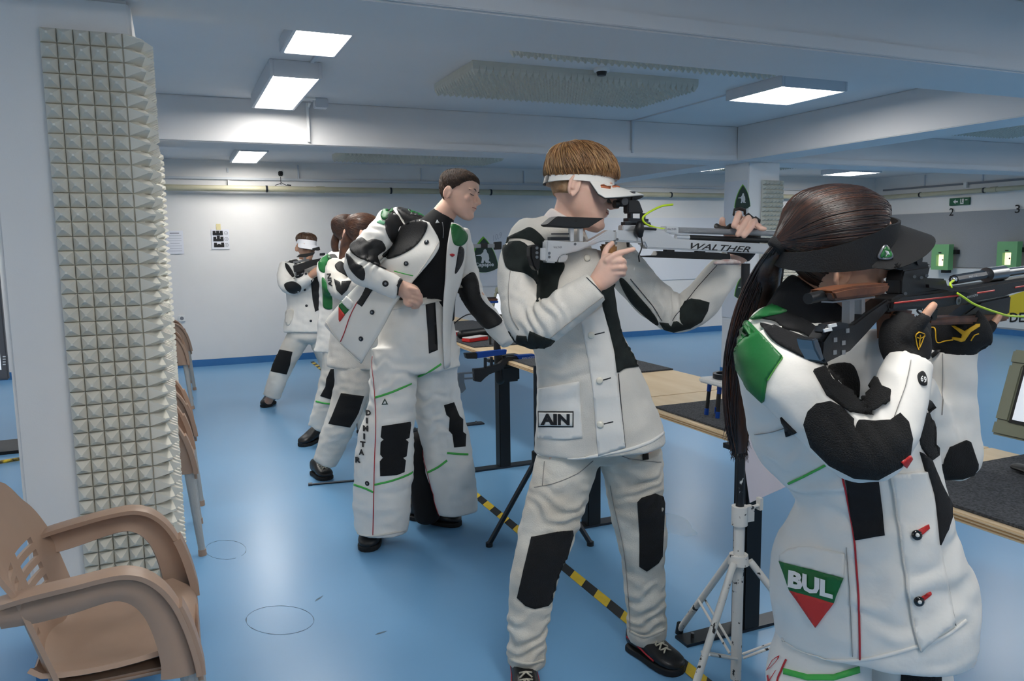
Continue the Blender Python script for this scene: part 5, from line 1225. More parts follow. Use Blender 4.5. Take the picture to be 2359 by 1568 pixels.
for k, ch_ in enumerate('DIMITAR'):
    y0 = 957+18.0*k; xo = 844-3.2*k if k < 6 else 820
    sew_text(ST, ch_, (xo+4 if ch_ == 'I' else xo, y0), (4 if ch_ == 'I' else 12, 1), (0, -13.5), M_ink, tr, bold=.05)
for cx, cy in ((887, 926),): sew(ST, 'triangle_badge', [(cx-7, cy+6), (cx+7, cy+5), (cx, cy-8)], M_darkgreen, tr, step=3, smooth=False); sew(ST, 'badge_figure', [(cx-3, cy+4), (cx+3, cy+3), (cx+1, cy-3)], M_logo_w, tr, step=3, smooth=False, lift=.005)
stud(ST, 846, 1113, 6, M_ink, tr, 'round_badge', .2, M_gink)
piping(ST, 'trouser_hem', [(820, 1229), (860, 1234), (934, 1222)], 5, M_canvas, tr, .001, .5)
skinface(hm, man, (-1, 1), brow=M_hair_b)
# cropped hair cap with a real hairline
def crop(h, name, m, parent, add, zfront, zside, znape, count=0, sweep=.2, rad=.0015, lift=.002, crown=(-.05, 0, .22), tint=None):
    N = 72; R = []
    def zl(a):
        a = abs((math.degrees(a)+180) % 360-180)
        if a < 50: return zfront
        if a < 95: return zfront+(zside-zfront)*((a-50)/45)
        if a < 115: return zside
        return zside+(znape-zside)*min(1, (a-115)/35)
    for i in range(16):
        t = i/15; ring = []
        for j in range(N):
            a = 2*math.pi*j/N; z0 = zl(a); z = z0+(.2245-z0)*t; q = head_ring(z, 1, N, add*min(1, .35+t*2.2))[j]; ring.append(h.p(q[0], q[1], q[2]+add*t))
        R.append(ring)
    o = build(MB().rings(R), name, m, parent, smooth='all')
    if count:
        t_ = Surf(o, gap=9).t; c0 = h.p(-.01, 0, .14); dc = (h.p(*crown)-c0).normalized(); mb = MB(); rr = random.Random(count)
        for i in range(count):
            d0 = Vector((rr.gauss(0, 1), rr.gauss(0, 1), rr.gauss(0, 1))).normalized()
            if d0.dot(h.u) < -.5: continue
            ax = dc.cross(d0); ax = (ax.normalized() if ax.length > .02 else h.l)+Vector((rr.uniform(-1, 1), rr.uniform(-1, 1), rr.uniform(-1, 1)))*.25; ax.normalize(); pts = []
            for q in range(5):
                d = Matrix.Rotation(sweep*q/4, 3, ax) @ d0; l, nn, ii, dd = t_.ray_cast(c0+d*.4, -d)
                if l is None or nn.dot(d) < .05: break
                pts.append(l+nn*(-.0005+lift*q/4))
            if len(pts) == 5: mb.tube(pts, [rad*.8, rad, rad, rad*.7, rad*.2], 4)
        build(mb, 'hair_strands', tint or m, o, smooth='all')['kind'] = 'stuff'
    return o
crop(hm, 'hair', M_hair_m, man, .010, .180, .118, .072, 2200, .14, .0013, .002, tint=mat('cropped_strands', '4a3322', .6, col2='2a1c13', vscale=60))
shoe(man, gp(872, 1235)+Vector((.0, .06, 0)), gp(846, 1272), .105, M_shoeb, M_sole, None, h=.12, label='black boot with a squared toe')
shoe(man, gp(950, 1192), gp(1060, 1212), .105, M_shoeb, M_sole, None, h=.12, label='black boot pointing to the right')
mb = MB(); limb(mb, [(972, 1010, NM+.14, 36, .8), (975, 1100, NM+.15, 34, .8), (985, 1190, NM+.16, 30, .9)]); remesh(mb, 'black_trouser_lining', M_bknit, man, .01, 4)
# ================================================================== ponytailed shooter in the foreground
NG = 1.45
girl = empty('person', (1.15, 1.15, 0), 'ponytailed person in a white and green shooting jacket aiming a black rifle', 'person')
_h = CR*math.cos(math.radians(6))+CF*math.sin(math.radians(6)); _b, _r = math.radians(2), math.radians(18)
fg = _h*math.cos(_b)+CU*math.sin(_b); _u = CU*math.cos(_b)-_h*math.sin(_b); ug = _u*math.cos(_r)-_u.cross(fg)*math.sin(_r)
hg = Head(1926, 604, 1.44, fg, ug, .97)
B = MB(); head_mesh(B, hg, nose=.97)
limb(B, [(1905, 640, 1.46, 62, 1), (1885, 690, 1.47, 62, 1), (1870, 740, 1.48, 75, .9), (1880, 830, 1.5, 120, .6), (1940, 1000, 1.52, 130, .6), (1990, 1200, 1.52, 130, .6), (2000, 1400, 1.53, 110, .5)], k=3)
limb(B, [(1790, 830, 1.45, 42, 1), (1900, 945, 1.36, 40, 1), (1990, 1025, 1.29, 40, 1), (2060, 930, 1.31, 36, 1), (2092, 830, 1.34, 30, .9)], k=3)
limb(B, [(2080, 900, 1.58, 40, 1), (2150, 1010, 1.62, 36, 1), (2205, 1050, 1.62, 34, 1), (2196, 900, 1.63, 30, 1), (2200, 790, 1.63, 28, 1)], k=3)
limb(B, [(1920, 1400, 1.54, 50, 1), (1890, 1700, 1.53, 50, 1), (1880, 2000, 1.57, 44, 1), (1870, 2330, 1.6, 36, 1)], k=3)
limb(B, [(2090, 1400, 1.55, 75, 1), (2110, 1700, 1.58, 58, 1), (2130, 2000, 1.6, 46, 1), (2140, 2290, 1.62, 36, 1)], k=3)
# right hand: thumb up along the stock, fingers round the grip
limb(B, [(2092, 825, 1.345, 34, .8), (2085, 790, 1.35, 44, .6), (2088, 760, 1.36, 44, .55), (2100, 745, 1.365, 36, .55)], k=3)
fpx(B, [(2095, 770, 1.325), (2120, 742, 1.315), (2138, 718, 1.31), (2150, 703, 1.312)], 13, 9.5)
for k in range(4): fpx(B, [(2095, 745+14*k, 1.37), (2120, 746+13*k, 1.375), (2132, 750+12*k, 1.40), (2120, 752+12*k, 1.43)], 12, 10)
# left hand under the fore-end
limb(B, [(2200, 800, 1.63, 32, .9), (2205, 780, 1.625, 48, .8), (2215, 762, 1.62, 60, .8), (2225, 750, 1.62, 62, .8)], k=3)
fpx(B, [(2255, 770, 1.61), (2275, 757, 1.605), (2290, 743, 1.60), (2302, 728, 1.60)], 12, 7.5)
fpx(B, [(2180, 760, 1.64), (2190, 745, 1.655), (2196, 730, 1.655), (2200, 720, 1.655)], 11, 8)
for k in range(3): fpx(B, [(2262-12*k, 770, 1.63+.012*k), (2280-8*k, 752, 1.65+.012*k), (2286-8*k, 735, 1.67+.01*k), (2282-8*k, 722, 1.67+.01*k)], 11, 8)
bd = remesh(B, 'body', M_skin3, girl, .0034, 2); bd['label'] = 'lower face, ear and fingertips'
# ---- jacket
J = MB()
limb(J, [(1868, 722, 1.48, 78, .9), (1862, 752, 1.48, 138, .72), (1868, 800, 1.48, 172, .62), (1892, 870, 1.49, 186, .6), (1925, 960, 1.5, 196, .6), (1974, 1050, 1.5, 176, .66), (2000, 1130, 1.5, 160, .72), (2004, 1210, 1.5, 180, .68), (2000, 1300, 1.5, 211, .62), (2008, 1400, 1.5, 221, .6), (2006, 1482, 1.5, 213, .6)], n=32, dome=.04)
limb(J, [(1772, 792, 1.45, 72, .95), (1800, 850, 1.41, 82, .9), (1862, 925, 1.35, 80, .88), (1930, 990, 1.30, 78, .88), (1988, 1030, 1.275, 80, .85), (2034, 1000, 1.275, 76, .85), (2062, 935, 1.29, 64, .85), (2083, 870, 1.31, 55, .88), (2093, 832, 1.325, 50, .9)], dome=.04)
limb(J, [(2085, 890, 1.58, 62, .9), (2130, 975, 1.62, 56, .9), (2172, 1045, 1.63, 54, .9), (2208, 1056, 1.63, 50, .9), (2203, 985, 1.63, 49, .9), (2197, 900, 1.63, 48, .9), (2196, 830, 1.63, 47, .9), (2197, 806, 1.63, 47, .9)], dome=.04)
jk = remesh(J, 'jacket', M_leather, girl, .006, 5, fold=.008, fscale=8, seed=21, creases=[(1990, 950, 1.22, 1, -.3, .07, .005, .035), (1850, 1150, 1.38, .3, 1, .12, .005, .07), (1840, 1040, 1.4, .5, 1, .08, .004, .05), (2090, 1330, 1.38, .25, 1, .16, .004, .09)]); jk['label'] = 'white shooting jacket with green shoulder and black grip panels'
mb = MB(); limb(mb, [(1888, 672, 1.465, 76, 1), (1868, 700, 1.47, 84, .95), (1862, 728, 1.475, 104, .85)], dome=.03)
kn = remesh(mb, 'knit_collar', M_bknit, girl, .006, 4); kn['label'] = 'black knit undershirt collar'
Tm = MB()
limb(Tm, [(2000, 1360, 1.52, 150, .5), (1995, 1420, 1.52, 160, .5), (1990, 1450, 1.52, 160, .5)])
limb(Tm, [(1905, 1430, 1.535, 98, .75), (1888, 1540, 1.525, 112, .75), (1880, 1640, 1.51, 108, .85), (1872, 1850, 1.5, 92, .92), (1866, 2100, 1.55, 80, .92), (1866, 2280, 1.58, 74, .92)], dome=.1)
limb(Tm, [(2075, 1430, 1.55, 92, .8), (2092, 1540, 1.555, 90, .9), (2105, 1660, 1.57, 88, .92), (2125, 1900, 1.6, 74, .92), (2138, 2100, 1.61, 68, .92), (2140, 2230, 1.62, 66, .92)], dome=.1)
tr = remesh(Tm, 'trousers', M_leather, girl, .0085, 5, fold=.006, fscale=9, seed=5); tr['label'] = 'white shooting trousers with green trim and red lettering'
S = Surf(jk, gap=.13); ST = Surf(tr, gap=.2)
sew(S, 'green_shoulder_panel', [(1703, 748), (1728, 741), (1770, 786), (1803, 823), (1768, 875), (1761, 924), (1728, 894), (1702, 850), (1696, 800)], M_green, jk, step=6, lift=.007, smooth=False)
sew(S, 'green_yoke_panel', [(1732, 737), (1760, 716), (1789, 702), (1827, 712), (1812, 722), (1793, 727), (1751, 735)], M_green, jk, step=6, lift=.007, smooth=False)
piping(S, 'lime_trim', [(1803, 823), (1786, 848), (1769, 876)], 4, mat('lime_trim', '7ccf5a', .5), jk); piping(S, 'dark_trim', [(1797, 821), (1780, 846), (1764, 872)], 3, M_darkgreen, jk)
sew(S, 'yoke_panel', [(1751, 731), (1808, 714), (1839, 729), (1908, 775), (1885, 790), (1850, 768), (1808, 758), (1785, 740)], M_bknit, jk, step=6, lift=.005)
sew(S, 'shoulder_pad', [(1755, 744), (1812, 764), (1862, 785), (1890, 813), (1906, 840), (1870, 832), (1820, 808), (1780, 783)], M_bknit, jk, step=6, lift=.005)
sew(S, 'chest_panel', [(1908, 842), (1958, 836), (1977, 870), (1979, 900), (1974, 916), (1946, 896), (1922, 872)], M_rubber, jk, step=8)
sew(S, 'inner_elbow_panel', [(1873, 855), (1895, 848), (1914, 878), (1980, 920), (1986, 930), (2007, 897), (2023, 869), (2034, 892), (2053, 901), (2046, 951), (2020, 956), (1960, 950), (1905, 912)], M_rubber, jk, step=6, lift=.008, smooth=False)
sew(S, 'elbow_patch', [(1853, 978), (1862, 948), (1880, 930), (1912, 925), (1945, 944), (1968, 964), (1967, 998), (1977, 968), (2010, 970), (2049, 968), (2074, 951), (2092, 972), (2100, 1010), (2094, 1045), (2074, 1074), (2023, 1102), (1968, 1099), (1912, 1070), (1870, 1028)], M_rubber, jk, step=9, smooth=False)
sew(S, 'side_panel', [(1947, 1100), (2023, 1100), (2032, 1170), (2038, 1232), (1970, 1243), (1956, 1164)], M_bknit, jk, smooth=False, step=9)
piping(S, 'red_piping', [(1940, 1094), (1955, 1164), (1968, 1241), (1973, 1310), (1977, 1370), (1980, 1450), (1981, 1518)], 4.5, M_redpipe, jk)
piping(S, 'green_trim', [(1817, 1113), (1860, 1092), (1906, 1068)], 6, M_gline, jk)
sew(S, 'pocket', [(1798, 1278), (1818, 1264), (1845, 1258), (1880, 1260), (1946, 1275), (1944, 1330), (1798, 1292)], M_leather, jk, step=8, smooth=False, lift=.004)
sew(S, 'flag_green', [(1798, 1292), (1944, 1330), (1921, 1386), (1821, 1358)], M_green, jk, step=8, smooth=False, lift=.005)
sew(S, 'flag_red', [(1821, 1358), (1921, 1386), (1880, 1443)], mat('flag_red', 'c8322a', .6), jk, step=8, smooth=False, lift=.005)
sew_text(S, 'BUL', (1821, 1350), (98, 26), (2, -38), M_white, jk, bold=.05, lift=.009)
sew(S, 'placket', [(2050, 1090), (2070, 1090), (2130, 1085), (2150, 1150), (2158, 1250), (2178, 1330), (2196, 1430), (2120, 1498), (2104, 1440), (2090, 1360), (2080, 1270), (2066, 1180)], M_leather, jk, step=10, smooth=False, lift=.007)
piping(S, 'placket_edge', [(2050, 1090), (2066, 1180), (2080, 1270), (2090, 1360), (2104, 1440), (2120, 1498)], 6, M_canvas, jk, .006)
sew(S, 'waist_panel', [(2118, 1040), (2140, 1060), (2160, 1110), (2184, 1160), (2186, 1190), (2178, 1218), (2160, 1252), (2154, 1200), (2145, 1138)], M_bknit, jk, step=8, smooth=False, lift=.008)
for bx, by in ((2107, 1231), (2112, 1380)):
    sew(S, 'red_loop', [(bx+2, by-10), (bx+26, by-24), (bx+28, by-14), (bx+8, by+4)], M_red, jk, step=4, smooth=False, lift=.010); stud(S, bx, by, 12, M_lens, jk, 'button', .55, M_white, lift=.009)
sew(S, 'red_loop', [(2072, 1062), (2092, 1046), (2095, 1054), (2082, 1074)], M_red, jk, step=4, smooth=False, lift=.006)
for pts in ([(1950, 1260), (1958, 1380), (1964, 1510)], [(2168, 1280), (2186, 1360), (2200, 1440)], [(1740, 1000), (1775, 995), (1805, 985)], [(1800, 1290), (1860, 1280), (1940, 1296)], [(2172, 815), (2172, 880), (2168, 955)], [(2098, 830), (2085, 890), (2060, 960)]): piping(S, 'seam', pts, 1.6, M_seam, jk)
sew(S, 'back_triangle', [(1800, 960), (1836, 996), (1812, 1006)], M_bknit, jk, step=6, smooth=False)
sew(S, 'inner_sleeve_panel', [(2109, 998), (2135, 908), (2154, 938), (2154, 963), (2169, 964), (2167, 1005), (2169, 1043), (2144, 1061), (2123, 1032)], M_rubber, jk, step=8, smooth=False)
sew(S, 'elbow_patch', [(2175, 1058), (2188, 1029), (2226, 1013), (2235, 1017), (2252, 1068), (2250, 1090), (2217, 1101), (2162, 1103), (2140, 1082), (2146, 1076), (2173, 1068)], M_rubber, jk, step=8, smooth=False)
sew(S, 'sleeve_badge', [(2113, 866), (2118, 857), (2126, 857), (2132, 870), (2132, 886), (2126, 888), (2117, 882)], M_ink, jk, step=4)
sew_text(S, '69', (2116, 880), (12, 4), (1, -14), M_white, jk, bold=.02, lift=.006)
piping(S, 'jacket_hem', [(1796, 1476), (1822, 1500), (1900, 1519), (1980, 1520), (2060, 1504), (2120, 1486)], 10, M_leather, jk, .001, .5); piping(S, 'jacket_hem', [(2120, 1490), (2180, 1462), (2226, 1428)], 10, M_leather, jk, .001, .5)
# trousers
sew(ST, 'green_trim', [(1806, 1538), (1860, 1552), (1920, 1552), (1978, 1534), (1979, 1548), (1920, 1566), (1860, 1566), (1806, 1552)], M_gline, tr, step=8, smooth=False)
sew(ST, 'knee_patch', [(2076, 1534), (2165, 1506), (2168, 1600), (2150, 1780), (2060, 1780), (2074, 1600)], M_rubber, tr, step=12, smooth=False)
piping(ST, 'red_piping', [(1812, 1518), (1800, 1545), (1790, 1580), (1786, 1700)], 5, M_redpipe, tr)
sew_text(ST, 'D', (1768, 1546), (22, -18), (14, -26), M_red, tr, bold=.0); sew_text(ST, 'V', (1762, 1580), (22, -14), (8, -24), M_red, tr, bold=.0)
# ---- gloves
M_glove = mat('black_glove_knit', '0d0d0f', .8, bump=.4, bscale=350)
G = MB(); limb(G, [(2094, 834, 1.335, 46, .88), (2088, 808, 1.34, 54, .7), (2084, 782, 1.345, 56, .62), (2088, 758, 1.352, 53, .62), (2098, 742, 1.36, 44, .62)], dome=.15)
fpx(G, [(2095, 775, 1.322), (2115, 750, 1.315), (2128, 733, 1.311)], 19, 15)
for k in range(4): fpx(G, [(2095, 745+14*k, 1.37), (2122, 746+13*k, 1.375), (2134, 750+12*k, 1.40)], 14, 12)
gv = remesh(G, 'glove', M_glove, girl, .005, 3); gv['label'] = 'black fingerless glove with a small yellow emblem'
SG = Surf(gv, gap=.2); M_gold = mat('yellow_print', 'd9a81c', .5)
for pts in ([(2108, 772), (2116, 764), (2126, 768), (2128, 776)], [(2108, 772), (2110, 790), (2116, 806)], [(2118, 770), (2117, 785), (2118, 800)], [(2126, 776), (2122, 790), (2117, 802)], [(2112, 776), (2120, 778), (2126, 774)]): piping(SG, 'emblem_line', pts, 2.4, M_gold, gv)
G = MB(); limb(G, [(2198, 812, 1.63, 48, .9), (2200, 794, 1.628, 49, .85), (2206, 772, 1.62, 62, .8), (2216, 754, 1.62, 72, .8), (2226, 746, 1.625, 70, .8)], dome=.2)
fpx(G, [(2250, 775, 1.605), (2272, 762, 1.602), (2284, 749, 1.60)], 16, 13); fpx(G, [(2180, 765, 1.64), (2190, 750, 1.65)], 14, 12)
for k in range(3): fpx(G, [(2262-12*k, 770, 1.63+.012*k), (2280-8*k, 752, 1.65+.012*k)], 13, 12)
gv2 = remesh(G, 'glove', M_glove, girl, .005, 3); gv2['label'] = 'black and yellow fingerless glove under the fore-end'
SG = Surf(gv2, gap=.25)
sew(SG, 'yellow_stripe', [(2192, 750), (2200, 750), (2222, 762), (2238, 752), (2248, 746), (2256, 746), (2256, 752), (2236, 764), (2222, 784), (2214, 786), (2194, 780), (2194, 776), (2214, 778), (2216, 770)], M_gold, gv2, step=4, smooth=False)
piping(SG, 'yellow_line', [(2146, 754), (2156, 757), (2160, 787), (2180, 784), (2196, 782)], 3, M_gold, gv2); piping(SG, 'yellow_line', [(2236, 784), (2244, 772), (2254, 768)], 3, M_gold, gv2)
piping(S, 'wrist_band', [(2150, 820), (2170, 806), (2200, 798), (2240, 802)], 12, M_black, jk, .004)
# ---- head: hair, ponytail, visor
HM = MB(); N = 72; R = []
def zl(a):
    a = abs((math.degrees(a)+180) % 360-180)
    for (a0, z0), (a1, z1) in (((0, .19), (45, .185)), ((45, .185), (75, .135)), ((75, .135), (100, .122)), ((100, .122), (125, .095)), ((125, .095), (150, .05)), ((150, .05), (181, .045))):
        if a <= a1: return z0+(z1-z0)*(a-a0)/(a1-a0)
for i in range(16):
    t = i/15; ring = []
    for j in range(N):
        a = 2*math.pi*j/N; z0 = zl(a); z = z0+(.2245-z0)*t; q = head_ring(z, 1, N, .003+.011*min(1, t*2.4))[j]; ring.append(hg.p(q[0]+.002, q[1], q[2]+.019*t))
    R.append(ring)
HM.rings(R)
tie_l = (-.114, 0, .140)
HM.tube([hg.p(-.045, 0, .172), hg.p(-.065, 0, .166), hg.p(-.088, 0, .156), hg.p(-.103, 0, .147), hg.p(*tie_l)], [.060, .056, .042, .028, .018], 24, round_ends=True)
hr = remesh(HM, 'hair', M_hair_g, girl, .006, 8); hr['label'] = 'dark chestnut hair pulled back smoothly'
HB = Surf(hr, gap=1).t; rnd = random.Random(3); hc_ = hg.p(-.01, 0, .15); tie = hg.p(*tie_l)
dt = (tie-hc_).normalized(); MBs = [MB(), MB(), MB()]
for i in range(520):
    # start somewhere on the front and upper rim, sweep to the tie
    a = rnd.uniform(-1.0, 1.0)*math.pi; up_ = rnd.uniform(-.15, 1.0)
    d0 = (fg*rnd.uniform(.25, 1.0)+ug*up_*1.1-hg.l*rnd.uniform(-.6, 1.1)).normalized()
    if d0.dot(ug) < -.12: continue
    pts = []; K = 14; om = math.acos(max(-1, min(1, d0.dot(dt)))); wob = rnd.uniform(-.006, .006)
    t0 = rnd.uniform(0, .25)
    for k in range(K):
        t = t0+(1-t0)*k/(K-1); d = (d0*math.sin((1-t)*om)+dt*math.sin(t*om))/math.sin(om)
        l, nn, ii, dd = HB.ray_cast(hc_+d*.5, -d)
        if l is None: l = hc_+d*.1; nn = d
        pts.append(l+nn*(.0003+.0006*math.sin(3*t)))
    r = rnd.uniform(.0007, .0014); MBs[rnd.choice((0, 0, 1, 2))].tube(pts, [r*.4]+[r]*(K-2)+[r*.7], 5)
for mb, nm, c1, c2 in zip(MBs, ('hair_strands', 'hair_strands', 'hair_strands'), ('2c1810', '4f2c1b', '180d09'), ('1b0e09', '351e12', '100906')):
    o = build(mb, nm, hairmat('strand_'+c1, c1, c2, (1, 1, .5)), hr, smooth='all'); o['kind'] = 'stuff'
# ponytail: a full core with many strands round it
NT = nof(tie); PT = cr([(1797, 562, NT, 13), (1782, 590, NT+.02, 23), (1765, 636, 1.54, 35), (1744, 696, 1.58, 42), (1720, 765, 1.60, 38), (1700, 835, 1.625, 31), (1694, 915, 1.63, 27), (1698, 990, 1.63, 24), (1703, 1040, 1.63, 16)], 5)
HM = MB(); limb(HM, [(p[0], p[1], p[2], p[3]*.95, .8) for p in PT[::5]], k=4, dome=.3)
pony = build(HM, 'ponytail', M_hair_g, girl, smooth='all'); pony['label'] = 'long chestnut ponytail hanging down the back'
MBs = [MB(), MB(), MB(), MB()]
for i in range(430):
    th = rnd.uniform(0, 2*math.pi); rr = rnd.uniform(.72, 1.02) if i % 3 else rnd.uniform(.95, 1.12); pts = []; endk = rnd.randint(len(PT)-7, len(PT)-1); ph = rnd.uniform(0, 6)
    for k in range(0, endk+1, 2):
        x, y, n_, w = PT[k]; q = th+.5*math.sin(k*.09+ph); pts.append(at(x+w*rr*math.cos(q)*1.0, y, n_+w*rr*math.sin(q)*.00066))
    x, y, n_, w = PT[endk]; pts.append(at(x+w*rr*math.cos(th)*1.1+rnd.uniform(-6, 8), y+rnd.uniform(6, 26), n_))
    r = rnd.uniform(.0008, .0016); MBs[rnd.choice((0, 0, 1, 2, 3))].tube(pts, [r]*(len(pts)-2)+[r*.7, r*.2], 5)
for mb, c1, c2 in zip(MBs, ('2c1810', '4f2c1b', '180d09', '7a4c2c'), ('1b0e09', '351e12', '100906', '4c2e1a')):
    o = build(mb, 'ponytail_strands', hairmat('strand_'+c1, c1, c2, (1, 1, .5)), pony, smooth='all'); o['kind'] = 'stuff'
tc_ = hg.p(-.118, 0, .137); ax = (hg.p(-.13, 0, .125)-hg.p(-.11, 0, .143)).normalized()
build(MB().tube([tc_-ax*.012, tc_-ax*.006, tc_+ax*.006, tc_+ax*.012], [.015, .0175, .0175, .015], 20), 'hair_tie', M_bknit, pony, smooth='all')
# visor: black band with a long bill
VB = MB(); N = 60
ctr = [(1818, 596, 1.46), (1850, 606, 1.415), (1900, 600, 1.365), (1960, 590, 1.345), (2020, 575, 1.375), (2062, 560, 1.43)]
def vband():
    rings = []
    for i in range(N):
        a = 2*math.pi*i/N; x = -.006+.107*math.cos(a); y = .0865*math.sin(a); nn = Vector((math.cos(a), math.sin(a), 0)); zlo = .106+.09*min(x, .03); zhi = max(zlo+.022, min(.183, .166+.36*x)); w = (zhi-zlo)/2; zz = zlo+w
        rings.append([hg.p(x, y, zz-w), hg.p(x*.985, y*.985, zz+w), hg.p(x*.985+nn.x*.005, y*.985+nn.y*.005, zz+w), hg.p(x+nn.x*.006, y+nn.y*.006, zz-w)])
    return build(MB().rings(rings, closed=True), 'visor_band', mat('black_visor_cloth', '0c0c0e', .7, bump=.2, bscale=400), girl, smooth=True)
vb = vband(); vb['label'] = 'black sun visor with a small green emblem'
nu, nv = 29, 10; P = []
for i in range(nu):
    a = -1.36+2.72*i/(nu-1); row = []; L = .071*max(0, math.cos(a/1.36*math.pi/2))**.42+.002
    for j in range(nv):
        t = j/(nv-1); x = -.006+.110*math.cos(a); y = .0895*math.sin(a); f2 = Vector((math.cos(a*.6), math.sin(a*.6)*.6, 0))
        zb_ = .112+.060*max(0, math.cos(a*1.12))**1.1; row.append(hg.p(x+f2.x*L*t, y+f2.y*L*t, zb_-.32*L*t-.004*t*math.sin(a)**2))
    P.append(row)
build(shell(P, nu, nv, .004), 'bill', MATS['black_visor_cloth'], vb, smooth=True)
SV = Surf(vb, *[c for c in vb.children], gap=.2)
sew(SV, 'emblem_rim', [(2038, 563), (2050, 578), (2056, 594), (2040, 599), (2021, 594), (2026, 578)], M_steel, vb, step=4); sew(SV, 'emblem', [(2038, 567), (2048, 580), (2052, 592), (2039, 595), (2025, 592), (2029, 580)], mat('emblem_green', '1d6a2a', .3, coat=.6), vb, step=4, lift=.005)
sew(SV, 'emblem_figure', [(2033, 576), (2039, 577), (2042, 585), (2047, 589), (2034, 590), (2037, 584)], M_logo_w, vb, step=3, lift=.0065, smooth=False)
skinface(hg, girl, (-1, 1))
e = hg.p(-.024, -.081, .072); build(MB().ball(e, .0042, 10), 'earring', mat('earring_silver', 'd8d8da', .15, metal=1), girl, smooth='all')
for px, n_ in ((1868, 1.6), (2140, 1.64)):
    q = at(px, 2300, n_); q.z = 0; shoe(girl, q+Vector((-.05, .06, 0)), q+Vector((.12, -.16, 0)), .10, M_shoeb, M_sole, M_lace, h=.1)
# ------------------------------------------------------------------ the black rifle
PH = math.radians(77); DG = Vector((math.sin(PH), math.cos(PH), 0)); MG = Vector((DG.y, -DG.x, 0))     # MG points to the camera side
P0 = at(2058, 700, 1.375)
def gpl(px, py, off=0):
    d = ray(px, py); o = P0+MG*off; t = (o-CC).dot(MG)/d.dot(MG); return CC+d*t
def gpoly(mb, pts, th, off=0): return mb.prism([gpl(x, y, off+th/2) for x, y in pts], -MG*th)
def gcyl(mb, a, b, rpx, off=0, n=18, r2=None):
    A, Bq = gpl(*a, off), gpl(*b, off); r = rpx*dep(A)/F; return mb.cyl(A, Bq, r, r if r2 is None else r2*dep(Bq)/F, n)
RG = empty('air_rifle', gpl(2150, 690), 'black air rifle with red stripes held by the ponytailed shooter', 'rifle')
M_rb = mat('rifle_black', '121214', .42, bump=.08, bscale=500); M_gun = mat('gunmetal', '45474b', .35, metal=.85); M_rred = mat('rifle_red_line', 'c2281d', .4)
st = build(gpoly(MB(), [(2057, 690), (2077, 678.6), (2140, 672), (2190, 666), (2333, 645), (2480, 622), (2480, 650), (2339, 675), (2318, 682.5), (2199, 703.5), (2170, 709), (2128, 711), (2054, 717)], .04), 'stock', M_rb, RG, bev=.005)
def gline(pts, w, m, parent, name, off=.0215):
    P = [gpl(x, y, off) for x, y in pts]; return build(MB().tube(P, w, 6, b=.4, side=Z), name, m, parent)
gline([(2060, 698), (2130, 690), (2208, 680.5)], .0016, M_rred, st, 'red_stripe'); gline([(2251, 675), (2291, 669)], .0016, M_rred, st, 'red_stripe'); gline([(2339, 662), (2400, 652)], .0016, M_rred, st, 'red_stripe')
q = gpl(2207, 692, .021); build(MB().tube([q, q+MG*.002], [.0082, .0076], 24), 'maker_badge', M_steel, st, smooth=True); build(MB().tube([q+MG*.002, q+MG*.0026], [.0035, .003], 16), 'badge_ring', M_gun, st, smooth=True)
a = gpl(2227, 687, .0212); text_flat('ANSCHÜTZ', a, gpl(2253, 681, .0212)-a, gpl(2227, 681, .0212)-a, M_lightframe, st, bold=.01)
build(gpoly(MB(), [(2076, 679), (2077, 646), (2083, 621), (2145, 612), (2138, 640), (2180, 642), (2187, 667), (2084, 682)], .03), 'sight_block', M_rb, RG, bev=.003)
rs = build(gpoly(MB(), [(2067, 610), (2080, 600), (2143, 604), (2145, 613), (2080, 622), (2067, 619)], .034), 'rear_sight', M_black, RG, bev=.004)
qk = gpl(2119, 597, .02); build(MB().cyl(qk, qk-MG*.03, .0105, n=20), 'sight_knob', M_black, rs, smooth=True)
for x, y in ((2107, 637), (2123, 639), (2135, 635), (2086, 676)): build(MB().cyl(gpl(x, y, .0165), gpl(x, y, .0175), .003, n=8), 'screw', M_steel, RG)
mb = MB(); gcyl(mb, (2197, 644), (2264, 633), 11.5, n=8); build(mb, 'air_gauge', M_gun, RG)
text_flat('9015', gpl(2232, 640, .0105), gpl(2251, 637, .0105)-gpl(2232, 640, .0105), Z*.004, M_lightframe, RG)
build(MB().ball(gpl(2198, 644, .004), .0058, 12), 'gauge_tip', mat('earring_silver', 'd8d8da', .15, metal=1), RG, smooth='all')
mb = MB(); gcyl(mb, (2264, 634), (2480, 607), 7.5); gcyl(mb, (2300, 629.5), (2480, 606), 10); build(mb, 'barrel', M_steel, RG, smooth=True)
mb = MB(); gcyl(mb, (2272, 633), (2310, 628), 17, n=24); build(mb, 'barrel_ring', M_steel, RG, smooth=True)
build(gpoly(MB(), [(2140, 655), (2180, 657), (2251, 671), (2251, 677), (2180, 668), (2141, 662)], .006, .026), 'bolt_lever', M_black, RG)
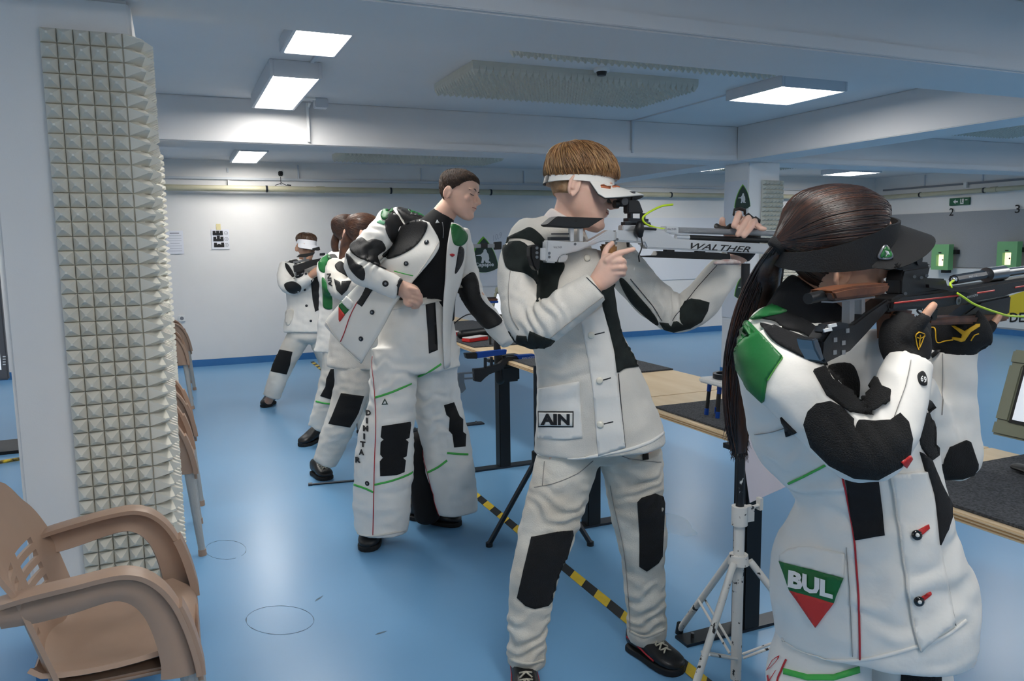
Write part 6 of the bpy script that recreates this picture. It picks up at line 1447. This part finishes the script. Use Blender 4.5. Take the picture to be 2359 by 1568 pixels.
# cheek piece and adjusters
ckp = build(gpoly(MB(), [(1918, 670.6), (1945, 664), (1971, 659), (2040, 653.5), (2054.5, 652.4), (2046, 675.4), (2013, 682), (1927, 692.6)], .045, .0), 'cheek_piece', M_wood, RG, bev=.004)
mb = MB(); gcyl(mb, (1861, 688), (1903, 678), 13); build(mb, 'adjuster_knob', M_black, RG, smooth=True)
mb = MB(); gcyl(mb, (1900, 679), (1922, 676), 9.5); build(mb, 'adjuster_neck', M_black, RG, smooth=True)
build(gpoly(gpoly(gpoly(MB(), [(1918, 694), (2016, 682), (2016, 686), (1918, 698)], .02), [(1958, 688), (1969, 687), (1968, 745), (1957, 745)], .014), [(1985, 686), (1993, 685), (1993, 742), (1985, 742)], .014), 'cheek_rails', mat('satin_grey', '9a9b9c', .4, metal=.6), RG)
fr = build(gpoly(gpoly(MB(), [(2046, 688), (2058, 702), (1992, 776), (1962, 808), (1902, 838), (1893, 820), (1896, 786), (1916, 757), (1968, 745), (2004, 717)], .032, -.002), [(2040, 700), (2060, 692), (2062, 716), (2048, 720)], .03), 'butt_frame', M_rb, RG, bev=.003)
for x, y in ((1925, 783), (1924, 812), (1944, 812), (1953, 762), (1944, 790)): build(gpoly(MB(), [(x-4, y-5), (x+4, y-6), (x+4, y+4), (x-4, y+5)], .034, -.002), 'frame_slot', mat('satin_grey', '9a9b9c', .4, metal=.6), fr)
build(gpoly(MB(), [(1906, 748), (1938, 742), (1958, 745), (1962, 754), (1916, 764), (1896, 768)], .02, .012), 'adjuster_plate', M_gun, RG, bev=.003)
for x, y, s in ((1915, 750, 0), (1904, 760, 1)): build(gpoly(MB(), [(x-6, y-2), (x+12, y-6), (x+14, y+1), (x-4, y+5)], .002, .024), 'adjuster_label', M_white, RG)
build(gpoly(gpoly(MB(), [(1872, 782), (1884, 778), (1892, 800), (1900, 828), (1892, 832), (1878, 806)], .03, 0), [(1884, 780), (1900, 778), (1900, 786), (1884, 788)], .012), 'butt_plate', M_steel, RG, bev=.002)
# grip, trigger guard, fore-end, cord
build(gpoly(MB(), [(2056, 716), (2090, 713), (2113, 716), (2108, 736), (2088, 742), (2080, 790), (2060, 790), (2058, 740)], .034, -.004), 'pistol_grip', M_wood, RG, bev=.006)
build(gpoly(MB(), [(2140, 712), (2163, 708), (2160, 735), (2150, 748), (2132, 742), (2146, 732)], .016, -.01), 'trigger_guard', M_black, RG, bev=.003)
build(gpoly(MB(), [(2145, 734), (2200, 729), (2326, 723), (2326, 738), (2285, 745), (2140, 749)], .04, -.02), 'fore_end', M_wood, RG, bev=.004)
build(gpoly(MB(), [(2215, 728), (2262, 694), (2330, 680), (2326, 724)], .03, -.02), 'fore_end_riser', M_rb, RG, bev=.003)
for nm, P_ in (('safety_cord', [(2197, 646, .014), (2189, 653, .022), (2192, 662, .03)]), ('safety_cord', [(2205, 675, .03), (2222, 686, .034), (2247, 701.6, .036), (2295, 719, .034), (2333, 728, .03), (2400, 728, .03)])):
    P = cr([tuple(gpl(x, y, o_)) for x, y, o_ in P_], 6); build(MB().tube(P, .0022, 8), nm, M_cord, RG, smooth='all')
# ================================================================== shooters further back
def simple_person(label, loc, skin): return empty('person', loc, label, 'person')
# ---- far shooter with a white visor, facing the aisle
FN = 6.92
fp = simple_person('far person with a white visor aiming a rifle before the back wall', (.95, 7.2, 0), M_skin2)
hf = Head(705, 574, FN-.05, CR*.55-CF*.82-CU*.05, CU+CR*.08, 1.0)
B = MB(); head_mesh(B, hf)
limb(B, [(704, 590, FN, 15, 1), (705, 606, FN, 16, 1), (707, 640, FN, 30, .6), (710, 700, FN, 30, .6), (712, 760, FN, 30, .6)], k=3)
limb(B, [(660, 612, FN, 10, 1), (655, 645, FN-.08, 9, 1), (680, 658, FN-.16, 9, 1), (722, 630, FN-.2, 8, 1)], k=3)
limb(B, [(745, 615, FN+.05, 10, 1), (775, 650, FN+.1, 9, 1), (790, 625, FN+.05, 8, 1)], k=3)
limb(B, [(690, 770, FN, 16, 1), (650, 850, FN, 13, 1), (618, 925, FN+.05, 9, 1)], k=3); limb(B, [(730, 770, FN+.05, 16, 1), (755, 850, FN+.1, 13, 1), (772, 905, FN+.2, 9, 1)], k=3)
limb(B, [(718, 632, FN-.21, 8, .8), (730, 625, FN-.22, 10, .7), (738, 620, FN-.22, 9, .7)], k=3)
for k in range(4): fpx(B, [(734, 615+4*k, FN-.23), (743, 614+4*k, FN-.22), (745, 616+4*k, FN-.2)], 3, 2.6)
fpx(B, [(728, 620, FN-.2), (732, 612, FN-.18), (738, 608, FN-.17)], 3, 2.6)
remesh(B, 'body', M_skin3, fp, .0075, 2)
J = MB(); limb(J, [(706, 598, FN, 24, .9), (705, 612, FN, 50, .6), (706, 650, FN, 48, .62), (708, 700, FN, 46, .66), (709, 740, FN, 53, .62), (710, 762, FN, 55, .6)], dome=.04)
limb(J, [(664, 612, FN, 20, .95), (656, 640, FN-.08, 17, .95), (668, 660, FN-.15, 19, .9), (695, 648, FN-.19, 16, .9), (714, 634, FN-.2, 14, .9)], dome=.04)
limb(J, [(745, 612, FN+.03, 20, .95), (768, 645, FN+.1, 18, .95), (785, 655, FN+.1, 17, .9), (795, 630, FN+.08, 14, .9)], dome=.04)
jk = remesh(J, 'jacket', M_leather, fp, .010, 4, fold=.008, fscale=7, seed=31)
Tm = MB(); limb(Tm, [(709, 745, FN, 40, .6), (710, 765, FN, 46, .6), (710, 775, FN, 46, .6)]); limb(Tm, [(690, 770, FN, 28, .95), (668, 812, FN, 25, .95), (645, 860, FN+.01, 22, .95), (626, 912, FN+.03, 20, .95)], dome=.1); limb(Tm, [(735, 770, FN+.03, 27, .95), (750, 812, FN+.08, 24, .95), (765, 860, FN+.13, 22, .95), (775, 900, FN+.18, 19, .95)], dome=.1)
tr = remesh(Tm, 'trousers', M_canvas, fp, .011, 4, fold=.008, fscale=8, seed=33)
S, ST = Surf(jk, gap=.3), Surf(tr, gap=.3)
sew(S, 'shoulder_panel', [(657, 603), (680, 594), (694, 606), (676, 606)], M_blk, jk, step=4, smooth=False); sew(S, 'arm_panel', [(657, 606), (665, 610), (676, 628), (678, 642), (668, 632), (659, 618)], M_blk, jk, step=4)
sew(S, 'chest_panel', [(680, 606), (700, 618), (698, 634), (682, 640), (678, 622)], M_blk, jk, step=4); sew(S, 'front_panel', [(716, 645), (738, 632), (744, 660), (750, 705), (726, 718), (720, 690)], M_blk, jk, step=4, smooth=False)
sew(S, 'elbow_patch', [(655, 655), (670, 648), (682, 650), (694, 660), (690, 672), (676, 676), (662, 670)], M_blk, jk, step=4); sew(S, 'pocket', [(660, 716), (676, 713), (674, 735), (664, 750), (658, 740)], M_canvas, jk, step=4, lift=.006)
for x, y in ((702, 667), (706, 704), (716, 739), (705, 631)): stud(S, x, y, 3, M_darksteel, jk, 'snap_button')
sew(ST, 'knee_patch', [(642, 804), (674, 810), (671, 822), (668, 840), (660, 862), (624, 855), (628, 840), (636, 822)], M_rubber, tr, step=4, smooth=False); sew(ST, 'knee_patch', [(742, 792), (770, 786), (776, 812), (775, 840), (758, 842), (750, 815)], M_rubber, tr, step=4, smooth=False)
skinface(hf, fp, (1, -1), brow=M_hair_b)
visor(hf, fp, mat('white_visor_cloth', 'eeeef2', .6), M_black, .045, .06, tilt=-.05, z0=.158, droop=.6, wrap=1.3, wing=.015)
locks(hf, 'hair', hairmat('brown_hair', '5a3c26', '33200f', (1, 1, .5)), fp, 700, .15, .07, .003, .006, seed=9, zfn=lambda x, y: .150+.018*(x > 0), add=.016, droop=.6)
q = gp(606, 938); shoe(fp, q+Vector((.10, .14, 0)), q+Vector((.005, -.02, 0)), .1, M_shoeb, M_sole, None, h=.12)
q = gp(770, 915); shoe(fp, q+Vector((-.05, .12, 0)), q+Vector((.08, -.1, 0)), .1, M_shoeb, M_sole, None, h=.12)
def far_rifle(label, yr, parts, cord=False):
    o0 = parts[0][1][0]; r = empty('air_rifle', onplane(o0[0], o0[1], 1, yr), label, 'rifle')
    for nm, pts, th, m in parts: build(MB().prism([onplane(x, y, 1, yr-th/2) for x, y in pts], (0, th, 0)), nm, m, r, bev=.002)
    return r
yf = at(705, 600, FN-.24).y
far_rifle('dark rifle held by the far shooter with the white visor', yf, [('stock', [(676, 612), (715, 600), (760, 590), (850, 586), (850, 598), (760, 604), (722, 612), (690, 626), (678, 626)], .04, M_rb), ('cheek_piece', [(684, 592), (690, 586), (726, 581), (722, 587), (706, 592)], .045, M_black), ('cheek_rail', [(676, 602), (712, 596), (712, 600), (676, 607)], .02, M_steel), ('cheek_posts', [(700, 590), (706, 590), (706, 602), (700, 602)], .02, M_steel), ('rear_sight', [(720, 572), (736, 568), (738, 576), (722, 577)], .03, M_black), ('butt_plate', [(678, 608), (681, 608), (683, 636), (679, 636)], .03, M_steel), ('barrel', [(760, 582), (900, 578), (900, 582), (760, 586)], .016, M_darksteel), ('front_hood', [(737, 583), (749, 582), (749, 588), (737, 589)], .02, M_darksteel)])
# ---- two shooters hidden behind the bending person
def back_person(label, n, head, parts, hairmat_, tail, jcol, jackets, legs, skin):
    p = empty('person', at(parts['foot'][0], parts['foot'][1], n)*1, label, 'person'); p.location.z = 0
    h = Head(head[0], head[1], n, CR*.9+CF*.40, CU, head[2]); B = MB(); head_mesh(B, h)
    x0, y0 = head[0], head[1]; k = 1795/(n*1.0)/1000.0  # px per mm
    limb(B, [(x0, y0+30*k, n, 42*k, 1), (x0, y0+130*k, n+.02, 48*k, 1), (x0+5, y0+330*k, n+.04, 90*k, .6), (x0+10, y0+700*k, n+.04, 90*k, .6)], k=3)
    for L in jackets[1:]: limb(B, [(a, b, c, d*.55, e) for a, b, c, d, e in L], k=3)
    for L in legs: limb(B, [(a, b, c, d*.5, e) for a, b, c, d, e in L], k=3)
    remesh(B, 'body', skin, p, .009, 2)
    J = MB(); [limb(J, L, dome=.05) for L in jackets]; jk = remesh(J, 'jacket', jcol, p, .009, 4, fold=.009, fscale=8, seed=int(n*10))
    Tm = MB(); [limb(Tm, L, dome=.08) for L in legs]; tr = remesh(Tm, 'trousers', M_canvas, p, .009, 4, fold=.011, fscale=9, seed=int(n*7))
    hr = crop(h, 'hair', hairmat_, p, .016, .17, .11, .06, 900, -.6, .0018, .001, crown=(-.11, 0, .15)); T_ = cr(tail, 5)
    mb = MB(); limb(mb, tail, k=5, dome=.5); build(mb, 'ponytail', hairmat_, p, smooth='all'); mb = MB()
    for i in range(110):
        th = rnd.uniform(0, 6.28); pts = []
        for q in T_: pts.append(at(q[0]+q[3]*1.03*math.cos(th), q[1], q[2]+q[3]*.0022*math.sin(th)))
        mb.tube(pts, .0022, 4)
    o = build(mb, 'ponytail_strands', hairmat_, p, smooth='all'); o['kind'] = 'stuff'
    skinface(h, p, (-1, 1))
    return p, jk, tr, h
NB_ = 4.70
pb, jk, tr, h = back_person('person with a brown ponytail and AIN sleeve half hidden behind the bending one', NB_, (838, 545, .98), {'foot': (800, 1080)}, mat('brown_hair_b', '5a3a28', .42, col2='33201a', vscale=30, bump=.3, bscale=120), [(806, 530, NB_, 8, 1), (800, 555, NB_+.02, 13, 1), (794, 585, NB_+.03, 12, 1), (788, 612, NB_+.03, 7, 1)], M_canvas,
    [[(838, 590, NB_+.02, 40, .8), (838, 620, NB_+.03, 72, .6), (835, 700, NB_+.03, 66, .62), (832, 780, NB_+.03, 70, .62), (828, 845, NB_+.03, 76, .6)], [(784, 612, NB_-.02, 30, .95), (775, 640, NB_-.08, 26, .95), (790, 668, NB_-.14, 27, .95), (825, 650, NB_-.2, 22, .95), (850, 625, NB_-.22, 18, .95)], [(880, 610, NB_+.1, 28, .95), (920, 650, NB_+.15, 26, .95), (950, 610, NB_+.15, 20, .95)]],
    [[(815, 830, NB_+.02, 46, .95), (812, 890, NB_+.0, 42, .95), (790, 960, NB_-.01, 36, .95), (762, 1030, NB_, 31, .95), (748, 1066, NB_, 27, .95)], [(850, 830, NB_+.06, 46, .95), (880, 950, NB_+.12, 36, .95), (900, 1060, NB_+.2, 28, .95)]], M_skin2)
S, ST = Surf(jk, gap=.3), Surf(tr, gap=.3)
sew(S, 'arm_panel', [(772, 610), (786, 602), (800, 620), (806, 640), (792, 632), (776, 622)], M_blk, jk, step=4); sew(S, 'elbow_patch', [(769, 642), (784, 650), (786, 660), (788, 648), (810, 646), (800, 668), (788, 680), (776, 668)], M_blk, jk, step=4, smooth=False)
sew_text(S, 'AIN', (767, 660), (-4, -30), (-9, 0), M_ink, jk, bold=.04)
sew(ST, 'knee_patch', [(786, 905), (838, 912), (832, 930), (826, 950), (818, 965), (806, 984), (757, 976), (766, 955), (774, 935), (780, 920)], M_rubber, tr, step=5, smooth=False)
q = gp(745, 1108); shoe(pb, q+Vector((-.02, .18, 0)), q+Vector((.03, .0, 0)), .10, M_shoeb, M_sole, M_lace, h=.11, label='dark shoe with white laces')
q = gp(905, 1085); shoe(pb, q+Vector((-.08, .1, 0)), q+Vector((.1, -.06, 0)), .10, M_shoeb, M_sole, M_lace, h=.11)
far_rifle('rifle with a blue clamp whose barrel shows between two shooters', 4.72, [('stock', [(870, 575), (960, 570), (1085, 566), (1085, 585), (960, 592), (870, 600)], .04, M_rb), ('barrel', [(1040, 563), (1152, 561), (1152, 570), (1040, 572)], .02, M_steel), ('barrel_sleeve', [(1108, 560.5), (1124, 560.2), (1124, 571), (1108, 571.4)], .024, M_black), ('front_sight', [(1140, 557), (1156, 556), (1156, 574), (1140, 575)], .026, M_black), ('blue_clamp', [(1086, 571), (1093, 571), (1093, 584), (1086, 585)], .03, M_blue)])
NA_ = 5.5
pa, jk, tr, h = back_person('person in a green backed jacket with a looped ponytail behind the others', NA_, (800, 540, .98), {'foot': (730, 1010)}, mat('brown_hair_a', '4a2e20', .42, col2='2a1a12', vscale=30, bump=.3, bscale=120), [(786, 525, NA_, 7, 1), (775, 545, NA_+.02, 9, 1), (771, 565, NA_+.02, 8, 1), (776, 590, NA_+.02, 6, 1)], M_leather,
    [[(795, 580, NA_+.02, 34, .8), (795, 605, NA_+.03, 60, .6), (795, 680, NA_+.03, 58, .62), (792, 760, NA_+.03, 60, .62), (790, 810, NA_+.03, 64, .6)], [(752, 605, NA_-.02, 21, .95), (752, 640, NA_-.05, 20, .95), (775, 665, NA_-.1, 20, .95), (810, 640, NA_-.15, 16, .95)], [(835, 605, NA_+.06, 22, .95), (870, 640, NA_+.1, 20, .95), (900, 605, NA_+.1, 16, .95)]],
    [[(780, 800, NA_+.02, 38, .95), (775, 860, NA_, 33, .95), (752, 930, NA_, 28, .95), (733, 985, NA_, 24, .95)], [(812, 800, NA_+.05, 38, .95), (835, 900, NA_+.1, 30, .95), (850, 985, NA_+.15, 24, .95)]], M_skin2)
S, ST = Surf(jk, gap=.3), Surf(tr, gap=.3)
sew(S, 'green_shoulder_panel', [(740, 590), (752, 582), (764, 598), (750, 612), (748, 628), (736, 622), (734, 604)], M_green, jk, step=4); sew(S, 'green_back_panel', [(742, 640), (752, 648), (762, 676), (768, 700), (764, 712), (746, 708), (744, 680)], M_green, jk, step=4)
sew(S, 'shoulder_pad', [(754, 590), (772, 586), (780, 602), (764, 606)], M_blk, jk, step=4)
sew(ST, 'knee_patch', [(762, 850), (798, 848), (794, 880), (782, 905), (770, 922), (738, 912), (750, 890), (752, 872)], M_rubber, tr, step=4, smooth=False)
piping(ST, 'green_stripe', [(728, 924), (745, 928), (762, 930)], 4, M_gline, tr); piping(ST, 'green_stripe', [(775, 812), (785, 816), (800, 818)], 4, M_gline, tr)
sew(ST, 'triangle_badge', [(775, 830), (783, 829), (779, 820)], M_darkgreen, tr, step=3, smooth=False)
q = gp(692, 1028); shoe(pa, q+Vector((.16, .13, 0)), q+Vector((.0, -.02, 0)), .10, M_shoeb, M_sole, None, h=.12, label='plain black shoe')
q = gp(852, 1000); shoe(pa, q+Vector((-.06, .1, 0)), q+Vector((.1, -.06, 0)), .10, M_shoeb, M_sole, None, h=.12)
far_rifle('rifle partly hidden behind the green backed shooter', 5.45, [('stock', [(830, 575), (900, 570), (1000, 567), (1000, 582), (900, 588), (830, 596)], .04, M_rb), ('barrel', [(960, 563), (1050, 561), (1050, 568), (960, 570)], .018, M_darksteel)])
# ------------------------------------------------------------------ rifle with a blue cheek piece resting on the table stand
yb_ = 4.30
def bl(px, py): return onplane(px, py, 1, yb_)
rb = far_rifle('rifle with a blue cheek piece and silver butt hook resting on the table', yb_, [
    ('stock', [(1116, 848), (1150, 838), (1168, 822), (1300, 814), (1300, 825), (1190, 829), (1172, 831), (1160, 850), (1128, 862), (1118, 870), (1108, 880), (1094, 878), (1092, 850)], .035, M_rb),
    ('cheek_piece', [(1072, 814), (1098, 812), (1100, 826), (1076, 826)], .04, M_black), ('cheek_insert', [(1100, 812), (1168, 805), (1166, 816), (1100, 825)], .042, M_blue), ('side_plate', [(1190, 819), (1232, 816), (1232, 826), (1196, 828)], .05, M_blue),
    ('cheek_posts', [(1116, 824), (1122, 824), (1122, 850), (1116, 850)], .015, M_darksteel), ('cheek_posts', [(1130, 822), (1136, 822), (1136, 850), (1130, 850)], .015, M_darksteel),
    ('butt_rod', [(1068, 858), (1094, 856), (1094, 860), (1068, 862)], .01, M_steel), ('butt_rod', [(1070, 870), (1094, 869), (1094, 873), (1070, 874)], .01, M_steel),
    ('butt_bracket', [(1056, 860), (1070, 858), (1070, 880), (1074, 896), (1064, 906), (1058, 890)], .025, M_steel), ('butt_hook', [(1044, 863), (1050, 868), (1058, 900), (1062, 908), (1054, 918), (1046, 922), (1056, 902)], .03, M_steel)])
a = bl(1198, 826); text_flat('ANSCHÜTZ', Vector((a.x, yb_-.0256, a.z)), X*.085, Z*.014, M_lightframe, rb, bold=.01)
rst = empty('rifle_holder', (1.95, 4.3, ZT), 'black table clamp holding the rifle with the blue cheek piece', 'holder')
c = Vector((1.785, 4.3, 0)); zt2 = ZT
build(MB().tube([Vector((c.x+.0, 4.34, zt2-.12)), Vector((c.x, 4.36, zt2+.02)), Vector((c.x-.01, 4.36, zt2+.10)), Vector((c.x+.01, 4.36, zt2+.16))], [.03, .026, .02, .026], 12, round_ends=True), 'clamp_arm', M_black, rst, smooth='all')
build(MB().box((c.x+.06, 4.36, zt2-.085), (.13, .09, .10)), 'clamp_body', M_black, rst, bev=.012)
build(MB().box((1.87, 4.40, zt2+.012), (.12, .08, .022)), 'clamp_plate', M_black, rst, bev=.004)

# thin rod lying on the floor
a, b = gp(715, 1118)+Z*.007, gp(850, 1106)+Z*.007
rd = empty('floor_rod', (a+b)/2-Z*.007, 'thin dark metal rod lying on the floor beside the white laced shoe', 'rod')
build(MB().cyl(a, b, .0065, n=10), 'rod', M_darksteel, rd, smooth=True); build(MB().cyl(a-(b-a).normalized()*.012, a+(b-a).normalized()*.012, .0115, n=12), 'end_cap', M_darksteel, rd, smooth=True)
# brown and blue cheek rest on a post, seen in front of the far monitor
c = onplane(1128, 694, 1, 5.0)
cr_ = empty('spare_rest', (c.x, 5.0, ZT), 'small brown and blue rest on a thin post before the far monitor', 'rest')
build(MB().cyl((c.x, 5.0, ZT), (c.x, 5.0, c.z), .008, n=10), 'post', M_black, cr_, smooth=True)
build(MB().box((c.x, 5.0, c.z-.004), (.12, .03, .018)), 'blue_plate', M_blue, cr_, bev=.003); build(MB().box((c.x-.01, 5.0, c.z+.012), (.13, .045, .016)), 'wooden_pad', M_wood, cr_, bev=.005); build(MB().box((c.x, 5.0, c.z+.024), (.09, .03, .01)), 'black_insert', M_black, cr_, bev=.003)
build(MB().box((c.x, 5.0, ZT+.004), (.08, .08, .007)), 'foot', M_black, cr_)
